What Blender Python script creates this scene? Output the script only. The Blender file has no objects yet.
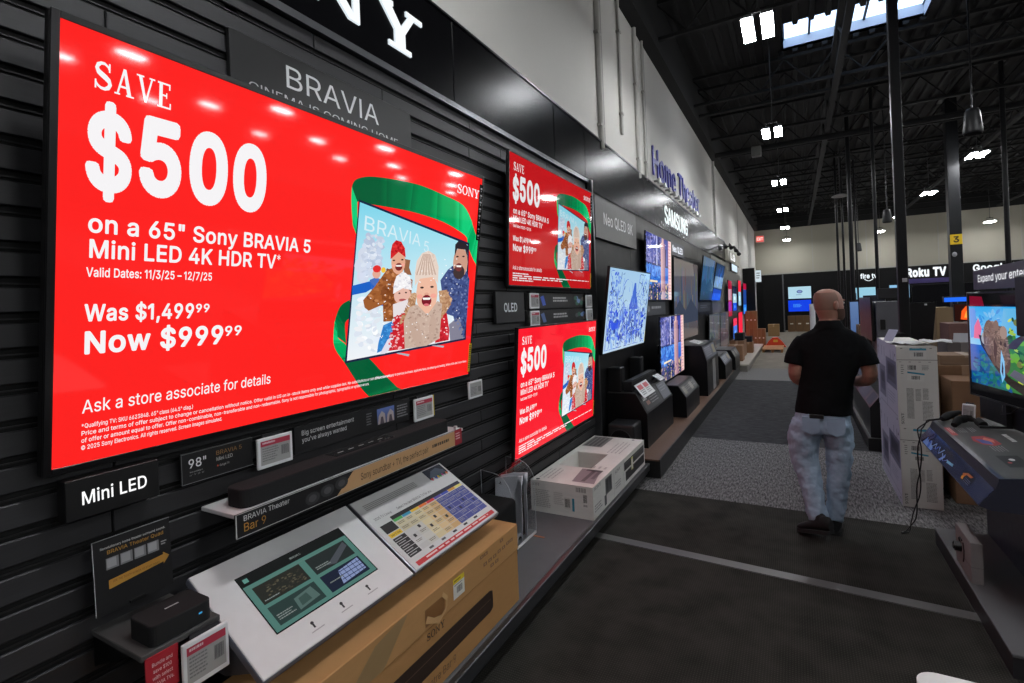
import bpy, bmesh, math, random
from mathutils import Vector, Matrix
import numpy as np

sc = bpy.context.scene
COL = sc.collection
PI = math.pi
R = math.radians
random.seed(7)

# ------------------------------------------------------------------ camera, world, exposure
cd = bpy.data.cameras.new('camera')
cam = bpy.data.objects.new('camera', cd)
COL.objects.link(cam)
sc.camera = cam
cd.sensor_fit = 'HORIZONTAL'
cd.sensor_width = 36.0
cd.lens = 510.0 / 1024 * 36.0
cd.shift_y = -31.3 / 1024
cd.clip_start = 0.05
cd.clip_end = 200
cam.matrix_world = (Matrix.Translation((0, 0, 1.71)) @ Matrix.Rotation(math.atan(283.0 / 510), 4, 'Z')
                    @ Matrix.Rotation(PI / 2, 4, 'X') @ Matrix.Rotation(-0.0402, 4, 'Z'))

w = bpy.data.worlds.new('world')
sc.world = w
w.use_nodes = True
w.node_tree.nodes['Background'].inputs[0].default_value = (0.55, 0.72, 1.0, 1)
w.node_tree.nodes['Background'].inputs[1].default_value = 2.6       # daylight, reaches the room through the skylight only
sc.view_settings.view_transform = 'Standard'
sc.view_settings.look = 'None'
sc.view_settings.exposure = 0.0
sc.view_settings.gamma = 1.0
sc.view_settings.use_curve_mapping = False
LAMP = 112.0            # brightness of every ceiling lamp panel


# ------------------------------------------------------------------ colours and materials
def lin(c):
    """0-255 display colour -> linear rgba"""
    o = []
    for x in c[:3]:
        x = max(0.0, min(1.0, x / 255.0))
        o.append(x / 12.92 if x <= 0.04045 else ((x + 0.055) / 1.055) ** 2.4)
    return (o[0], o[1], o[2], 1.0)


MATS = {}


def mat(name, rough=0.6, metal=0.0, emit=0.0, spec=0.5, var=0.08, vscale=30.0, stretch=(1, 1, 1), bump=0.0, bscale=200.0, coat=0.0, rvar=0.0):
    """A procedural material that takes the paint colour from the mesh and breaks it up with noise."""
    m = bpy.data.materials.new(name)
    m.use_nodes = True
    nt = m.node_tree
    b = nt.nodes['Principled BSDF']
    b.inputs['Roughness'].default_value = rough
    b.inputs['Metallic'].default_value = metal
    b.inputs['Specular IOR Level'].default_value = spec
    b.inputs['Coat Weight'].default_value = coat
    at = nt.nodes.new('ShaderNodeAttribute')
    at.attribute_name = 'Col'
    if emit > 0:
        b.inputs['Base Color'].default_value = (0.004, 0.004, 0.004, 1)
        nt.links.new(at.outputs['Color'], b.inputs['Emission Color'])
        b.inputs['Emission Strength'].default_value = emit
    else:
        tc = nt.nodes.new('ShaderNodeTexCoord')
        mp = nt.nodes.new('ShaderNodeMapping')
        mp.inputs['Scale'].default_value = stretch
        nz = nt.nodes.new('ShaderNodeTexNoise')
        nz.inputs['Scale'].default_value = vscale
        nz.inputs['Detail'].default_value = 4
        mr = nt.nodes.new('ShaderNodeMapRange')
        mr.inputs['To Min'].default_value = 1 - var
        mr.inputs['To Max'].default_value = 1 + var
        mx = nt.nodes.new('ShaderNodeMix')
        mx.data_type = 'RGBA'
        mx.blend_type = 'MULTIPLY'
        mx.inputs['Factor'].default_value = 1.0
        nt.links.new(tc.outputs['Object'], mp.inputs['Vector'])
        nt.links.new(mp.outputs['Vector'], nz.inputs['Vector'])
        nt.links.new(nz.outputs['Fac'], mr.inputs['Value'])
        nt.links.new(at.outputs['Color'], mx.inputs['A'])
        nt.links.new(mr.outputs['Result'], mx.inputs['B'])
        nt.links.new(mx.outputs['Result'], b.inputs['Base Color'])
        if rvar > 0:
            r2 = nt.nodes.new('ShaderNodeMapRange')
            r2.inputs['To Min'].default_value = max(0.02, rough - rvar)
            r2.inputs['To Max'].default_value = min(1, rough + rvar)
            nt.links.new(nz.outputs['Fac'], r2.inputs['Value'])
            nt.links.new(r2.outputs['Result'], b.inputs['Roughness'])
        if bump > 0:
            n2 = nt.nodes.new('ShaderNodeTexNoise')
            n2.inputs['Scale'].default_value = bscale
            n2.inputs['Detail'].default_value = 3
            bp = nt.nodes.new('ShaderNodeBump')
            bp.inputs['Strength'].default_value = bump
            bp.inputs['Distance'].default_value = 0.004
            nt.links.new(mp.outputs['Vector'], n2.inputs['Vector'])
            nt.links.new(n2.outputs['Fac'], bp.inputs['Height'])
            nt.links.new(bp.outputs['Normal'], b.inputs['Normal'])
    MATS[name] = m
    return m


mat('matte', 0.85, var=0.1, vscale=12)
mat('plastic', 0.42, var=0.06, vscale=20, rvar=0.06)
mat('black_laminate', 0.42, var=0.1, vscale=6, spec=0.22, rvar=0.05)
mat('satin', 0.3, var=0.05, vscale=9, rvar=0.05)
mat('gloss', 0.1, var=0.03, vscale=5)
mat('fascia_gloss', 0.25, var=0.03, vscale=2, spec=0.045)
mat('metal', 0.33, metal=0.85, var=0.08, vscale=25, rvar=0.08)
mat('fabric', 0.95, var=0.2, vscale=220, bump=0.25, bscale=500, spec=0.2)
mat('cardboard', 0.82, var=0.07, vscale=14, stretch=(1, 1, 4), bump=0.06, bscale=60, spec=0.3)
mat('print', 0.5, var=0.03, vscale=30)
mat('slat_board', 0.5, var=0.4, vscale=9, stretch=(1, 1.2, 22), rvar=0.12)
mat('wood_floor', 0.5, var=0.25, vscale=6, stretch=(1.5, 12, 1))
mat('paint_wall', 0.8, var=0.04, vscale=1.3, bump=0.05, bscale=40)
mat('skin', 0.55, var=0.12, vscale=35)
mat('denim', 0.9, var=0.24, vscale=9, bump=0.35, bscale=30, spec=0.2)
mat('cotton', 0.95, var=0.18, vscale=14, bump=0.3, bscale=26, spec=0.15)
mat('screen', 0.05, emit=1.0, spec=0.36)
mat('backlit', 0.5, emit=1.15, spec=0.3)
mat('lamp_panel', 0.5, emit=LAMP)
mat('exit_glow', 0.5, emit=1.1)


def clear_mat(name, rough=0.02, alpha_mix=0.88):
    m = bpy.data.materials.new(name)
    m.use_nodes = True
    nt = m.node_tree
    nt.nodes.clear()
    o = nt.nodes.new('ShaderNodeOutputMaterial')
    t = nt.nodes.new('ShaderNodeBsdfTransparent')
    t.inputs[0].default_value = (0.97, 0.98, 0.985, 1)
    g = nt.nodes.new('ShaderNodeBsdfGlossy')
    g.inputs['Roughness'].default_value = rough
    f = nt.nodes.new('ShaderNodeFresnel')
    f.inputs[0].default_value = 1.5
    x = nt.nodes.new('ShaderNodeMixShader')
    nt.links.new(f.outputs[0], x.inputs[0])
    nt.links.new(t.outputs[0], x.inputs[1])
    nt.links.new(g.outputs[0], x.inputs[2])
    nt.links.new(x.outputs[0], o.inputs[0])
    MATS[name] = m


clear_mat('clear_acrylic')


def carpet(name, c1, c2, kind):
    m = bpy.data.materials.new(name)
    m.use_nodes = True
    nt = m.node_tree
    b = nt.nodes['Principled BSDF']
    b.inputs['Roughness'].default_value = 0.97
    b.inputs['Specular IOR Level'].default_value = 0.15
    tc = nt.nodes.new('ShaderNodeTexCoord')
    mp = nt.nodes.new('ShaderNodeMapping')
    nt.links.new(tc.outputs['Object'], mp.inputs['Vector'])
    rp = nt.nodes.new('ShaderNodeValToRGB')
    rp.color_ramp.elements[0].color = lin(c1)
    rp.color_ramp.elements[1].color = lin(c2)
    if kind == 'rib':           # fine ribbed entrance mat
        wv = nt.nodes.new('ShaderNodeTexWave')
        wv.bands_direction = 'X'
        wv.inputs['Scale'].default_value = 26
        wv.inputs['Distortion'].default_value = 0.6
        w2 = nt.nodes.new('ShaderNodeTexWave')
        w2.bands_direction = 'Y'
        w2.inputs['Scale'].default_value = 22
        w2.inputs['Distortion'].default_value = 1.0
        nz = nt.nodes.new('ShaderNodeTexNoise')
        nz.inputs['Scale'].default_value = 5
        a = nt.nodes.new('ShaderNodeMath')
        a.operation = 'MULTIPLY'
        a2 = nt.nodes.new('ShaderNodeMath')
        a2.operation = 'MULTIPLY_ADD'
        a2.inputs[1].default_value = 0.55
        nt.links.new(mp.outputs[0], wv.inputs['Vector'])
        nt.links.new(mp.outputs[0], w2.inputs['Vector'])
        nt.links.new(mp.outputs[0], nz.inputs['Vector'])
        nt.links.new(wv.outputs['Fac'], a.inputs[0])
        nt.links.new(w2.outputs['Fac'], a.inputs[1])
        nt.links.new(a.outputs[0], a2.inputs[0])
        nt.links.new(nz.outputs['Fac'], a2.inputs[2])
        fac = a2.outputs[0]
        rp.color_ramp.elements[0].position = 0.25
        rp.color_ramp.elements[1].position = 1.0
    else:
        mp.inputs['Scale'].default_value = (26, 5, 1) if kind == 'streak' else (2.2, 9, 1) if kind == 'plank' else (1, 1, 1)
        mp.inputs['Rotation'].default_value = (0, 0, 0.12 if kind == 'streak' else 0)
        nz = nt.nodes.new('ShaderNodeTexNoise')
        nz.inputs['Scale'].default_value = 3.0
        nz.inputs['Detail'].default_value = 6
        nz.inputs['Roughness'].default_value = 0.7
        nt.links.new(mp.outputs[0], nz.inputs['Vector'])
        fac = nz.outputs['Fac']
        rp.color_ramp.elements[0].position = 0.38
        rp.color_ramp.elements[1].position = 0.66
    nt.links.new(fac, rp.inputs['Fac'])
    nt.links.new(rp.outputs['Color'], b.inputs['Base Color'])
    bp = nt.nodes.new('ShaderNodeBump')
    bp.inputs['Strength'].default_value = 0.5
    bp.inputs['Distance'].default_value = 0.006
    nt.links.new(fac, bp.inputs['Height'])
    nt.links.new(bp.outputs['Normal'], b.inputs['Normal'])
    MATS[name] = m


carpet('ribbed_mat', (28, 27, 25), (60, 58, 54), 'rib')
carpet('streak_carpet', (58, 57, 58), (140, 138, 138), 'streak')
carpet('plank_carpet', (44, 44, 46), (74, 74, 76), 'plank')
carpet('grey_carpet', (96, 95, 95), (140, 138, 136), 'streak')
carpet('concrete', (118, 112, 102), (134, 128, 118), 'plain')


# ------------------------------------------------------------------ mesh builder
class B:
    """Collects shapes and links them as ONE mesh object."""

    def __init__(s):
        s.v, s.f, s.m, s.c, s.s = [], [], [], [], []
        s.T = None

    def face(s, pts, col, m='plastic', cols=None, smooth=False):
        i0 = len(s.v)
        for p in pts:
            p = Vector(p)
            s.v.append(s.T @ p if s.T else p)
        s.f.append(list(range(i0, i0 + len(pts))))
        s.m.append(m)
        s.c.append(cols if cols else [col] * len(pts))
        s.s.append(smooth)

    def mesh(s, verts, faces, col, m='plastic', smooth=False):
        i0 = len(s.v)
        for p in verts:
            p = Vector(p)
            s.v.append(s.T @ p if s.T else p)
        for f in faces:
            s.f.append([i0 + i for i in f])
            s.m.append(m)
            s.c.append([col] * len(f))
            s.s.append(smooth)

    def box(s, a, b, col, m='plastic', bev=0.0, seg=2):
        a, b = [min(p, q) for p, q in zip(a, b)], [max(p, q) for p, q in zip(a, b)]
        if bev <= 0:
            V = [(x, y, z) for x in (a[0], b[0]) for y in (a[1], b[1]) for z in (a[2], b[2])]
            s.mesh(V, [(0, 1, 3, 2), (4, 6, 7, 5), (0, 4, 5, 1), (2, 3, 7, 6), (0, 2, 6, 4), (1, 5, 7, 3)], col, m)
            return
        bm = bmesh.new()
        bmesh.ops.create_cube(bm, size=1)
        for v in bm.verts:
            v.co = Vector([(a[i] + b[i]) / 2 + v.co[i] * (b[i] - a[i]) for i in range(3)])
        bmesh.ops.bevel(bm, geom=bm.edges[:], offset=bev, segments=seg, affect='EDGES', profile=0.5)
        s.bm(bm, col, m)

    def bm(s, bm, col, m, smooth=False):
        bm.verts.index_update()
        s.mesh([v.co.copy() for v in bm.verts], [[v.index for v in f.verts] for f in bm.faces], col, m, smooth)
        bm.free()

    def prism(s, poly, axis, lo, hi, col, m='plastic', smooth=False):
        """poly: 2D points; axis 'x' -> (y,z), 'y' -> (x,z), 'z' -> (x,y)"""
        def P(p, t):
            return (t, p[0], p[1]) if axis == 'x' else (p[0], t, p[1]) if axis == 'y' else (p[0], p[1], t)
        n = len(poly)
        V = [P(p, lo) for p in poly] + [P(p, hi) for p in poly]
        F = [(i, (i + 1) % n, n + (i + 1) % n, n + i) for i in range(n)]
        s.mesh(V, F, col, m, smooth)
        s.mesh(V, [list(range(n))[::-1], list(range(n, 2 * n))], col, m)

    def loft(s, rings, col, m='plastic', smooth=True, cap=True):
        n = len(rings[0])
        V = [p for r in rings for p in r]
        F = []
        for k in range(len(rings) - 1):
            for i in range(n):
                j = (i + 1) % n
                F.append((k * n + i, k * n + j, (k + 1) * n + j, (k + 1) * n + i))
        s.mesh(V, F, col, m, smooth)
        if cap:
            s.mesh(rings[0], [list(range(n))[::-1]], col, m)
            s.mesh(rings[-1], [list(range(n))], col, m)

    def cyl(s, p0, p1, r0, r1=None, n=16, col=(40, 40, 40), m='plastic', cap=True):
        p0, p1 = Vector(p0), Vector(p1)
        r1 = r0 if r1 is None else r1
        d = (p1 - p0).normalized()
        a = d.orthogonal().normalized()
        b = d.cross(a)
        rg = lambda p, r: [p + (a * math.cos(2 * PI * i / n) + b * math.sin(2 * PI * i / n)) * r for i in range(n)]
        s.loft([rg(p0, r0), rg(p1, r1)], col, m, True, cap)

    def tube(s, pts, r, n=8, col=(30, 30, 30), m='plastic'):
        pts = [Vector(p) for p in pts]
        rings = []
        a = None
        for i, p in enumerate(pts):
            d = (pts[min(i + 1, len(pts) - 1)] - pts[max(i - 1, 0)]).normalized()
            if a is None:
                a = d.orthogonal().normalized()
            a = (a - d * a.dot(d)).normalized()
            b = d.cross(a)
            rr = r[i] if isinstance(r, (list, tuple)) else r
            rings.append([p + (a * math.cos(2 * PI * k / n) + b * math.sin(2 * PI * k / n)) * rr for k in range(n)])
        s.loft(rings, col, m)

    def ell(s, c, r, col, m='plastic', n=14, k=9, rot=None):
        rings = []
        for i in range(k + 1):
            t = PI * (0.02 + 0.96 * i / k)
            ring = []
            for j in range(n):
                q = Vector((r[0] * math.sin(t) * math.cos(2 * PI * j / n), r[1] * math.sin(t) * math.sin(2 * PI * j / n), -r[2] * math.cos(t)))
                if rot is not None:
                    q = rot @ q
                ring.append(Vector(c) + q)
            rings.append(ring)
        s.loft(rings, col, m)

    def build(s, name, parent=None, tag_=None, kind=None, base=None):
        me = bpy.data.meshes.new(name)
        off = OFF.get(parent.name, Vector((0, 0, 0))) if parent else None
        vs = [Vector(v) for v in s.v]
        if parent is None:
            if base is None:
                lo = [min(v[i] for v in vs) for i in range(3)]
                hi = [max(v[i] for v in vs) for i in range(3)]
                base = Vector(((lo[0] + hi[0]) / 2, (lo[1] + hi[1]) / 2, lo[2]))
            off = Vector(base)
        me.from_pydata([v - off for v in vs], [], s.f)
        names = []
        for x in s.m:
            if x not in names:
                names.append(x)
        for x in names:
            me.materials.append(MATS[x])
        me.polygons.foreach_set('material_index', [names.index(x) for x in s.m])
        me.polygons.foreach_set('use_smooth', s.s)
        at = me.color_attributes.new('Col', 'FLOAT_COLOR', 'CORNER')
        buf = []
        for cs in s.c:
            for c in cs:
                buf.extend(lin(c))
        at.data.foreach_set('color', buf)
        me.validate(clean_customdata=False)
        me.update()
        o = bpy.data.objects.new(name, me)
        COL.objects.link(o)
        if parent:
            o.parent = parent
            OFF[o.name] = off
        else:
            o.location = off
            OFF[o.name] = off
        if tag_:
            tag(o, *tag_)
        if kind:
            o['kind'] = kind
        return o


OFF = {}


def tag(o, label, cat, group=None):
    o['label'] = label
    o['category'] = cat
    if group:
        o['group'] = group
    return o


def thing(name, label, cat, loc, group=None, local=False, rot=(0, 0, 0)):
    """An Empty at the thing's base; with local=True its parts are drawn around (0,0,0)."""
    o = bpy.data.objects.new(name, None)
    o.empty_display_size = 0.1
    COL.objects.link(o)
    o.location = loc
    o.rotation_euler = rot
    OFF[o.name] = Vector((0, 0, 0)) if local else Vector(loc)
    return tag(o, label, cat, group)


def copy_tree(o, parent=None):
    c = o.copy()
    COL.objects.link(c)
    if parent:
        c.parent = parent
    for ch in list(o.children):
        copy_tree(ch, c)
    return c


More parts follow.
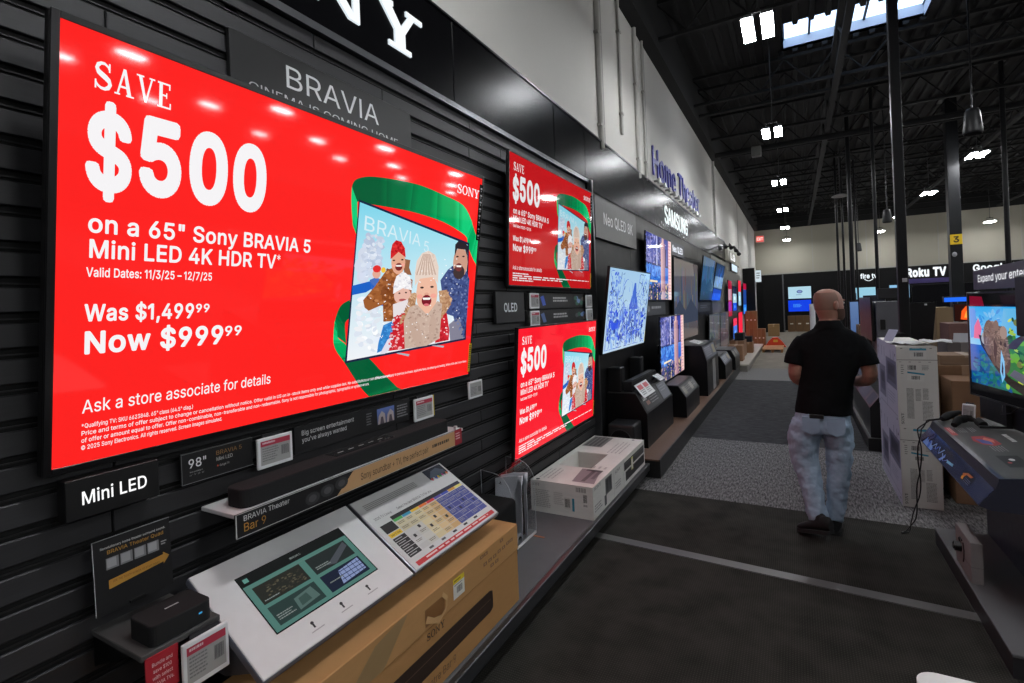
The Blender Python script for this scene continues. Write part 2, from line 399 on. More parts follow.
# ------------------------------------------------------------------ lettering and flat printing
# outlines of a plain sans-serif alphabet: character, advance, contours of points
_OUT = r"""!'C#%#'+2/L+)74,Y74,P/L#3+o+j+L+q+.,+*t,H*m,k*t-4+.-Q+L-e+o-l,8-e,U-Q,i-4,p,k,i,H,U,+,8+q"*/#%#'+G2x+874,`74,R2x#'-x2x-i74/874/)2x$,v#%#'.1*8.18o/,8o/,*8#f.\+a-O+j,P,++a,W++-7*a.$*Q.v+|.v,..@,H-n,n-M-D-4-{-&.\,{/D-'0%-80V-R0|-w1:.I1B.|1;/N1'/q0a03090J-f16,P1`+W2?+$3/*m42*x5)+A5o+w6N,d6y-_79.c7B/h790a6x1L6N2'5p2I5.2W4=124=0v5'0E5Z/Z5y._6*-{6%-F5o,s5U,R53,>4e,748,?3c,W3>,z2{-J2e1/1O1\122*0h2J0<2_/`2f.z2[.+2:->1_,\0p,./n+k%2%#(#=-V22,t2:,B2O+t2p+X3A+F3s+A4P+A5(+F5^+X66+u6a,C7(,u7>-V7E.87>.j7(/76a/S66/d5^/j5(/j4P/d3s/S3A/62p.i2O.82:#5-V32.(3;.F3V.V4#.\4P.\5(.V5T.F5|.)6=-V6F-*6=,f5|,U5T,O5(,O4P,U4#,e3V-)3;#=4k+`4/+g3W+|30,C2m,n2\-G2V.$2V.U2\/22n/c30043X0V400k4k0r5M0k6%0V6L046h/c6y/27%.U7%.$6y-G6h,n6K,C6$+|5M+g#54k,_5=,h5[-)5k-P5q.$5q.U5l/(5[/O5>/j4k/t4?/j3{/O3j/(3d.U3d.$3j-P3{-)4>,h#',Z+s4E745_74-t+s&,x#$#q.&+e-#+o,.,1+G,\*q-;*S.$*I.o*P/R*d0,+*0Z+T1,/@47/K4S/O4s/G5E/.5i.b6'.06/-f6+-G5y--5f,s5M,g5/,c4g,g4B,t3y-H313F+s1g+s,C2F+w2z+Z3S+H4-+B4f+J5L+a6),,6X,^6{-A77.-7>.t77/V6{0-6X0R6,0i5Q0p4q0l4E0_3v0K3P003--,0d,P07,-/h+s/>+m.k+s.=,,-n,I-L,o-2-D,{-y,v.Z,|/9-5/n-T0C.$0k.W1//:1B0%1I0r2d0r2_/s2N/*26.K1u-x1),w0K,H/a,&.q+l''W#$#'+G2x+874,`74,R2x())#$#;+]0N+c1g+t3*,54H,X5a-(6q-X7q.u7q.D6_-u5G-S4.-:2p-+1\-%0N-*/M-8.J-O-D-o,9.@+(.u)g-X)g,f+H,0-,+h.k)))#$#;*O)g+,+*+W,=+w-H,3.N,@/O,E0N,@1\,02p+q4.+P5G+&6_*O7q+l7q,B6q,l5a-64H-Q3*-a1f-g0N-\.i-:-*,]+F+l)g*-)#$#5.00n.839,51x+^2t-k4$+^5-,56+.84j.074/874//4j126+1c5-/V4$1c2t121x//39/80n+-)#%#'.(,].(3z/A3z/A,]#'+&/b+&0u2C0u2C/b,'3#$#'*P)8+2-M,c-M+T)8--)#$#'111@110),50),51@.'3#$#3+j+j+G+q+),+*o,H*h,k*o-4+)-R+G-f+j-l,3-f,P-R,d-4,k,k,d,H,P,+,3+q/(S#$#'.s7d+9*4)|*4-[7d0-)#%#;.b+e-S+u,U,I+h-;+5.H*o/n*e1S*o38+54_+i5l,V6^-T73.b7B/q730o6^1[5l254_2U382`1S2U/n26.H1\-;0p,I/q+u#;.b,|/M-.0--R0\.41#/*18051?1S182r1#4#0\4t0-5U/M5z.b6,-w5z-=5U,i4t,G4#,22r,,1S,205,G/*,i.4-=-R-w-.1)_#$#*.M73.M+s-'+s-'5_*A3c*A5A,m732-)#$#K+++s++,x0?2_0V300e3\0i400c4c0P54025W/e5q/76'.\6,.%6&-O5n-)5Q,g5*,U4T,O3w+.3w+84s+W5d,.6G,o6u-b78._7B/[790M6v126J1a5i2%5%2/422*3T1u2x1Y2@1/1\0M0n-(-8-(-02?-02?+s3-)#$#R.Q+e-R+n,Z,,+n,U+7-2*l-v*\.m,,.m,7.<,N-m,p-M-A-5-t-'.R-#/4-(/i-90<-T0^-y0t.N0{/-0u/b0a090?0c/h1*/'1?./1F-01F-02S0)5p0)5w+65w+6741x741x6..D2*.D2?/R2>0R2%1@1Q1u0n2<0$2G/-2<.31t-C1>,`0R,2/X+o4-)#%#+*T.8*T/H/1740V74,*/W,*/P2o/P2o.8#'/v+s/v2x1=2x1=+s5-)#$#Y.W+e-[+n,i,/,),Z+Q-7+0-y*|.j,E.j,O.>,e-q-*-P-R-8.%-(.W-#/8-*/k-@0=-b0].60r.l0y/O0q040\0k0;1@/h1c/31y.Q2'-x2#-F1p,s1\,Q1C+21P+k741l741l5w-$5w,]2X,a2X--2r-Z3-.33:.h3>/Q38053%0l2`1A281h1_2+1%2=0>2C/Q28.N1q-V1=,l0R,7/Z+p6-)#%#C.b+e-b+p,m,6,,,j+T-T+5.L+*/O+20@+J15+w26,c3L/<740m74-%1a,t1a-+2#-A2<-]2R.$2c.J2n.s2q/p2g0a2J1D1u1r17250D2?/E24.E1n-P1<,h0U,6/a+p#;.b,z/@-'/p-<0?-^0^.00q.d0x/E0q0'0^0\0?1-/p1N/@1c.b1j.*1c-S1N-*1.,e0],Q0),K/H,Q.e,e.0-*-^-S-<.*-'7-)#$#++m+s0p5p0p5w+'5w+'742B742B5p-A+s8-)#&#Q.b+e-[+n,`,0+t,[+?-;*x.%*m.s*s/X+-07+L0j+u19,L1W-(1h-(1m,?21+d2e+C3N+84B+B51+`5s,66O,u6y-f79.b7B/\790M6y126O1b5s2&51204B2%3O1^2e1*210B1m0B1h0w1W1M191v0j2<072P/X2W.s2K.%2*-;1O,[0c,0/h+n#;.b,{/G-'/|-80N-R0o-v1).H10.z1)/V0n0*0L0Q/y0o/C1'.b1-.%1'-I0o,w0Q,T0*,?/V,8.z,?.H,S-v,s-R-F-8-|-'#;.b2@/;2E/g2V032o0O380a3b0g480b4h0P57045Y/i5r/<6(.b6-.-6(-Z5r-45Y,r57,a4h,[48,a3b,r38-52o-Z2V..2E9-)#%#C.a7B/a770U6q1=6>1o5T244\2?3Y272h1x1r1K0q0_/\..+s,V+s0D1F0P1F0?1*0(0k/f0U/D0E.y0:.Q06-T0@,c0],%12+Q1q+42c+*3b+54b+T5X,,6@,n6r-c77#;.a6-.*6&-S5k-*5J,f4x,R4C,L3b,R3&,f2L-*1z-S1Z.*1E.a1>/?1E/p1Y0?1z0^2K0q3%0x3`0q4B0^4w0?5I/q5k/?6&:'3#%#3+j+j+G+q+),+*o,H*h,k*o-4+)-R+G-f+j-l,3-f,P-R,d-4,k,k,d,H,P,+,3+q#3+j1t+G1{+)25*o2R*h2u*o3?+)3\+G3p+j3w,33p,P3\,d3?,k2u,d2R,P25,31{A-^#%#**&+s.074/k743y+s2K+s.z6&+U+s#',-/',-0>1s0>1s/'B-/#&#?+#+s+#74/%740,7+0{6j1]6@2/5c2I4|2Q452K3S2:3#1z2W1X29101|0_1l0_1c151Y1e1B270x2Z0G2q/e2y.u2p.,2U-D2(,g1@,=0C+|/0+s#0,J-1/--108-<1#-^1I.81V.v1O/N1</{0v0G0L0e/r0x/31%,J1%#0,J28.y28/T2=0)2M0Q2g0o301)3Z1/411#4o0Z5I/x5k/#5v,J5vC.A#$#]/Z+e.7+u-#,K+|->+6.K*d/q*V1S*d35+64[+|5i-#6\.772/Z7B0K7<177,1y6j2Y6C315m3[543y4L433[2f3[2V432@4^2#5)1Z5H125`0`5q015{/Z6%.[5s-f5O-$4p,K3{,+2q+z1S,+06,K/,-$.7-g-X.[-5/Z-)01-,0`-712-H1Z-`2#.%2@.J2V.u2f/L43/L3z.\3[-t32-;2Z,e1y,>18+|0K+kD.1#%#A.S+s+k+s+k-1.J-1/b-=0e-`1R.@2+/52I0=2S1V2I2m2+3t1T4h0h5G/i5k.W5v+e5v+e74.`74067%1P6R2S5b3>4W3h343v1V3h/v3>.R2R-G1L,V0.,(#',J74,J+s+#+s+#74E,>#$#/+#+s+#741x741x5v,J5v,J291V291V0z,J0z,J-12#-12#+sF,-#$#-+#+s+#741q741q5v,J5v,J2*1C2*1C0k,J0k,J+sG.V#$#]/\+e.7+u,|,K+z->+5.L*d/r*V1S*d35+54[+z5i,{6\.472/U7B0I7<187*1z6g2[6@345i3]503|4I453\2e3\2S412;4[1y5&1W5E115^0`5p005{/V6%.Y5s-e5P-$4p,K3{,+2q+z1S,+06,K/--$.8-g-X.]-5/\-)0S-21@-M1{-z2M.\2i/K2s0F3@0?/x0?/x1V4=1V4=0A4//&3a-u2z,|2&,?0u+rH.O#$#/+#+s+#74,J74,J2?2F2?2F743m743m+s2F+s2F1',J1',J+sI'+#$#'+#+s+#73,I73,I+sJ+l#$#9-i+e,I+y+B,[*\-`*G/.*G/e+n/e+n/.+z.6,D-T,|-/-i-#.U-//3-T/W.6/c/./c74107410/.0u-`05,[//+yK-D#&#)+|/.+|0a1f743\74.k2%.d2%#'+#+s+#74,J74,J+s#'1w+s-o1].e2h3\+sL+e#$#)+#+s+#74,J74,J-11a-11a+sM0y#$#0+#+s+#73-'730_--49736=736=+s4q+s4q571A+s0#+s,E57,E+sN.\#$#-+#+s+#73,a732S.-2S733y733y+s2;+s,I4y,I+sO.p#%#;/Y+e.7+u-$,K+|->+7.K*d/q*V1S*d35+74[+|5i-$6\.772/Y7B0{72246\355i3{4[4L354[1S4L/q3{.K35->24,K0{+u#;/Y-)0V-41J-W22.62f/+3,05371S3,2r2f3|224q1J5P0V5s/Y6%.\5s-g5P-%4q,L3|,+2q+z1S,+05,L/+-%.7-g-W.\-4P,r#%#4+#+s+#74.s740+7*1(6d1k622@5J2]4W2f3Z2]2^2@1j1k1(1(0O0+0/.s0$,I0$,I+s#2,I1<.n1</\1C0;1W0f1x1)2H1:2{1@3Z1:491)4l0f5<0;5\/\5p.m5w,J5wQ.p#&#'/-/I0Z/I4**m2W*m#;/Y+e.7+u-$,K+|->+7.K*d/q*V1S*d35+74[+|5i-$6\.772/Y7B0{72246\355i3{4[4L354[1S4L/q3{.K35->24,K0{+u#;/Y-)0V-41J-W22.62f/+3,05371S3,2r2f3|224q1J5P0V5s/Y6%.\5s-g5P-%4q,L3|,+2q+z1S,+05,L/+-%.7-g-W.\-4R,{#&#4+#+s+#74.u740,7*1)6f1l662B5Q2^4_2h3c2^2g2B1v1l181)0c0,0F.u0<,I0<,I+s#2,I1U.p1U/^1[0<1m0g2/1*2V1<3,1A3c1<4B1*4r0g5@0<5^/]5q.o5w,J5w#'1Q+s.i0{0G0{33+sS,v#$#f.\+a-O+j,P,++a,W++-7*a.$*Q.v+|.v,..@,H-n,n-M-D-4-{-&.\,{/D-'0%-80V-R0|-w1:.I1B.|1;/N1'/q0a03090J-f16,P1`+W2?+$3/*m42*x5)+A5o+w6N,d6y-_79.c7B/h790a6x1L6N2'5p2I5.2W4=124=0v5'0E5Z/Z5y._6*-{6%-F5o,s5U,R53,>4e,748,?3c,W3>,z2{-J2e1/1O1\122*0h2J0<2_/`2f.z2[.+2:->1_,\0p,./n+kT,z#$#+*E5v*E742w742w5v/D5v/D+s-x+s-x5vU.O#$#A/I+c.2+n-+,8,6,p+T-_+/.\+#/e+#74,J74,J/o,R/*,j.G-8-n-m-G.U-./I-&0=-.1$-G1Y-n2&.G2>/*2F/o2F743m743m/e3a.\3<-_2[,p1f,80_+nV-^#$#*.5+s*&74+T74/%-)2J743y74/o+sW29#$#0--+s*'73+Q73-y-K0M732-734[-K7)738S735K+s3i+s1=5_.i+sX-S#$#3*)+s.O26.O10*@74+{74/*2E.m2E1z743W74/I15/I2;3k+s20+s.j1%/,1%+b+sY-O#$#-.4+s.40R*&74+a74/61$.\1$2/743i74/[0R/[+sZ,f#$#/*X+s*X,v186L1G5|*V5v*V742N742N60+n,[+_-,2T-12T+sa+]#%#V-7+b,L+i+h,#+3,D*d,r*J-R*B.=*H.x*[/M*y/q+F03+s0H/<1#/V1-/e1</j1T/f2*/X2N/B2k/#3'.U34.$39-L34,{3(,X2n,<2W,'2<+s1{*W2C*w3'+H3W+|3z,[48->4E-{4J.{4@/Q410%3t0M3R0n3#1)2A101N10+s/l+s/l-'/d-'/S,f/;,J.u,0.L+u-s+g#5-L,t.1,z.e-4/4-S/R-y/d.K/j.y/j0-,^/H,;/8+z.|+h.^+c.7+h-m+w-O,5-8,T-',{,wb,J#%#@.h+c.)+i-P+{-(,:,e,W,=-4,1-4,1+s*n+s*n74,474,42{,=2{,d3V-'3s-N42.&4D.g4J/g4>0[3t1B3:1s2F271@2A0+27.n1s-h1B,t0[,9/g+o#;.U,w/<-&/r-B0B-n0a.N0s/90y0,0s0x0a1a0C2@/s2l/=3-.U37-o3.-92m,i2C,K1e,80{,20,,9/6,K.K,j-l-:-A-p-&c+j#$#].;+c-5+o,;,:+O,u*u-i*T.n*I0(*T1=*u2C+O38,;3s-54>.;4J.r4F/K4;/z4)0K3k0q3L173'1P2V1b2'0G1c0<2%0.2?/u2V/_2j/E2{/'3-.`34.;37-Q3-,s2i,H2<,*1\+r0r+l0(+r/9,*.P,H-p,s-C-Q-&.;,v.a,x/(-&/F-2/`-C/w-X00-p0?.20I.O1e.21S-[19-/0s,d0M,D/|,*/L+r.s+fd,J#%#@.$+c-$+o,0,9+I,t*r-h*T.n*I0+*T1@*s2F+J3:,13t-%4>.$4J.d4D/=42/d3s0(3V0M2{0V2{0V741w741w+s0Z+s0Z-40N-40',W/c,:/<+{.c+i#;.6,w.v-&/Q-A/{-l0@.K0R/60X0,0R0{0@1e/|2C/R2m.v3..637-N3-,r2l,H2@,*1a+r0x+l0,+r/9,*.N,I-n,s-B-O-&e+{#$#[.E+c-8+o,;,:+N,u*t-i*T.n*I0'*T1:*t2@+M36,73r-14=.74J.u4E/W45053t0g3M182s1Y211n1:1u/^+A/^+A0k130k0T0E0N120<1p/y2J/P2q.v3/.737-Q3/,v2p,J2I,+1r+q1:+k0W+k/n+r.z,..9,Q-`-%-:-^-#.F,u.q,y/>-(/a-90$-P0;-n0L.81i-u1Q-=1-,h0X,@/x+|/6+if(\#%#'.e4@.e31)l31)l4@#3+L+s+L5N+T60+j6a,37-,_7I-87Y-n7_/(7M.d6>-|6I-L6B-,6-,s5d,l54,l+sg,K#%#U.;(T-F(Y,](j,$))+P)K++)r*j*B+v*|,D*I,a*1-,)v-Z)i.;)d/5)o/w*70I*p0X+g0X-H0M-H0&,l/c,P/<,8.c,(.#,#-&,-,2,N+K-**s-s*T.u*I0/*T1C*s2H+J3;,23t-&4>.%4J.e4D/>43/e3t0)3W0P2{0[2{0[4@1x4@1x+a1m*a1L)s0r)=0.(q/9([#;.7-5.w-=/R-U/|-|0A.W0T/?0Z020T1$0A1g0#2D/S2m.w3..737-O3-,s2l,I2A,*1d+r0|+l02+r/A,*.Z,I.%,t-W-P-=h,-#$#@,40v,4+s*n+s*n74,474,42<+x2<,H3;-'3w-m4?.d4J/R4B074*0k3\183%1Q261Y181Y+s09+s091-0-1|/e2^/.3).A35-g3/-92x,l2[,N22,;1Zi&b#%#'*n+s*n4@,44@,4+s#3+R5e+25k*q5|*^6<*X6[*^6{*q7;+27M+R7R+s7M,57;,G6{,N6[,G6<,55|+s5kj&b#%#2*n4@,44@,4+7,/*P+v)r+W)E+,)%*P(j)K(d)K)z)c)z*7*'*V*=*h*b*n+9#3+R5e+15k*p5|*]6<*W6[*]6{*p7;+17M+R7R+r7M,47;,G6{,M6[,G6<,45|+r5kk+L#&#*,-.v,-0X,B0X/|4@1_4@-g0@-Y0@#'*n+s*n74,474,4+s#'05+s,y0$-u0z1w+sl&_#$#'*m+s*m73,373,3+sm0U#$#Z*n+s*n4@,14@,22L,(2L,<3),Z3W-%3z-O49.#4H.S4M/E4A0(3t0S3:0k2J0Z2J0m3%113Q1Y3v2.472d4H3D4M4*4F4c415:3g5`345y2L6'1U6'+s4`+s4`1R4U2?422n3Z3/2z382J331{2|1Z2c1B2A131s1.1E1.+s/g+s/g1_/]2>/=2k.g3..,38-[33-23#,i2c,M2?,:1k,413,4+sn,,#$#@,40v,4+s*n+s*n4@,04@,12<+x2<,H3;-'3w-m4?.d4J/R4B074*0k3\183%1Q261Y181Y+s09+s091-0-1|/e2^/.3).A35-g3/-92x,l2[,N22,;1Zo,7#%#;.;+c-5+o,;,:+O,u*u-i*T.n*I0(*T1=*u2C+O38,;3s-54>.;4J/C4>0>3s1*381^2C2$1=2/0(2$.n1^-i1*,u0>,:/C+o#;.;,v/'-&/_-C01-p0O.P0a/90g0(0a0q0O1[012</_2i/'3-.;37-Q3-,s2i,H2<,*1\+r0r+l0(+r/9,*.P,H-p,s-C-Q-&p,J#%#@*n(d*n4@,14@,12{,=2{,c3V-'3s-N42.&4D.g4J/g4>0[3t1B3:1s2F271@2A0+27.n1s-h1B,t0[,9/g+o.h+c.)+i-P+{-),:,e,W,=-4,4-4,4(d#;.U,w/<-&/r-B0B-n0a.N0s/90y0,0s0x0a1a0C2@/s2l/=3-.U37-o3.-92m,i2C,K1e,80{,20,,9/6,K.K,j-l-:-A-p-&q,J#%#@1w(d0V(d0V-40M-40',W/c,:/<+{.c+i.$+c-$+o,0,9+I,t*r-h*T.n*I0+*T1@*s2F+J3:,13t-%4>.$4J.d4D/=42/d3s0(3V0N2{0Z2{0Z4@1w4@#;.6,w.v-&/Q-A/{-l0@.K0R/60X0,0R0{0@1e/|2C/R2m.v3..637-N3-,r2l,H2@,*1a+r0x+l0,+r/9,*.N,I-n,s-B-O-&r(g#$#5*n+s*n4@,04@,03%,83%,U3Y-(4'-a4B.G4K/*4H/*3(-b3)-52r,i2X,M24,:1c,411,4+ss+-#$#_-c+c,s+h,1+z+T,=+',e*`->*L-{+g.:,#-^,I-8-#,{-b,t.O,|/,-</O-a/[.3/T.W/?.t.v/1.E/A,{/_+{0$+;0Q*o12*c1{*l2^+-3:+X3f,74.,{4C-m4J.[4D/?42/q3o0?3I0]2u0q2A/[2'/G2P/(2t.T34-n3<-/34,W2w,52S,*2',21[,I1>,p1'-N0o.h0T/h040M/b0s/(1%.:0v-U0Z,w0-,I/K,&.\+jt((#%#'.54@.531)l31)l4@#0+-6C,M6C,M.(,R-W,a-:,|-(.1-*.G+v-H+k,J+x+c,D+:-'+--yu,-#$#@-d+i,v+q,7,/+],V+5-4*v.#*n.{*n4@,44@,4/+,@.6,c-U-@-0.--#.a-)/5-;/\-X/z.'03.Z09/<094@1Y4@1Y+s0=+s0=-w0P-w0%,v/E,;.Y+tv+]#$#+-<+s*(4@+T4@.8,C-g,C0K4@1v4@.b+sw/Y#$#3,d+s*24@+Y4@-U,l-A,l/;4@0b4@2Y,l2D,l4A4@5h4@36+s1p+s0g/b/z2k.*+sx+H#$#6*/+s-N0e-M/a*>4@+s4@-@2*.;0M-V0M.N2*/v4@1N4@.>/\.>0]1[+s0'+s-Q/v.6/v-A.D+b+sy+]#$#7*d(l+&)|+\)s+{)u,<*%,U*9,k*Y-<+p*(4@+T4@.8,C-f,C0K4@1v4@.5*Y-v*#-X)Q-5)/,h(r,;(cz+L#$#/*X+s*X,t/?2|/?3)*e3)*e4@1(4@1(39,M-7,M-014-014+s©10#&#Q-R1S-\2G-y34.N3p/04D/w4b0k4l1U4d2:4N2p4*3C3U3b2x3s292U292B2g1x331G3K0k3S0<3M/k3;/F2y/)2T.q2).k1S.q1$/)0S/F0//k/l0</Z0k/T1F/\1r/u290@2J0n3i0n3Y0/3;/Q2k.|27.X1T.B0k.:/w.D/0.b.N/7-y/s-\0_#C0e+c/V+m.N,2-O,b,[-I+t.=+D/<+%0E*u1T+%2c+D3k+t4j,[5^-O6E.N6u/V7:0e7D1u7:3#6u3|6E4p5^5W4j6-3k6L2c6V1T6L0E6-/<5W.=4p-I3|,b3#,21u+m#C0e-%1]--2O-E3;-j3w.C4O/%4t/j520\5:1T522K4t3=4O4(3w4e3;5=2O5c1]5z0e6(/n5z.|5c.75=-U4e-#4(,W3=,@2K,81T,@0\,W/j-#/%-U.C.7-j.|-E/n--–*h#$#'1J1@1J0))_0))_1@ '3##"""
FONT = {}


def _read_outlines():
    i = 0
    nx = lambda k: (ord(_OUT[k]) - 35) * 90 + ord(_OUT[k + 1]) - 35
    while i < len(_OUT):
        c = _OUT[i]
        adv, n = nx(i + 1) / 2000, nx(i + 3)
        i += 5
        cs = []
        for _ in range(n):
            k = nx(i); i += 2
            cs.append([(nx(i + 4 * q) / 2000 - 0.3, nx(i + 4 * q + 2) / 2000 - 0.4) for q in range(k)])
            i += 4 * k
        area = [sum(p[j - 1][0] * p[j][1] - p[j][0] * p[j - 1][1] for j in range(len(p))) for p in cs]
        big = max(area, key=abs) if area else 1
        outer = [j for j, a in enumerate(area) if a * big > 0]
        grp = []
        for j, p in enumerate(cs):
            g = outer.index(j) if j in outer else 0
            if j not in outer:          # a counter belongs to the stroke round it
                for k, o in enumerate(outer):
                    ox, oy = [q[0] for q in cs[o]], [q[1] for q in cs[o]]
                    if min(ox) <= p[0][0] <= max(ox) and min(oy) <= p[0][1] <= max(oy):
                        g = k
            grp.append((p, g))
        FONT[c] = (adv, grp)


_read_outlines()
_G = {}


def glyphs(txt, bold=0.0, res=3):
    """flat letters: filled outlines, thickened by a rim when bold"""
    k = (txt, bold)
    if k not in _G:
        cu = bpy.data.curves.new('lettering', 'CURVE')
        cu.dimensions = '2D'
        cu.fill_mode = 'FRONT'
        x = 0.0
        rim = []
        sp = bold * 1.1
        for ch in txt:
            adv, cs = FONT.get(ch, FONT['-'])
            for pts, g in cs:           # overlapping strokes of one letter are filled apart
                s = cu.splines.new('POLY')
                s.points.add(len(pts) - 1)
                s.points.foreach_set('co', [q for p in pts for q in (p[0] + x + 256 * g, p[1], 0, 1)])
                s.use_cyclic_u = True
                if bold > 0:
                    rim.append([(p[0] + x, p[1]) for p in pts])
            x += adv + sp
        o = bpy.data.objects.new('lettering', cu)
        me = bpy.data.meshes.new_from_object(o)
        V = [(v.co.x - 256 * int((v.co.x + 20) // 256), v.co.y) for v in me.vertices]
        F = [(tuple(p.vertices), int((me.vertices[p.vertices[0]].co.x + 20) // 256) * 0.12) for p in me.polygons]
        bpy.data.objects.remove(o)
        bpy.data.meshes.remove(me)
        bpy.data.curves.remove(cu)
        for pts in rim:
            n = len(pts)
            for i in range(n):
                (ax, ay), (bx, by) = pts[i], pts[(i + 1) % n]
                d = math.hypot(bx - ax, by - ay) or 1
                nx_, ny_ = -(by - ay) / d * bold, (bx - ax) / d * bold
                i0 = len(V)
                V += [(ax + nx_, ay + ny_), (ax - nx_, ay - ny_), (bx - nx_, by - ny_), (bx + nx_, by + ny_)]
                F.append(((i0, i0 + 1, i0 + 2, i0 + 3), 0.4 + 0.05 * (i % 4)))
                i0 = len(V)
                a0 = math.atan2(by - ay, bx - ax)
                V += [(ax + bold * math.cos(a0 + PI * q / 3), ay + bold * math.sin(a0 + PI * q / 3)) for q in range(6)]
                F.append((tuple(range(i0, i0 + 6)), 0.65 + 0.05 * (i % 4)))
        _G[k] = (V, F)
    return _G[k]


CAP = None


def cap():
    global CAP
    if CAP is None:
        V, F = glyphs('H')
        CAP = max(v[1] for v in V)
    return CAP


def homog(src, dst):
    A_, b_ = [], []
    for (x, y), (u, v) in zip(src, dst):
        A_.append([x, y, 1, 0, 0, 0, -u * x, -u * y]); b_.append(u)
        A_.append([0, 0, 0, x, y, 1, -v * x, -v * y]); b_.append(v)
    h = np.linalg.solve(np.array(A_, float), np.array(b_, float))
    return lambda p: ((h[0] * p[0] + h[1] * p[1] + h[2]) / (h[6] * p[0] + h[7] * p[1] + 1),
                      (h[3] * p[0] + h[4] * p[1] + h[5]) / (h[6] * p[0] + h[7] * p[1] + 1))


class Art:
    """Flat printing on a rectangle: (0,0) top left, (1,1) bottom right."""

    def __init__(s, b, o, r, dn, W, H, m='print', eps=0.0006):
        s.b, s.o, s.r, s.d, s.W, s.H, s.m, s.eps = b, Vector(o), Vector(r).normalized(), Vector(dn).normalized(), W, H, m, eps
        s.n = s.r.cross(-s.d)
        s.map = None

    def p(s, q, L):
        if s.map:
            q = s.map(q)
        return s.o + s.r * (q[0] * s.W) + s.d * (q[1] * s.H) + s.n * (L * s.eps)

    def poly(s, pts, col, L=1, cols=None):
        P = [s.p(q, L) for q in pts]
        nn = Vector((0, 0, 0))
        for i in range(len(P)):
            nn += (P[i] - P[0]).cross(P[(i + 1) % len(P)] - P[0])
        if nn.dot(s.n) < 0:
            P = P[::-1]
            cols = cols[::-1] if cols else None
        s.b.face(P, col, s.m, cols)

    def rect(s, a, b, c, d, col, L=1):
        s.poly([(a, b), (c, b), (c, d), (a, d)], col, L)

    def grad(s, a, b, c, d, top, bot, L=1):
        s.poly([(a, b), (c, b), (c, d), (a, d)], top, L, [top, top, bot, bot])

    def gradh(s, a, b, c, d, lf, rt, L=1):
        s.poly([(a, b), (c, b), (c, d), (a, d)], lf, L, [lf, rt, rt, lf])

    def ell(s, u, v, ru, rv, col, L=1, n=16):
        s.poly([(u + ru * math.cos(2 * PI * i / n), v + rv * math.sin(2 * PI * i / n)) for i in range(n)], col, L)

    def text(s, t, u, v, h, wd=None, col=(255, 255, 255), L=2, bold=0.0, align='l', res=3):
        """baseline at (u,v); h = capital height as a fraction of H; wd = width as a fraction of W"""
        V, F = glyphs(t, bold, res)
        if not V:
            return
        x0, x1 = min(p[0] for p in V), max(p[0] for p in V)
        sy = h / cap()
        sx = wd / (x1 - x0) if wd else sy * s.H / s.W
        sh = 0 if align == 'l' else (x1 - x0) * sx * (0.5 if align == 'c' else 1)
        P = [s.p((u + (p[0] - x0) * sx - sh, v - p[1] * sy), L) for p in V]
        for f, lift in F:
            q = [P[i] + s.n * (lift * s.eps) for i in f]
            if (q[1] - q[0]).cross(q[2] - q[0]).dot(s.n) < 0:
                q = q[::-1]
            s.b.face(q, col, s.m)

    def solid(s, t, u, v, h, wd, col, depth, bold=0.0):
        """raised letters: front face plus walls along every outline"""
        k = depth / s.eps
        s.text(t, u, v, h, wd, col, k, bold)
        V, F = glyphs(t, bold)
        x0, x1 = min(p[0] for p in V), max(p[0] for p in V)
        sy, sx = h / cap(), wd / (x1 - x0)
        x = 0.0
        for ch in t:
            adv, cs = FONT.get(ch, FONT['-'])
            for pts, g in cs:
                for i in range(len(pts)):
                    q = [(u + (p[0] + x - x0) * sx, v - p[1] * sy) for p in (pts[i - 1], pts[i])]
                    s.b.face([s.p(q[0], 0), s.p(q[1], 0), s.p(q[1], k), s.p(q[0], k)], col, s.m)
            x += adv + bold * 1.1

    def dab(s, pts, cols, n, r, L, rnd, stretch=1.6):
        """texture: many small flecks inside an outline"""
        xs, ys = [p[0] for p in pts], [p[1] for p in pts]
        out = 0
        tries = 0
        while out < n and tries < n * 8:
            tries += 1
            x, y = rnd.uniform(min(xs), max(xs)), rnd.uniform(min(ys), max(ys))
            ins = False
            for i in range(len(pts)):
                (ax, ay), (bx, by) = pts[i - 1], pts[i]
                if (ay > y) != (by > y) and x < (bx - ax) * (y - ay) / (by - ay) + ax:
                    ins = not ins
            if not ins:
                continue
            out += 1
            c = rnd.choice(cols)
            j = rnd.uniform(-9, 9)
            an = rnd.uniform(0, PI)
            rr = r * rnd.uniform(0.6, 1.3)
            P = []
            for q in range(7):
                a_ = 2 * PI * q / 7
                ex, ey = rr * stretch * math.cos(a_), rr * math.sin(a_)
                P.append((x + ex * math.cos(an) - ey * math.sin(an), y + ex * math.sin(an) + ey * math.cos(an)))
            s.poly(P, tuple(k_ + j for k_ in c), L + 0.0004 * out)

    def serif(s, t, u, v, h, wd, col, L=2, gap=0.12, bold=1.0):
        """Slab-serif capitals drawn from strokes."""
        ws = [SERIF[c][0] for c in t]
        tot = sum(ws) + gap * (len(t) - 1)
        x = 0
        for c, wc in zip(t, ws):
            for k, pl in enumerate(SERIF[c][1]):
                s.poly([(u + (x + px) / tot * wd, v - py * h) for px, py in pl], col, L + 0.02 * k)
            x += wc + gap

    def lines(s, a, b, c, d, n, col, L=2, fill=0.5, ragged=0.25):
        """rows of tiny unreadable print"""
        st = (d - b) / n
        for i in range(n):
            e = c - (c - a) * ragged * random.random()
            x = a
            while x < e:
                wl = (c - a) * random.uniform(0.05, 0.16)
                s.rect(x, b + i * st, min(x + wl, e), b + i * st + st * fill, col, L)
                x += wl + (c - a) * 0.025

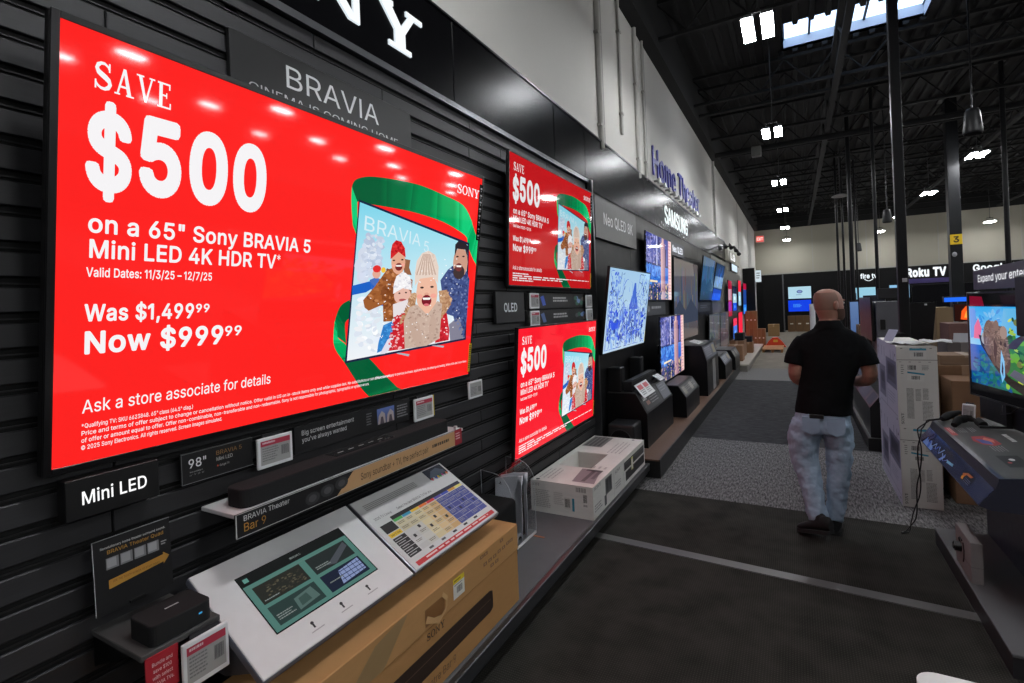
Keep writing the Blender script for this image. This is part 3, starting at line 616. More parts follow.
    def bars(s, a, b, c, d, col, L=2):
        x = a
        while x < c:
            wb = (c - a) * random.choice((0.03, 0.05, 0.08))
            s.rect(x, b, min(x + wb, c), d, col, L)
            x += wb + (c - a) * random.choice((0.03, 0.05))


def _ribbon(pts, ws):
    L_, R_ = [], []
    for i, (x, y) in enumerate(pts):
        x0, y0 = pts[max(i - 1, 0)]
        x1, y1 = pts[min(i + 1, len(pts) - 1)]
        d = math.hypot(x1 - x0, y1 - y0) or 1
        nx, ny = -(y1 - y0) / d, (x1 - x0) / d
        L_.append((x + nx * ws[i] / 2, y + ny * ws[i] / 2))
        R_.append((x - nx * ws[i] / 2, y - ny * ws[i] / 2))
    return [[L_[i], L_[i + 1], R_[i + 1], R_[i]] for i in range(len(pts) - 1)]


def _ring(cx, cy, rx, ry, tx, ty, n=28):
    o = []
    for i in range(n):
        a, b = 2 * PI * i / n, 2 * PI * (i + 1) / n
        o.append([(cx + rx * math.cos(a), cy + ry * math.sin(a)), (cx + rx * math.cos(b), cy + ry * math.sin(b)),
                  (cx + (rx - tx) * math.cos(b), cy + (ry - ty) * math.sin(b)), (cx + (rx - tx) * math.cos(a), cy + (ry - ty) * math.sin(a))])
    return o


def rc(a, b, c, d):
    return [(a, b), (c, b), (c, d), (a, d)]


_S = [(0.80, 0.76), (0.72, 0.88), (0.55, 0.955), (0.38, 0.945), (0.22, 0.86), (0.17, 0.74), (0.24, 0.62), (0.42, 0.54), (0.62, 0.46),
      (0.78, 0.37), (0.84, 0.25), (0.76, 0.12), (0.58, 0.045), (0.38, 0.05), (0.2, 0.13), (0.1, 0.26)]
_SW = [0.08, 0.09, 0.1, 0.12, 0.17, 0.2, 0.21, 0.22, 0.22, 0.21, 0.2, 0.17, 0.12, 0.1, 0.09, 0.08]
SERIF = {
    'S': (0.95, _ribbon(_S, _SW) + [rc(0.76, 0.68, 0.84, 1.0), rc(0.07, 0.0, 0.15, 0.32)]),
    'O': (1.15, _ring(0.575, 0.5, 0.56, 0.52, 0.22, 0.09)),
    'N': (1.25, [rc(0.14, 0.0, 0.26, 1.0), rc(0.98, 0.0, 1.1, 1.0), [(0.1, 1.0), (0.36, 1.0), (1.1, 0.0), (0.9, 0.0)],
                 rc(0.0, 0.9, 0.3, 1.0), rc(0.02, 0.0, 0.4, 0.1), rc(0.82, 0.9, 1.22, 1.0)]),
    'Y': (1.15, [rc(0.46, 0.0, 0.7, 0.45), [(0.06, 0.98), (0.34, 0.98), (0.7, 0.42), (0.46, 0.42)],
                 [(0.84, 0.98), (0.98, 0.98), (0.7, 0.42), (0.54, 0.42)], rc(0.0, 0.89, 0.44, 1.0), rc(0.74, 0.89, 1.14, 1.0), rc(0.32, 0.0, 0.84, 0.11)]),
    'A': (1.05, [[(0.1, 0.0), (0.2, 0.0), (0.58, 1.0), (0.46, 1.0)], [(0.7, 0.0), (0.92, 0.0), (0.6, 1.0), (0.44, 1.0)], rc(0.26, 0.28, 0.76, 0.36),
                 rc(0.0, 0.0, 0.3, 0.06), rc(0.62, 0.0, 1.05, 0.06)]),
    'V': (1.05, [[(0.1, 1.0), (0.3, 1.0), (0.6, 0.0), (0.46, 0.0)], [(0.84, 1.0), (0.94, 1.0), (0.58, 0.0), (0.48, 0.0)],
                 rc(0.0, 0.94, 0.42, 1.0), rc(0.72, 0.94, 1.05, 1.0)]),
    'E': (0.9, [rc(0.14, 0.0, 0.34, 1.0), rc(0.04, 0.93, 0.8, 1.0), rc(0.04, 0.0, 0.86, 0.07), rc(0.3, 0.47, 0.62, 0.54),
                rc(0.72, 0.76, 0.8, 1.0), rc(0.78, 0.0, 0.86, 0.24), rc(0.55, 0.4, 0.62, 0.62)]),
}
# ================================================================== THE ROOM
K = (10, 10, 11)            # black paint
b = B()
for y0, y1, m in ((-8, 3.44, 'ribbed_mat'), (3.44, 4.69, 'ribbed_mat'), (4.69, 6.78, 'streak_carpet'), (6.78, 12.1, 'plank_carpet'), (12.1, 14.2, 'grey_carpet'), (14.2, 32.0, 'concrete')):
    b.face([(-1.9, y0, 0), (25, y0, 0), (25, y1, 0), (-1.9, y1, 0)], (90, 90, 90), m)
b.build('floor', kind='structure')

b = B()                     # flat strip where the two mats meet
b.prism([(-1.42, 3.575), (0.79, 3.445), (0.79, 3.53), (-1.42, 3.66)], 'z', 0.0, 0.006, (88, 87, 86), 'plastic')
b.build('trim_1', kind='structure')

# left wall: pale painted upper wall with seams and pipes
b = B()
WHT = (205, 203, 197)
b.box((-1.98, -8, 0), (-1.88, 32, 5.62), WHT, 'paint_wall')
for y in (-2.2, 1.2, 5.75, 7.75, 15.0, 22.0, 27.0):
    b.box((-1.882, y, 2.9), (-1.872, y + 0.05, 5.62), (150, 148, 143), 'paint_wall')
b.build('wall_left', kind='structure')
for k, (y, z0, z1, r) in enumerate(((5.6, 3.5, 6.3, 0.035), (6.44, 3.9, 6.3, 0.02), (7.2, 3.5, 6.3, 0.03), (7.62, 3.55, 6.3, 0.018), (15.2, 3.5, 6.2, 0.03))):
    b = B()
    b.cyl((-1.855, y, z0), (-1.855, y, z1), r, n=10, col=(186, 184, 178), m='paint_wall')
    for zz in (z0 + 0.25, z0 + 1.3):
        b.box((-1.88, y - r * 1.7, zz), (-1.83, y + r * 1.7, zz + 0.03), (170, 168, 162), 'metal')
    b.build('wall_conduit', tag_=('pale pipe on the white wall, ' + ('leftmost, thickest', 'with its lower end stopping short', 'wider of the pair before the blue lettering', 'nearest to the first blue letter', 'far beyond the blue lettering')[k], 'pipe', 'pipes on the white wall'))
b = B()                     # dark beam over the left wall
b.box((-2.0, -8, 5.62), (-1.7, 32, 6.5), (10, 10, 11), 'matte')
b.build('trim_2', kind='structure')

# back, right and front walls
b = B()
b.box((-2, 31.95, 3.1), (25, 32.1, 5.62), (158, 154, 140), 'paint_wall')
b.box((-2, 31.93, 3.1), (25, 31.96, 3.16), (150, 149, 142), 'paint_wall')
for x in (0.9, 3.3, 6.2, 9.2):
    b.box((x, 31.935, 3.1), (x + 0.05, 31.95, 5.62), (158, 156, 148), 'paint_wall')
b.box((-2, 31.95, 5.62), (25, 32.1, 6.5), (20, 20, 21), 'matte')
b.box((-2, 31.9, 0), (25, 32.1, 3.1), (9, 9, 10), 'black_laminate')
for x in (2.6, 4.6, 7.0, 9.8):
    b.box((x, 31.86, 0), (x + 0.06, 31.9, 3.1), (40, 40, 42), 'metal')
b.build('wall_back', kind='structure')
b = B()
b.box((24, -8, 3.0), (24.2, 32, 6.5), (150, 149, 144), 'paint_wall')
b.box((24, -8, 0), (24.2, 32, 3.0), (40, 40, 42), 'plastic')
b.build('wall_right', kind='structure')
b = B()
b.box((-2, -8.2, 3.0), (25, -8, 6.5), (150, 149, 144), 'paint_wall')
b.box((-2, -8.2, 0), (25, -8, 3.0), (40, 40, 42), 'plastic')
b.build('wall_front', kind='structure')

# ceiling deck with a skylight well, ribs on its underside
SX0, SX1, SY0, SY1 = -0.02, 2.1, 10.05, 11.12
b = B()
DK = (7, 7, 8)
Z = 6.45
for x0, x1, y0, y1 in ((-2, SX0, -8, 32), (SX1, 25, -8, 32), (SX0, SX1, -8, SY0), (SX0, SX1, SY1, 32)):
    b.box((x0, y0, Z), (x1, y1, Z + 0.05), DK, 'matte')
x = -1.8
while x < 16:
    segs = ((-8, SY0), (SY1, 32)) if SX0 - 0.2 < x < SX1 else ((-8, 32),)
    for y0, y1 in segs:
        b.prism([(x, Z), (x + 0.1, Z), (x + 0.085, Z - 0.06), (x + 0.015, Z - 0.06)], 'y', y0, y1, (8, 8, 9), 'matte')
    x += 0.24
b.build('ceiling', kind='structure')

t = thing('skylight', 'long bright skylight with bluish well set in the dark roof deck', 'skylight', (1.04, 10.6, Z))
b = B()
WB = (205, 214, 226)
b.box((SX0 - 0.03, SY0 - 0.03, Z), (SX1 + 0.03, SY0, Z + 0.22), WB, 'paint_wall')
b.box((SX0 - 0.03, SY1, Z), (SX1 + 0.03, SY1 + 0.03, Z + 0.22), WB, 'paint_wall')
b.box((SX0 - 0.03, SY0, Z), (SX0, SY1, Z + 0.22), WB, 'paint_wall')
b.box((SX1, SY0, Z), (SX1 + 0.03, SY1, Z + 0.22), WB, 'paint_wall')
b.build('well', t)
b = B()
for k in range(6):
    xx = SX0 + (SX1 - SX0) * k / 5
    b.box((xx - 0.02, SY0, Z + 0.19), (xx + 0.02, SY1, Z + 0.22), (60, 64, 70), 'metal')
b.build('glazing_bar', t)

# open web roof trusses, one object each
def truss_mesh(z, x0, x1, h, col, step):
    b = B()
    b.box((x0, -0.04, z), (x1, 0.04, z + 0.05), col, 'matte')
    b.box((x0, -0.04, z - h), (x1, 0.04, z - h + 0.05), col, 'matte')
    x, up = x0, True
    while x < x1 - 0.01:
        xe = min(x + step, x1)
        b.cyl((x, 0, z if up else z - h + 0.05), (xe, 0, z - h + 0.05 if up else z), 0.015, n=5, col=col, m='matte')
        x, up = xe, not up
    return b
tb = truss_mesh(6.33, -1.7, 24, 0.55, (8, 8, 9), 0.42)
tr = None
for k in range(16):
    y = 2.4 + k * 1.9
    if SY0 - 0.35 < y < SY1 - 0.3:
        y = SY1 + 0.12
    if tr is None:
        tr = tb.build('roof_truss', tag_=('dark open web steel truss spanning under the roof deck', 'roof truss', 'open web trusses under the roof'), base=(0, 0, 0))
        o = tr
    else:
        o = tr.copy(); COL.objects.link(o)
    o.location = (0, y, 0)
for k, x in enumerate((0.8, 4.6, 8.4)):          # deep girders along the room
    b = B()
    b.box((x - 0.05, -6, 6.2), (x + 0.05, 31.8, 6.28), (10, 10, 11), 'matte')
    b.box((x - 0.05, -6, 5.62), (x + 0.05, 31.8, 5.7), (10, 10, 11), 'matte')
    y, up = -6.0, True
    while y < 31.7:
        b.cyl((x, y, 6.22 if up else 5.68), (x, y + 0.9, 5.68 if up else 6.22), 0.022, n=5, col=(7, 7, 8), m='matte')
        y += 0.9; up = not up
    b.build('roof_girder', tag_=('dark steel girder running away lengthwise under the roof, ' + ('nearest the left wall', 'second from the left wall', 'third from the left wall')[k], 'girder', 'lengthwise roof girders'))
b = B()
b.cyl((-1.7, 14.4, 5.55), (13, 14.4, 5.55), 0.07, n=10, col=(20, 20, 21), m='matte')
b.build('sprinkler_pipe', tag_=('dark pipe crossing the ceiling beyond the second lamp', 'pipe'))

# ------------------------------------------------------------------ ceiling lamps
def make_lamp():
    t = thing('high_bay_lamp', 'x', 'ceiling lamp', (0, 0, 4.8), 'twin panel ceiling lamps', local=True)
    b = B()
    for s in (-1, 1):
        b.box((s * 0.1 - 0.062, -0.282, 0.032), (s * 0.1 + 0.062, 0.282, 0.07), (110, 112, 114), 'plastic', 0.008)
    b.box((-0.11, -0.02, 0.2), (0.11, 0.02, 0.22), (12, 12, 12), 'matte', 0.004)
    for s in (-1, 1):
        b.cyl((s * 0.1, 0, 0.065), (s * 0.1, 0, 0.205), 0.006, n=6, col=(20, 20, 20), m='matte')
    b.box((-0.02, -0.02, 0.2), (0.02, 0.02, 0.25), (20, 20, 21), 'plastic', 0.006)
    hs = b.build('housing', t)
    for s in (-1, 1):
        b = B()
        x0, x1 = s * 0.1 - 0.06, s * 0.1 + 0.06
        b.box((x0, -0.28, 0.008), (x1, 0.28, 0.03), (250, 252, 255), 'lamp_panel', 0.006, 1)
        b.build('light_panel', hs)
    b = B()
    b.tube([(0, 0, 0.24), (0.0, 0.0, 0.35), (0.01, 0.0, 0.6), (0.0, 0, 1.0), (0.0, 0, 1.66)], 0.008, 6, (60, 60, 62), 'plastic')
    b.build('cord', t)
    return t
lamp0 = None
LY = (6.53, 10.74, 15.4, 20.2, 25.3, 30.6, 1.6, -3.4)
place = {(0, 0): 'nearest twin panel ceiling lamp, largest, hanging beside the skylight', (0, 1): 'second twin panel ceiling lamp from the front in the row by the left wall',
         (0, 2): 'third twin panel ceiling lamp from the front in the row by the left wall', (0, 3): 'fourth twin panel ceiling lamp from the front in the row by the left wall',
         (0, 4): 'fifth twin panel ceiling lamp from the front in the row by the left wall', (0, 5): 'farthest twin panel ceiling lamp in the left row, beside the exit sign',
         (1, 2): 'twin panel ceiling lamp just below the largest hanging speaker', (1, 3): 'twin panel ceiling lamp second below the large hanging speaker',
         (1, 4): 'twin panel ceiling lamp right beside the tall nearest pole', (1, 5): 'small far twin panel ceiling lamp below the middle hanging speaker',
         (2, 5): 'far twin panel ceiling lamp at the right, low over the back wall'}
for ix, x in enumerate((-0.26, 3.75, 7.8, 11.8, 15.8, 19.8)):
    for iy, y in enumerate(LY):
        if lamp0 is None:
            o = lamp0 = make_lamp()
        else:
            o = copy_tree(lamp0)
        o.location = (x, y, 4.8)
        o['label'] = place.get((ix, iy), 'twin panel ceiling lamp over the sales floor outside the picture')

# ------------------------------------------------------------------ left wall display: slatted bay
YE = 5.05                   # where the slatted bay ends
SW_ = -1.86
b = B()
b.box((-1.88, -1.5, 0.1), (-1.872, YE, 3.03), (8, 8, 8), 'matte')
z = 3.0 - 0.0975
k = 0
while z > 0.1:
    seams = [-1.5] + [s + (0.43 if k % 2 else 0) + random.uniform(-0.02, 0.02) for s in (0.35, 1.62, 2.86, 4.1)] + [YE]
    for a, c in zip(seams, seams[1:]):
        v = random.randint(-4, 5)
        b.box((-1.872, a + 0.002, z + 0.026), (SW_, c - 0.002, z + 0.0975 - 0.004), (40 + v, 40 + v, 42 + v), 'slat_board', 0.003, 1)
        b.box((-1.872, a + 0.002, z + 0.006), (SW_ - 0.007, c - 0.002, z + 0.010), (26, 26, 27), 'slat_board')
    z -= 0.0975
    k += 1
b.build('wall_left_slatted', kind='structure')

b = B()                     # steel ledge between slats and fascia
b.box((-1.88, -1.5, 3.0), (-1.83, YE + 0.02, 3.035), (120, 121, 124), 'metal')
b.box((-1.88, YE, 0.15), (-1.80, YE + 0.04, 3.03), (92, 93, 96), 'metal')
b.build('trim_3', kind='structure')

b = B()                     # glossy black fascia, in panels
ys = [-1.5, 2.69, 4.25, 5.02, 7.38, 8.0, 8.95, 11.0, 13.0, 15.0, 17.2]
for a, c in zip(ys, ys[1:]):
    z0 = 3.035 if c <= 5.03 else 2.94
    b.box((-1.88, a + 0.004, z0), (-1.85 if not (8.2 < (a + c) / 2 < 8.5) else -1.85, c - 0.004, 3.57), (13, 13, 15), 'fascia_gloss', 0.003, 1)
b.box((-1.88, -1.5, 3.57), (-1.84, 17.2, 3.585), (60, 61, 63), 'metal')
b.build('trim_4', kind='structure')

b = B()                     # smooth dark wall of the next bay
for a, c in zip((YE + 0.04, 6.6, 8.4, 10.2, 12.0), (6.6, 8.4, 10.2, 12.0, 14.0)):
    b.box((-1.88, a + 0.003, 2.62), (-1.86, c - 0.003, 2.94), (58, 57, 51), 'black_laminate')
    b.box((-1.88, a + 0.003, 0.18), (-1.86, c - 0.003, 2.615), (19, 19, 20), 'black_laminate')
b.box((-1.88, 14.0, 0.18), (-1.86, 22, 2.7), (120, 116, 108), 'satin')
b.box((-1.88, 14.0, 2.7), (-1.85, 20.5, 3.0), (80, 80, 76), 'satin')
b.box((-1.88, 17.25, 3.0), (-1.78, 21.4, 3.5), (168, 166, 152), 'satin')
b.build('wall_left_display', kind='structure')

# lit brand lettering on the fascia (four separate letters, two reach into the picture)
t = thing('lit_wall_lettering', 'large backlit white slab serif letters on the black fascia', 'sign', (-1.84, 0.9, 3.15))
for c, y0, y1 in (('S', -0.35, 0.12), ('O', 0.22, 0.76), ('N', 0.87, 1.7), ('Y', 1.8, 2.36)):
    if c == 'N':
        y0, y1 = 1.49, 1.93
    if c == 'Y':
        y0, y1 = 1.975, 2.375
    if c == 'O':
        y0, y1 = 1.06, 1.44
    if c == 'S':
        y0, y1 = 0.70, 1.02
    b = B()
    a = Art(b, (-1.838, y0, 3.40), (0, 1, 0), (0, 0, -1), y1 - y0, 0.245, 'backlit')
    a.serif(c, 0, 1, 1, 1, (235, 240, 242), 1)
    for pl in SERIF[c][1]:
        pw = SERIF[c][0]
        b.prism([(y0 + px / pw * (y1 - y0), 3.155 + pz * 0.245) for px, pz in pl], 'x', -1.849, -1.839, (205, 215, 222), 'backlit')
    b.build('letter', t)

# blue raised letters on the white wall
t = thing('raised_wall_lettering', 'deep blue raised letters reading Home Theater on the white wall', 'sign', (-1.86, 10.2, 3.7))
b = B()
a = Art(b, (-1.87, 8.05, 4.2), (0, 1, 0), (0, 0, -1), 4.4, 0.46, 'plastic')
a.solid('Home Theater', 0, 1, 0.98, 1.0, (22, 30, 150), 0.02, bold=0.016)
b.build('letters', t)
b = B()
for k in range(11):
    b.cyl((-1.88, 8.2 + k * 0.39, 3.66), (-1.8, 8.2 + k * 0.39, 3.66), 0.02, n=8, col=(170, 170, 168), m='metal')
    b.cyl((-1.8, 8.2 + k * 0.39, 3.62), (-1.8, 8.2 + k * 0.39, 3.7), 0.035, 0.02, n=8, col=(190, 190, 188), m='metal')
b.build('mounting_rail', t)

t = thing('fascia_sign', 'backlit white brand capitals on the fascia below the blue lettering', 'sign', (-1.85, 9.7, 3.05))
b = B()
a = Art(b, (-1.84, 8.66, 3.36), (0, 1, 0), (0, 0, -1), 2.05, 0.3, 'backlit')
a.solid('SAMSUNG', 0, 1, 0.98, 1.0, (236, 246, 246), 0.008, bold=0.006)
b.build('letters', t)

# ------------------------------------------------------------------ platforms
t = thing('display_platform', 'long low grey topped platform with black edge under the nearest displays', 'platform', (-1.6, 1.7, 0))
b = B()
b.box((-1.87, -1.5, 0.125), (-1.335, YE - 0.04, 0.15), (92, 92, 94), 'matte', 0.003, 1)
b.build('deck', t)
b = B()
b.box((-1.335, -1.5, 0.085), (-1.30, YE - 0.04, 0.155), (48, 49, 51), 'satin', 0.006, 2)
b.box((-1.35, -1.5, 0.045), (-1.325, YE - 0.04, 0.085), (22, 22, 23), 'satin', 0.004, 1)
b.build('front_lip', t)
b = B()
b.box((-1.87, -1.5, 0.0), (-1.40, YE - 0.04, 0.125), (12, 12, 12), 'plastic')
b.build('kick_board', t)
b = B()
b.box((-1.86, 3.11, 0.15), (-1.55, 3.13, 0.1515), (150, 84, 44), 'plastic')
b.build('seam_strip', t)

t = thing('display_platform', 'wood topped black platform under the stepped consoles', 'platform', (-1.5, 9, 0))
b = B()
b.box((-1.86, YE, 0.165), (-1.215, 13.4, 0.18), (104, 78, 62), 'wood_floor')
b.build('deck', t)
b = B()
b.box((-1.86, YE, 0.0), (-1.225, 13.4, 0.165), (24, 24, 24), 'plastic')
b.box((-1.225, YE, 0.0), (-1.21, 13.4, 0.182), (30, 30, 30), 'plastic')
b.build('base', t)

t = thing('display_platform', 'pale grey low platform carrying small brown cartons in the distance', 'platform', (-1.4, 16.5, 0))
b = B()
b.box((-1.86, 13.42, 0.14), (-1.02, 19.9, 0.18), (176, 170, 160), 'plastic', 0.004, 1)
b.build('deck', t)
b = B()
b.box((-1.84, 13.44, 0.0), (-1.05, 19.9, 0.14), (120, 116, 110), 'plastic')
b.build('base', t)
# ================================================================== TELEVISIONS
LEFT = PI / 2               # facing out from the left wall


def art_on(b, w, h, m='screen', y=-0.002, z=0.0, x=0.0):
    return Art(b, (x - w / 2, y, z + h), (1, 0, 0), (0, 0, -1), w, h, m)


def tv(name, label, w, h, loc, rot, draw, group=None, bez=0.012, depth=0.045, cat='television', mount=0.0, extra=None, frame=(18, 18, 20)):
    t = thing(name, label, cat, loc, group, True, rot)
    b = B()
    b.box((-w / 2 - bez, 0.004, -bez), (w / 2 + bez, depth * 0.6, h + bez), (16, 16, 17), 'plastic', 0.004, 1)
    b.box((-w * 0.36, depth * 0.6, h * 0.12), (w * 0.36, depth, h * 0.72), (14, 14, 15), 'plastic', 0.01, 1)
    hs = b.build('housing', t)
    b = B()
    for a, c in (((-w / 2 - bez, -0.004, -bez), (-w / 2, 0.006, h + bez)), ((w / 2, -0.004, -bez), (w / 2 + bez, 0.006, h + bez)),
                 ((-w / 2, -0.004, h), (w / 2, 0.006, h + bez)), ((-w / 2, -0.004, -bez), (w / 2, 0.006, 0))):
        b.box(a, c, frame, 'satin', 0.0015, 1)
    b.build('bezel', t)
    b = B()
    draw(art_on(b, w, h), w, h)
    b.build('screen', t)
    if mount > 0:
        b = B()
        b.box((-0.2, depth, h * 0.3), (0.2, depth + 0.015, h * 0.65), (22, 22, 22), 'metal')
        b.box((-0.04, depth, h * 0.36), (0.04, depth + mount, h * 0.5), (22, 22, 22), 'metal')
        b.build('wall_mount', hs)
    if extra:
        extra(t, w, h)
    return t


RED = (255, 34, 32)
WH = (246, 244, 246)
TQ = homog([(61, 16.5), (480, 182), (49.8, 467.6), (470, 378.5)], [(0, 0), (1, 0), (0, 1), (1, 1)])


def Q(pts, ox=340, oy=190, s=3.793):
    return [TQ((ox + x / s, oy + y / s)) for x, y in pts]


def Q5(pts):
    return Q(pts, 330, 170, 2.97)


def smooth(p, k=4):
    o = []
    for i in range(len(p) - 1):
        a, b_, c, d = p[max(i - 1, 0)], p[i], p[i + 1], p[min(i + 2, len(p) - 1)]
        for q in range(k):
            t_ = q / k
            o.append(tuple(0.5 * (2 * b_[j] + (c[j] - a[j]) * t_ + (2 * a[j] - 5 * b_[j] + 4 * c[j] - d[j]) * t_ ** 2 + (3 * b_[j] - a[j] - 3 * c[j] + d[j]) * t_ ** 3) for j in (0, 1)))
    return o + [p[-1]]


def sale_screen(red, dim=1.0, detail=True):
    def D(c):
        return tuple(x * dim for x in c)

    def draw(a, w, h):
        wh = D(WH)
        a.rect(0, 0, 1, 1, D(red), 0)
        # ribbon, back folds first
        g1, g2, g3 = D((0, 92, 52)), D((0, 168, 92)), D((20, 205, 122))
        cl = lambda P: [(min(x, 0.9995), min(y, 0.9995)) for x, y in P]
        def band(top, bot, cs):
            P, O = cl(Q5(smooth(top))), cl(Q5(smooth(bot)))
            cs = [cs[min(i // 4, len(cs) - 1)] for i in range(len(P))]
            for i in range(len(P) - 1):
                a.poly([P[i], P[i + 1], O[i + 1], O[i]], cs[i], 1, [cs[i], cs[min(i + 2, len(cs) - 1)], cs[min(i + 2, len(cs) - 1)], cs[i]])
        band([(58, 50), (70, 30), (110, 22), (180, 31), (260, 50), (330, 80), (390, 112), (417, 160)],
             [(75, 96), (80, 96), (110, 103), (180, 116), (250, 132), (330, 160), (390, 196), (407, 215)], [g1, g1, g1, D((0, 110, 62)), D((0, 135, 75)), g2, g3, g3])
        band([(58, 50), (57, 100), (62, 165)], [(75, 96), (76, 150), (78, 206)], [g3, g3, g2])
        band([(417, 160), (422, 178), (436, 215), (452, 240)], [(405, 180), (405, 225), (425, 278), (452, 312)], [g3, g2, g3, g3])
        band([(57, 388), (30, 405), (14, 445), (9, 490)], [(60, 440), (45, 455), (44, 480), (48, 520)], [g1, g1, D((0, 120, 66)), D((0, 130, 72))])
        band([(12, 450), (9, 490), (10, 520), (20, 545), (45, 580), (90, 650), (125, 690), (140, 720)], [(22, 470), (22, 500), (44, 520), (60, 540), (110, 560), (160, 612), (215, 668), (240, 700)],
             [g3, g3, g2, g2, g1, g1, D((0, 120, 66)), g2])
        # the pictured television
        a.poly(Q([(64, 38), (486, 211), (481, 582), (18, 664)]), D((24, 34, 66)), 2)
        a.poly(Q([(215, 630), (222, 626), (266, 634), (262, 642)]), D((170, 178, 190)), 2)
        a.poly(Q([(350, 603), (357, 599), (398, 604), (395, 611)]), D((170, 178, 190)), 2)
        sk, sw = D((126, 214, 236)), D((240, 243, 248))
        q = Q([(67, 48), (480, 218), (474, 575), (26, 654)])
        a.poly(q, sk, 2.4, [sk, D((170, 226, 240)), sw, sw])
        def P(pts, c, L=3):
            a.poly(Q(pts), D(c), L)
        def T(pts, cs, n, r, L, st=1.6):
            a.dab(Q(pts), [D(c) for c in cs], n, r / 1000, L, rnd, st)
        def E(x, y, rx, ry, c, L=3, n=14):
            a.poly(Q([(x + rx * math.cos(2 * PI * i / n), y + ry * math.sin(2 * PI * i / n)) for i in range(n)]), D(c), L)
        rnd = random.Random(3)
        T([(82, 170), (150, 180), (158, 300), (76, 335)], ((204, 214, 232), (188, 202, 224), (220, 228, 240)), 90, 7, 2.75)
        T([(70, 420), (150, 410), (140, 615), (62, 625)], ((232, 238, 246), (222, 230, 242), (246, 248, 252)), 60, 8, 2.75)
        for x, y, r in ((105, 205, 22), (92, 250, 30), (125, 262, 26), (75, 290, 26), (118, 305, 30), (142, 285, 14), (100, 175, 10), (82, 330, 24)):
            E(x, y, r, r * 1.15, rnd.choice(((196, 205, 226), (210, 218, 234), (184, 196, 220))), 2.7)
        P([(42, 366), (108, 350), (128, 372), (95, 392), (42, 402)], (28, 96, 196), 3)
        P([(128, 440), (160, 420), (165, 446)], (30, 110, 210), 3)
        P([(108, 345), (132, 335), (155, 345), (150, 395), (118, 392)], (70, 110, 190), 3)
        E(134, 322, 16, 18, (228, 170, 150), 3.3)
        E(135, 303, 16, 14, (226, 44, 44), 3.6); E(160, 308, 9, 11, (244, 196, 60), 3.6)
        P([(84, 422), (130, 368), (172, 308), (196, 300), (242, 330), (272, 348), (266, 430), (215, 455), (195, 505), (163, 506), (160, 440), (106, 463), (90, 450)], (158, 92, 46), 3.8)
        P([(150, 380), (200, 345), (205, 440), (165, 470)], (132, 72, 34), 3.9)
        P([(232, 265), (262, 272), (258, 300), (268, 330), (240, 325)], (150, 100, 70), 3.7)
        E(216, 280, 27, 46, (228, 168, 140), 4.1)
        E(218, 297, 14, 15, (122, 34, 34), 4.3); P([(206, 290), (231, 290), (228, 296), (209, 296)], (250, 246, 240), 4.4)
        P([(186, 268), (186, 238), (192, 210), (206, 195), (226, 201), (240, 226), (244, 262), (216, 240)], (212, 34, 38), 4.3)
        P([(198, 400), (200, 362), (210, 332), (235, 315), (262, 335), (270, 388), (236, 378)], (244, 242, 244), 4.6)
        E(234, 408, 33, 34, (232, 184, 168), 4.4); E(234, 424, 14, 5, (180, 90, 90), 4.6)
        E(222, 398, 4, 3, (60, 40, 40), 4.6); E(247, 396, 4, 3, (60, 40, 40), 4.6)
        P([(198, 440), (262, 420), (262, 470), (200, 490)], (232, 224, 226), 4.7)
        P([(140, 626), (145, 586), (163, 520), (196, 505), (204, 540), (176, 612)], (52, 132, 206), 4.2)
        P([(378, 352), (405, 312), (424, 298), (450, 352), (474, 312), (489, 350), (482, 505), (472, 578), (445, 545), (430, 490), (400, 480), (414, 430), (384, 392)], (64, 80, 134), 3.8)
        P([(414, 522), (448, 494), (470, 540), (468, 577), (420, 585)], (132, 130, 148), 4.0)
        E(453, 285, 28, 58, (206, 156, 134), 4.1)
        E(448, 322, 22, 27, (62, 46, 48), 4.2); E(447, 303, 13, 16, (118, 50, 50), 4.3); P([(437, 295), (458, 296), (456, 303), (439, 302)], (248, 244, 240), 4.4)
        P([(430, 262), (432, 216), (444, 202), (468, 210), (480, 222), (478, 262), (470, 236), (440, 232)], (42, 36, 44), 4.3)
        E(441, 262, 5, 3, (60, 40, 40), 4.4); E(464, 262, 5, 3, (60, 40, 40), 4.4)
        P([(244, 440), (272, 398), (290, 400), (282, 450), (240, 500), (222, 520)], (188, 142, 104), 4.6)
        P([(372, 392), (402, 388), (424, 430), (400, 480), (384, 500)], (188, 142, 104), 4.6)
        P([(178, 620), (188, 560), (205, 482), (245, 470), (250, 612)], (204, 34, 46), 4.5)
        P([(368, 480), (405, 478), (416, 545), (414, 582), (362, 592)], (206, 34, 46), 4.5)
        P([(150, 632), (180, 575), (205, 560), (190, 612), (170, 630)], (225, 222, 236), 4.7)
        E(327, 400, 41, 80, (238, 186, 160), 4.8)
        E(326, 428, 19, 22, (124, 22, 36), 5.0); P([(310, 417), (343, 417), (338, 425), (314, 425)], (252, 250, 246), 5.1)
        E(326, 444, 10, 5, (224, 110, 118), 5.1)
        E(308, 378, 7, 4, (58, 42, 40), 5.0); E(346, 376, 7, 4, (58, 42, 40), 5.0)
        P([(280, 372), (280, 322), (286, 276), (306, 246), (332, 238), (356, 254), (370, 300), (368, 362), (348, 338), (300, 344)], (230, 211, 198), 5.2)
        for i in range(7):
            P([(284 + i * 12, 330), (289 + i * 12, 330), (312 + i * 4, 250), (309 + i * 4, 250)], (196, 166, 150), 5.4)
        P([(240, 505), (262, 452), (290, 442), (330, 484), (368, 430), (386, 442), (378, 575), (330, 602), (246, 612)], (202, 176, 160), 5.2)
        P([(262, 470), (300, 520), (318, 600), (290, 606), (262, 540)], (196, 168, 152), 5.4)
        P([(352, 470), (366, 520), (352, 590), (340, 590), (336, 520)], (196, 168, 152), 5.4)
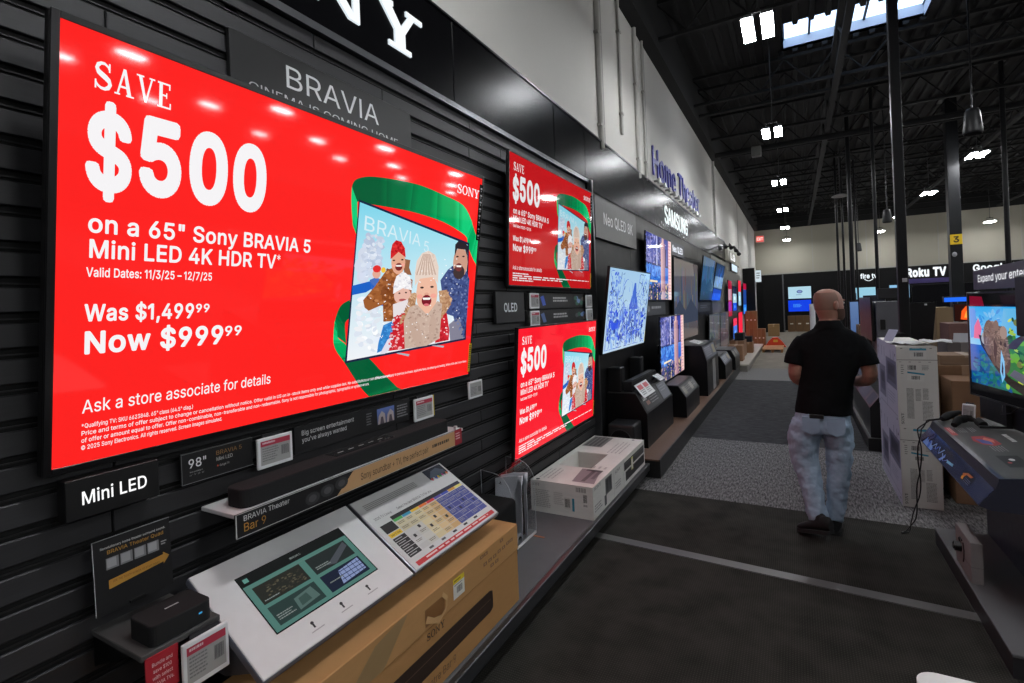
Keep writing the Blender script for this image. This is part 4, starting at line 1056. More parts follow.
        T([(100, 420), (172, 308), (240, 330), (268, 350), (262, 430), (195, 500), (163, 500), (160, 440)], ((148, 84, 42), (172, 104, 56), (128, 68, 32), (190, 124, 76)), 150, 4.5, 4.0)
        T([(390, 350), (424, 300), (450, 352), (474, 315), (487, 350), (480, 505), (470, 575), (430, 490), (414, 430)], ((56, 72, 124), (80, 98, 150), (44, 56, 104), (110, 124, 170)), 150, 4.5, 4.0)
        T([(192, 240), (206, 197), (226, 203), (242, 255), (216, 238)], ((190, 26, 34), (226, 52, 52), (170, 20, 28)), 40, 3.5, 4.5)
        T([(203, 375), (212, 332), (235, 317), (262, 340), (268, 385)], ((252, 250, 252), (226, 224, 230), (210, 208, 218)), 50, 3.5, 4.8)
        T([(298, 350), (310, 330), (345, 330), (360, 350), (364, 420), (340, 470), (315, 470), (292, 420)], ((240, 192, 168), (232, 178, 150), (246, 204, 184)), 0, 3, 4.9)
        T([(252, 500), (266, 456), (290, 446), (330, 486), (366, 436), (382, 446), (374, 570), (330, 598), (250, 606)], ((206, 182, 166), (188, 160, 146), (174, 146, 132)), 150, 4.0, 5.35)
        T([(284, 330), (290, 276), (308, 250), (332, 242), (354, 258), (368, 330)], ((234, 216, 204), (222, 200, 186)), 60, 2.6, 5.3, 2.2)
        T([(240, 480), (272, 400), (290, 402), (270, 470), (228, 520)], ((196, 152, 116), (168, 122, 88), (214, 176, 140)), 60, 3.2, 4.8, 3)
        T([(378, 396), (402, 390), (422, 430), (400, 478), (386, 470)], ((196, 152, 116), (168, 122, 88), (214, 176, 140)), 60, 3.2, 4.8, 3)
        T([(182, 616), (205, 486), (242, 474), (246, 608)], ((186, 26, 38), (222, 54, 62), (240, 180, 184)), 70, 4, 4.8)
        T([(372, 486), (404, 482), (412, 578), (366, 588)], ((186, 26, 38), (222, 54, 62), (240, 180, 184)), 50, 4, 4.8)
        T([(145, 622), (165, 524), (195, 508), (200, 540), (174, 608)], ((44, 116, 190), (72, 152, 220)), 40, 4, 4.5)
        for x, y in ((199, 272), (231, 270)):
            E(x, y, 5, 3, (70, 40, 30), 4.4)
        for x, y, rx, ry in ((300, 412, 11, 9), (352, 410, 11, 9), (200, 292, 7, 6), (234, 290, 7, 6)):
            E(x, y, rx, ry, (244, 168, 150), 4.95)
        E(326, 404, 9, 7, (226, 166, 142), 4.97)
        for i in range(60):
            x, y = rnd.uniform(80, 455), rnd.uniform(270, 570)
            E(x, y, 2.4, 2.4, (252, 252, 254), 5.6, 5)
        inner = homog([(0, 0), (1, 0), (0, 1), (1, 1)], Q([(67, 48), (480, 218), (26, 654), (474, 575)]))
        a.map = inner
        a.text('BRAVIA', 0.035, 0.172, 0.098, 0.405, D((216, 238, 246)), 3, 0.0)
        a.text('5', 0.475, 0.205, 0.095, 0.045, D((216, 238, 246)), 3, 0.0)
        a.map = None
        # the offer
        a.serif('SAVE', 0.036, 0.124, 0.062, 0.098, wh, 2)
        a.text('$', 0.029, 0.345, 0.165, 0.055, wh, 2, 0.03)
        a.text('500', 0.093, 0.336, 0.172, 0.203, wh, 2, 0.036)
        a.text('on a 65" Sony BRAVIA 5', 0.034, 0.452, 0.041, 0.364, wh, 2, 0.018)
        a.text('Mini LED 4K HDR TV', 0.036, 0.511, 0.041, 0.287, wh, 2, 0.018)
        a.text('*', 0.325, 0.498, 0.03, 0.007, wh, 2)
        a.text('Valid Dates: 11/3/25 \u2013 12/7/25', 0.033, 0.556, 0.021, 0.172, wh, 2, 0.014)
        a.text('Was $1,499', 0.032, 0.660, 0.038, 0.146, wh, 2, 0.022)
        a.text('99', 0.181, 0.645, 0.022, 0.022, wh, 2, 0.02)
        a.text('Now $999', 0.033, 0.737, 0.05, 0.195, wh, 2, 0.026)
        a.text('99', 0.231, 0.716, 0.027, 0.03, wh, 2, 0.02)
        a.text('Ask a store associate for details', 0.032, 0.880, 0.031, 0.291, wh, 2, 0.004)
        fine = ('*Qualifying TV: SKU 6623848. 65" class (64.5" diag.)',
                'Price and terms of offer subject to change or cancellation without notice. Offer valid in US on in-stock items only and while supplies last. No substitutions or rain checks issued.',
                'of offer or amount equal to offer. Offer non-combinable, non-transferable and non-redeemable. Sony is not responsible for photographic, typographic or system errors.',
                '\u00a9 2025 Sony Electronics. All rights reserved. Screen images simulated.')
        for i, (s, wd) in enumerate(zip(fine, (0.15, 0.62, 0.55, 0.2))):
            if detail:
                a.text(s, 0.032, 0.916 + i * 0.0175, 0.0105, wd, wh, 2, 0.006, res=1)
            else:
                a.lines(0.032, 0.905 + i * 0.0175, 0.032 + wd, 0.921 + i * 0.0175, 1, wh, 2, 0.55, 0.03)
        if detail:
            a.text('(Offer does not apply to previous purchases, applicable taxes, tax shipping and handling. Where of this deal is out of stock.', 0.6, 0.934, 0.0105, 0.385, wh, 2, 0.004, res=1)
        else:
            a.lines(0.55, 0.922, 0.98, 0.94, 1, wh, 2, 0.4, 0.03)
        a.serif('SONY', 0.876, 0.104, 0.042, 0.112, wh, 2, 0.08)
    return draw


def tv_stickers(spec=True, energy=True):
    def ex(t, w, h):
        if spec:
            b = B()
            b.box((w / 2 - 0.028, -0.006, h * 0.69), (w / 2 + 0.012, -0.0045, h * 0.97), (16, 16, 17), 'gloss')
            a = Art(b, (w / 2 - 0.028, -0.0062, h * 0.97), (1, 0, 0), (0, 0, -1), 0.04, h * 0.28, 'print')
            for i in range(8):
                a.rect(0.25, 0.06 + i * 0.12, 0.75, 0.09 + i * 0.12, (150, 150, 152), 1)
                a.rect(0.38, 0.105 + i * 0.12, 0.62, 0.13 + i * 0.12, (110, 110, 112), 1)
            tag_o = b.build('spec_sticker', t)
        if energy:
            b = B()
            b.box((w / 2 - 0.016, -0.006, 0.016), (w / 2 + 0.008, -0.0045, h * 0.16), (232, 196, 34), 'print')
            a = Art(b, (w / 2 - 0.016, -0.0062, h * 0.16), (1, 0, 0), (0, 0, -1), 0.024, h * 0.16 - 0.016, 'print')
            a.lines(0.15, 0.05, 0.85, 0.9, 12, (40, 36, 20), 1)
            b.build('energy_label', t)
    return ex


tv('television', 'huge wall television with red save 500 offer, nearest in the picture', 2.06, 1.213, (-1.735 - 0.0819, 1.638, 1.921 - 0.601), (0.135, 0, LEFT),
   sale_screen(RED), 'televisions showing the red offer', 0.02, 0.06, mount=0.06, extra=tv_stickers(True, True))
tv('television', 'upper red offer television right of the huge one, above the OLED sign', 1.67, 0.955, (-1.77 - 0.0243, 4.035, 2.371 - 0.477), (0.051, 0, LEFT),
   sale_screen((206, 24, 30), 0.92, False), 'televisions showing the red offer', 0.012, 0.04, mount=0.03, extra=tv_stickers(True, True))
tv('television', 'lower red offer television behind the long white box on the platform', 1.61, 0.94, (-1.75 - 0.036, 3.975, 1.105 - 0.468), (0.076, 0, LEFT),
   sale_screen((250, 26, 44), 1.0, False), 'televisions showing the red offer', 0.012, 0.04, mount=0.03, extra=tv_stickers(False, True))


# ------------------------------------------------------------------ the next bay
def drawing_screen(a, w, h):
    a.grad(0, 0, 1, 1, (164, 202, 232), (188, 214, 236), 0)
    rnd = random.Random(11)
    inks = [(36, 66, 206), (40, 62, 150), (58, 96, 214), (48, 62, 110), (92, 132, 222), (120, 156, 226)]
    def swirl(x, y, r, n, L):
        an = rnd.uniform(0, 6.28)
        pts = []
        for i in range(n):
            an += rnd.uniform(-0.7, 0.9)
            x += math.cos(an) * r; y += math.sin(an) * r * 1.7
            pts.append((min(0.97, max(0.03, x)), min(0.97, max(0.03, y))))
        wdt = [rnd.uniform(0.003, 0.011) for _ in pts]
        c = rnd.choice(inks)
        for pl in _ribbon(pts, wdt):
            a.poly(pl, c, L)
    # gazebo-like spire in the middle, foliage around it
    for pl in ([(0.58, 0.15), (0.62, 0.15), (0.66, 0.34), (0.54, 0.34)], [(0.53, 0.34), (0.67, 0.34), (0.72, 0.5), (0.48, 0.5)], [(0.5, 0.52), (0.56, 0.52), (0.55, 0.72), (0.5, 0.72)], [(0.64, 0.52), (0.7, 0.52), (0.7, 0.72), (0.65, 0.72)]):
        a.poly(pl, (70, 108, 206), 1)
    a.poly([(0.08, 0.6), (0.2, 0.66), (0.34, 0.62), (0.3, 0.72), (0.14, 0.74)], (46, 84, 224), 1)
    for k in range(190):
        u = rnd.gauss(0.5, 0.3); v = rnd.gauss(0.66, 0.2)
        swirl(u, v, rnd.uniform(0.012, 0.03), rnd.randint(4, 9), 1 + k * 0.006)
    for k in range(60):
        u = rnd.choice((rnd.gauss(0.16, 0.09), rnd.gauss(0.9, 0.05))); v = rnd.uniform(0.05, 0.5)
        swirl(u, v, rnd.uniform(0.01, 0.022), rnd.randint(4, 7), 2.2 + k * 0.006)
    a.dab([(0.04, 0.5), (0.96, 0.5), (0.96, 0.94), (0.04, 0.94)], [(40, 78, 220), (110, 150, 228), (140, 178, 230), (60, 92, 180)], 170, 0.018, 0.3, rnd, 2.2)
    a.dab([(0.05, 0.06), (0.25, 0.06), (0.25, 0.45), (0.05, 0.45)], [(70, 104, 214), (120, 156, 226)], 40, 0.014, 0.3, rnd, 1.6)
    for k in range(26):
        u, v = rnd.uniform(0.1, 0.9), rnd.uniform(0.5, 0.9)
        a.ell(u, v, 0.02, 0.035, rnd.choice(((40, 78, 214), (96, 140, 226), (30, 52, 150))), 0.5, 9)


def city_screen(a, w, h):
    a.grad(0, 0, 1, 0.45, (60, 66, 150), (96, 110, 205), 0)
    a.grad(0, 0.45, 1, 0.8, (66, 130, 226), (40, 92, 196), 0)
    a.grad(0, 0.8, 1, 1, (44, 54, 120), (70, 60, 110), 0)
    rnd = random.Random(5)
    for k in range(22):
        u = rnd.uniform(0, 0.9)
        wd, top = rnd.uniform(0.04, 0.1), rnd.uniform(0.0, 0.28)
        c = rnd.choice(((34, 38, 96), (52, 60, 140), (120, 124, 190), (70, 78, 168), (160, 150, 200)))
        a.rect(u, top, min(1, u + wd), 0.44, c, 0.2 + k * 0.01)
        for i in range(0):
            a.rect(u + wd * 0.2, top + 0.03 + i * 0.05, min(1, u + wd * 0.75), top + 0.04 + i * 0.05, (210, 200, 220), 0.6)
    a.rect(0, 0.44, 1, 0.47, (30, 40, 100), 0.7)
    for k in range(26):
        u = rnd.uniform(0, 1)
        a.rect(u, 0.78 + rnd.uniform(-0.1, 0.1), min(1, u + 0.04), 1, rnd.choice(((36, 38, 84), (60, 70, 150), (226, 196, 150), (150, 120, 130), (30, 60, 60))), 0.8 + k * 0.01)
    a.gradh(0.54, 0.08, 0.72, 1, (238, 196, 186), (150, 104, 140), 1.2)
    a.gradh(0.58, 0.0, 0.68, 0.1, (240, 206, 190), (170, 120, 150), 1.2)
    for i in range(5):
        a.rect(0.56 + i * 0.033, 0.12, 0.566 + i * 0.033, 1, (120, 86, 130), 1.4)
    a.gradh(0.86, 0.0, 1, 1, (246, 190, 196), (250, 220, 210), 1.2)
    for i in range(18):
        a.rect(0.86, 0.03 + i * 0.055, 0.97, 0.042 + i * 0.055, (216, 150, 164), 1.4)
    a.rect(0.1, 0.7, 0.4, 0.73, (248, 230, 190), 1.4)
    a.dab([(0, 0), (0.55, 0), (0.55, 0.42), (0, 0.42)], [(40, 46, 110), (96, 104, 180), (160, 160, 214), (70, 84, 170)], 160, 0.016, 1.05, rnd, 2)
    a.dab([(0, 0.48), (0.55, 0.48), (0.55, 0.76), (0, 0.76)], [(60, 130, 230), (96, 160, 240), (40, 96, 200)], 90, 0.02, 1.05, rnd, 2.6)
    a.dab([(0, 0.74), (0.86, 0.74), (0.86, 0.99), (0, 0.99)], [(34, 40, 96), (70, 80, 150), (200, 170, 140), (40, 70, 80), (110, 90, 120)], 140, 0.018, 1.15, rnd, 1.6)
    a.rect(0.36, 0.0, 0.40, 0.46, (196, 200, 232), 1.18)


def streak_screen(top, mid, low, seed, bright=1.0):
    def draw(a, w, h):
        f = lambda c: tuple(x * bright for x in c)
        a.grad(0, 0, 1, 0.5, f(top), f(mid), 0)
        a.grad(0, 0.5, 1, 1, f(mid), f(low), 0)
        rnd = random.Random(seed)
        for k in range(26):
            u = rnd.uniform(0.02, 0.94)
            c = [max(0, x + rnd.uniform(-14, 22)) * bright for x in (top, mid, low)[k % 3]]
            v = rnd.uniform(0, 0.5)
            a.rect(u, v, u + rnd.uniform(0.01, 0.05), min(1, v + rnd.uniform(0.2, 0.5)), c, 0.3 + k * 0.02)
        a.poly([(0, 0.62), (0.2, 0.5), (0.42, 0.64), (0.66, 0.48), (1, 0.66), (1, 0.8), (0, 0.8)], f([x * 0.8 for x in mid]), 1)
    return draw


G2 = 'televisions along the dark smooth wall'
tv('television', 'tilted television with blue and white line drawing picture', 1.65, 0.90, (-1.70 - 0.06, 5.886, 1.664 - 0.446), (0.134, 0, LEFT), drawing_screen, G2, 0.014, 0.045, mount=0.05, extra=tv_stickers(False, True))
tv('television', 'upper television with blue and pink city towers, above a small grey sign', 1.62, 0.95, (-1.78 - 0.015, 7.9, 2.271 - 0.49), (0.03, 0, LEFT), city_screen, G2, 0.012, 0.04, mount=0.03)
tv('television', 'lower television with blue and pink city towers, behind the low sloped console', 1.60, 0.885, (-1.60 - 0.01, 7.77, 1.082 - 0.442), (0.022, 0, LEFT), city_screen, G2, 0.012, 0.04, mount=0.18)
tv('television', 'very large dim television with hazy grey blue mountains above the tall console', 2.40, 1.44, (-1.78 - 0.03, 10.1, 1.773 - 0.72), (0.03, 0, LEFT),
   streak_screen((116, 106, 104), (84, 96, 122), (104, 92, 88), 2, 0.85), G2, 0.014, 0.045, mount=0.02)  # mountain picture with room reflections painted in as bands and streaks
tv('television', 'dark blue streaked tilted television, nearer of the tilted upper pair', 1.75, 0.93, (-1.70 - 0.06, 12.25, 2.229 - 0.46), (0.128, 0, LEFT),
   streak_screen((60, 92, 124), (52, 96, 140), (44, 66, 84), 4), G2, 0.012, 0.045, mount=0.05)
tv('television', 'dark blue streaked tilted television, farther of the tilted upper pair', 1.6, 0.92, (-1.70 - 0.08, 14.05, 2.201 - 0.45), (0.18, 0, LEFT),
   streak_screen((40, 62, 90), (44, 80, 140), (40, 90, 190), 6), G2, 0.012, 0.045, mount=0.03)
tv('television', 'grey reflective lower television over the small consoles, nearer of two', 1.85, 0.98, (-1.79, 13.6, 0.43), (0.03, 0, LEFT),
   streak_screen((84, 90, 98), (72, 78, 86), (96, 96, 92), 8), G2, 0.012, 0.04, mount=0.02)  # grey room reflection painted as the screen's own colour
tv('television', 'grey reflective lower television over the small consoles, farther of two', 1.85, 0.98, (-1.79, 15.6, 0.43), (0.03, 0, LEFT),
   streak_screen((70, 74, 84), (66, 72, 84), (84, 84, 82), 9), G2, 0.012, 0.04, mount=0.02)  # reflection painted into this screen's colour too


def split_screen(bands):
    def draw(a, w, h):
        for (v0, v1, c) in bands:
            a.rect(0, v0, 1, v1, c, 0)
        for v0, v1, c in bands:
            if c[2] > 180:
                a.ell(0.5, (v0 + v1) / 2, 0.2, (v1 - v0) * 0.22, tuple(min(255, x + 60) for x in c), 1)
    return draw


far = (
    (17.1, 1.25, 1.0, 1.1, ((0, 1, (168, 14, 58)),), 'far wall screen glowing deep crimson, nearest of the red group'),
    (18.5, 1.4, 1.2, 0.8, ((0, 0.3, (22, 30, 60)), (0.3, 0.68, (168, 206, 226)), (0.68, 1, (22, 84, 222))), 'far wall screen split into dark, pale and blue bands'),
    (20.3, 1.55, 1.0, 0.9, ((0, 0.45, (255, 50, 74)), (0.45, 1, (160, 205, 230))), 'far wall screen glowing bright red over pale blue'),
    (22.4, 1.2, 1.4, 1.2, ((0, 0.2, (176, 16, 60)), (0.2, 0.7, (30, 70, 150)), (0.7, 1, (40, 130, 240))), 'far wall screen of tall blue streaks, last of the group'),
    (18.3, 0.35, 1.2, 0.8, ((0, 0.3, (235, 44, 92)), (0.3, 1, (40, 120, 225))), 'low far screen with pink edge over blue, behind the brown cartons'),
    (20.2, 0.3, 1.5, 1.0, ((0, 1, (255, 40, 70)),), 'low far screen glowing bright red behind the brown cartons'),
)
for y, z, w_, h_, bands, lb in far:
    tv('television', lb, w_, h_, (-1.76, y, z), (0.02, 0, LEFT), split_screen(bands), 'glowing screens far along the left wall', 0.012, 0.04, mount=0.04)
# ================================================================== SIGNS AND PRICE TAGS ON THE SLATTED BAY
def wall_art(b, y0, y1, z0, z1, x, m='print', eps=0.0005):
    """print facing out from the left wall"""
    return Art(b, (x, y0, z1), (0, 1, 0), (0, 0, -1), y1 - y0, z1 - z0, m, eps)


t = thing('brand_sign', 'dark panel with thin white capitals peeking out above the huge television', 'sign', (-1.85, 1.71, 2.55))
b = B()
b.box((-1.86, 1.19, 2.50), (-1.838, 2.235, 2.828), (50, 50, 50), 'satin', 0.002, 1)
b.build('board', t)
b = B()
a = wall_art(b, 1.19, 2.235, 2.50, 2.828, -1.837)
a.text('BRAVIA', 0.235, 0.43, 0.285, 0.52, (226, 228, 228), 1, bold=0.0)
a.text('CINEMA IS COMING HOME', 0.07, 0.645, 0.105, 0.82, (206, 208, 208), 1)
b.build('lettering', t)


def sign_plate(name, label, y0, y1, z0, z1, x0, x1, col, draw, m='plastic', pm='print', glow=None, cat='sign', group=None):
    t = thing(name, label, cat, ((x0 + x1) / 2, (y0 + y1) / 2, z0), group)
    b = B()
    b.box((x0, y0, z0), (x1, y1, z1), col, m, 0.002, 1)
    b.build('board', t)
    b = B()
    draw(wall_art(b, y0, y1, z0, z1, x1 + 0.0004, glow or pm))
    b.build('lettering', t)
    return t


sign_plate('category_sign', 'small black lightbox reading Mini LED in glowing white below the huge television', 0.628, 0.868, 1.165, 1.28, -1.845, -1.795, (15, 15, 16),
           lambda a: a.text('Mini LED', 0.16, 0.66, 0.32, 0.69, (250, 250, 250), 1, bold=0.01), 'plastic', glow='backlit')


def d98(a):
    edge = (120, 120, 122)
    for r_ in ((0, 0, 1, 0.02), (0, 0.98, 1, 1), (0, 0, 0.006, 1)):
        a.rect(*r_, edge, 0.5)
    a.text('98"', 0.09, 0.50, 0.28, 0.23, (226, 226, 226), 1, bold=0.01)
    a.text('Also available in', 0.1, 0.66, 0.05, 0.17, (170, 170, 170), 1)
    a.text('65"   75"   85"   50"', 0.1, 0.76, 0.05, 0.19, (150, 150, 150), 1)
    a.text('BRAVIA 5', 0.46, 0.30, 0.14, 0.37, (156, 118, 74), 1)
    a.text('Mini LED', 0.46, 0.50, 0.12, 0.23, (206, 206, 206), 1)
    a.text('Google TV', 0.5, 0.70, 0.07, 0.14, (190, 190, 190), 1)
    a.ell(0.475, 0.665, 0.012, 0.03, (230, 90, 60), 1, 8)


sign_plate('size_sign', 'black plate reading 98 inch under the left part of the huge television', 0.955, 1.215, 1.16, 1.265, -1.845, -1.832, (20, 20, 21), d98)


def dbig(a):
    a.text('Big screen entertainment', 0.05, 0.36, 0.17, 0.40, (222, 222, 222), 1, bold=0.004)
    a.text("you've always wanted", 0.05, 0.62, 0.17, 0.335, (222, 222, 222), 1, bold=0.004)
    a.lines(0.56, 0.2, 0.61, 0.75, 5, (110, 110, 112), 1)
    a.grad(0.66, 0.14, 0.83, 0.8, (96, 120, 190), (70, 74, 96), 1)
    for u in (0.665, 0.75):
        a.poly([(u, 0.8), (u + 0.01, 0.45), (u + 0.04, 0.25), (u + 0.07, 0.4), (u + 0.075, 0.8)], (172, 160, 158), 2)
        a.poly([(u + 0.02, 0.8), (u + 0.03, 0.5), (u + 0.05, 0.5), (u + 0.06, 0.8)], (80, 70, 80), 3)
    a.lines(0.86, 0.2, 0.98, 0.8, 5, (130, 130, 132), 1)


sign_plate('caption_strip', 'black strip reading big screen entertainment under the huge television', 1.40, 2.125, 1.145, 1.26, -1.845, -1.832, (20, 20, 21), dbig)
sign_plate('category_sign', 'small dark sign reading OLED between the huge and the two smaller red televisions', 3.06, 3.49, 1.62, 1.845, -1.85, -1.825, (34, 34, 36),
           lambda a: a.text('OLED', 0.26, 0.64, 0.27, 0.46, (225, 232, 236), 1, bold=0.02))


def strip(seed):
    def d(a):
        rnd = random.Random(seed)
        a.poly([(0.01, 0.05), (0.12, 0.05), (0.16, 0.5), (0.1, 0.9), (0.01, 0.9)], (70, 68, 66), 1)
        a.poly([(0.17, 0.25), (0.21, 0.15), (0.24, 0.75), (0.2, 0.8)], (70, 100, 200) if seed == 1 else (90, 116, 170), 1.5)
        a.lines(0.34, 0.25, 0.56, 0.62, 2, (190, 190, 190), 1, 0.6)
        for k in range(9):
            u = rnd.uniform(0.68, 0.92)
            a.ell(u, rnd.uniform(0.3, 0.75), 0.03, 0.16, rnd.choice(((60, 110, 90), (90, 90, 96), (110, 100, 90), (120, 150, 200))), 1 + k * 0.1, 9)
    return d


sign_plate('caption_strip', 'upper of two dark picture strips under the upper red television', 3.53, 5.02, 1.71, 1.842, -1.85, -1.83, (24, 24, 25), strip(1))
sign_plate('caption_strip', 'lower of two dark picture strips, directly above the lower red television', 3.53, 5.02, 1.57, 1.70, -1.85, -1.83, (24, 24, 25), strip(2))


# electronic price tags: casing, display, and the clip they hang on
def price_tag(label, y, z, wd, ht, x, red=True, side=None, tilt=0.0, group='electronic price tags'):
    t = thing('price_tag', label, 'price tag', (x, y, z), group, True, (tilt, 0, LEFT))
    b = B()
    b.box((-wd / 2, -0.012, 0), (wd / 2, 0, ht), (222, 224, 226), 'plastic', 0.004, 2)
    b.build('casing', t)
    b = B()
    a = Art(b, (-wd / 2 + wd * 0.08, -0.0125, ht * 0.90), (1, 0, 0), (0, 0, -1), wd * 0.84, ht * 0.78, 'print')
    a.rect(0, 0, 1, 1, (162, 162, 160), 0)
    if red:
        a.rect(0, 0, 1, 0.22, (178, 52, 74), 1)
        a.lines(0.06, 0.05, 0.5, 0.17, 1, (226, 200, 204), 2, 0.6)
    a.lines(0.05, 0.3, 0.6, 0.9, 6, (120, 120, 122), 1, 0.45)
    a.bars(0.68, 0.34, 0.94, 0.74, (88, 88, 90), 1)
    b.build('display', t)
    b = B()
    b.box((-wd * 0.3, 0, ht * 0.3), (wd * 0.3, 0.006, ht + 0.012), (40, 40, 42), 'plastic')
    if side:
        b.box((wd / 2 - 0.002, -0.008, ht * 0.05), (wd / 2 + 0.01, -0.006, ht), side, 'print')
    b.build('clip', t)
    return t


price_tag('white framed price tag between the 98 inch plate and the caption strip', 1.30, 1.135, 0.155, 0.118, -1.826)
price_tag('white framed price tag with yellow edge at right end of the caption strip', 2.225, 1.125, 0.165, 0.122, -1.826, side=(200, 180, 30))
price_tag('small grey price tag hanging at the huge television lower right corner', 2.71, 1.165, 0.155, 0.108, -1.80, red=False)
price_tag('left price tag on the upper of the two picture strips', 3.62, 1.715, 0.16, 0.122, -1.81)
price_tag('right price tag on the upper of the two picture strips', 4.84, 1.705, 0.17, 0.125, -1.81, red=False)
price_tag('left price tag on the lower of the two picture strips', 3.62, 1.575, 0.16, 0.122, -1.81)
price_tag('right price tag on the lower of the two picture strips', 4.84, 1.57, 0.17, 0.125, -1.81, red=False)

# ------------------------------------------------------------------ card, shelf and receiver box at lower left
t = thing('display_card', 'upright black card with four grey speaker squares and a gold arrow', 'card', (-1.82, 0.78, 0.87))
b = B()
b.T = Matrix.Translation((-1.80, 0.795, 0.866)) @ Matrix.Rotation(LEFT, 4, 'Z') @ Matrix.Rotation(R(-3), 4, 'X')
b.box((-0.105, 0, 0), (0.105, 0.004, 0.215), (26, 26, 27), 'plastic')
b.box((-0.105, -0.001, 0), (-0.1035, 0.004, 0.215), (200, 200, 200), 'plastic')
b.box((-0.105, -0.001, 0.2138), (0.105, 0.004, 0.215), (150, 150, 150), 'plastic')
b.build('board', t)
b = B()
b.T = Matrix.Translation((-1.80, 0.795, 0.866)) @ Matrix.Rotation(LEFT, 4, 'Z') @ Matrix.Rotation(R(-3), 4, 'X')
a = Art(b, (-0.105, -0.0012, 0.215), (1, 0, 0), (0, 0, -1), 0.21, 0.215, 'print')
a.text('Revolutionary home theater surround sound.', 0.09, 0.135, 0.03, 0.84, (212, 212, 212), 1, bold=0.015)
a.text('BRAVIA Theater Quad', 0.17, 0.215, 0.05, 0.73, (186, 140, 66), 1, bold=0.01)
for i in range(4):
    a.rect(0.15 + i * 0.175, 0.27, 0.305 + i * 0.175, 0.425, (126, 126, 128), 1)
    a.rect(0.16 + i * 0.175, 0.28, 0.275 + i * 0.175, 0.40, (160, 160, 162), 2)
a.lines(0.86, 0.31, 0.94, 0.38, 2, (170, 170, 170), 1)
a.poly([(0.17, 0.57), (0.88, 0.51), (0.88, 0.475), (0.965, 0.55), (0.88, 0.65), (0.88, 0.615), (0.17, 0.69)], (186, 136, 56), 1)
a.text('USE THE TOUCH SCREEN TO START DEMO', 0.22, 0.615, 0.03, 0.6, (96, 64, 20), 2)
b.build('printing', t)
b = B()
b.box((-1.86, 0.775, 0.868), (-1.79, 0.815, 0.876), (20, 20, 20), 'plastic')
b.build('slot_foot', t)

t = thing('small_shelf', 'short grey wood wall shelf at the lower left carrying the black receiver', 'shelf', (-1.73, 0.84, 0.8))
b = B()
b.box((-1.86, 0.70, 0.795), (-1.578, 0.918, 0.812), (74, 73, 72), 'slat_board', 0.002, 1)
b.build('shelf_board', t)
for yy in (0.705, 0.90):
    b = B()
    b.prism([(-1.86, 0.70), (-1.86, 0.795), (-1.64, 0.795)], 'y', yy, yy + 0.01, (30, 30, 31), 'metal')
    b.build('bracket', t)

t = thing('receiver_box', 'squat black receiver with rounded corners on the small shelf', 'receiver', (-1.66, 0.82, 0.812))
b = B()
bm = bmesh.new()
bmesh.ops.create_cube(bm, size=1)
for v in bm.verts:
    v.co = Vector((-1.648 + v.co.x * 0.128, 0.815 + v.co.y * 0.168, 0.843 + v.co.z * 0.058))
bmesh.ops.bevel(bm, geom=[e for e in bm.edges if abs(e.verts[0].co.z - e.verts[1].co.z) > 0.01], offset=0.02, segments=5, affect='EDGES', profile=0.5)
bmesh.ops.bevel(bm, geom=[e for e in bm.edges if min(e.verts[0].co.z, e.verts[1].co.z) > 0.865], offset=0.004, segments=2, affect='EDGES', profile=0.5)
b.bm(bm, (17, 17, 18), 'matte')
b.build('casing', t)
b = B()
b.box((-1.655, 0.80, 0.872), (-1.650, 0.838, 0.8727), (190, 190, 190), 'print')
b.build('logo', t)
b = B()
a = wall_art(b, 0.858, 0.868, 0.842, 0.847, -1.5836, 'screen')
a.rect(0, 0, 1, 1, (60, 150, 200), 1)
b.build('status_light', t)

t = thing('offer_card', 'small red card on the shelf edge offering 100 dollars off a bundle', 'card', (-1.595, 0.757, 0.69))
b = B()
b.box((-1.577, 0.708, 0.69), (-1.573, 0.792, 0.80), (170, 34, 48), 'print')
a = wall_art(b, 0.708, 0.792, 0.69, 0.80, -1.5728)
for i, (s_, wd) in enumerate((('Bundle and', 0.62), ('save $100', 0.56), ('with select', 0.62), ('BRAVIA TVs.', 0.68))):
    a.text(s_, 0.5 - wd / 2, 0.26 + i * 0.17, 0.09, wd, (236, 206, 206), 1, bold=0.008)
b.build('card', t)
price_tag('large white framed price tag on the small shelf edge beside the red card', 0.861, 0.658, 0.135, 0.135, -1.566)

# ------------------------------------------------------------------ soundbar shelf
t = thing('soundbar_shelf', 'long white wall shelf with a black and tan sign front carrying the soundbar', 'shelf', (-1.76, 1.65, 0.98))
b = B()
b.box((-1.86, 1.03, 1.045), (-1.655, 2.36, 1.06), (206, 208, 208), 'plastic', 0.002, 1)
b.build('shelf_board', t)
b = B()
b.box((-1.652, 1.02, 0.985), (-1.646, 2.33, 1.066), (26, 26, 27), 'plastic')
a = wall_art(b, 1.02, 2.33, 0.985, 1.066, -1.6455)
a.rect(0, 0, 1, 0.03, (190, 190, 188), 0.5); a.rect(0, 0.97, 1, 1, (190, 190, 188), 0.5); a.rect(0, 0, 0.003, 1, (190, 190, 188), 0.5)
a.text('BRAVIA Theater', 0.022, 0.36, 0.22, 0.135, (220, 220, 220), 1)
a.text('Bar 9', 0.022, 0.80, 0.34, 0.062, (206, 150, 70), 1)
for k in range(3):
    a.ell(0.235 + k * 0.055, 0.58 - k * 0.08, 0.026, 0.30, (52, 52, 54), 1 + 0.1 * k, 14)
    a.ell(0.235 + k * 0.055, 0.58 - k * 0.08, 0.014, 0.17, (78, 78, 80), 2, 12)
a.poly([(0.325, 0.97), (0.395, 0.03), (0.95, 0.03), (0.95, 0.97)], (190, 150, 106), 1)
a.text('Sony soundbar + TV, the perfect pair', 0.425, 0.68, 0.36, 0.35, (42, 40, 30), 2)
a.lines(0.80, 0.35, 0.93, 0.62, 1, (74, 60, 44), 2, 0.7)
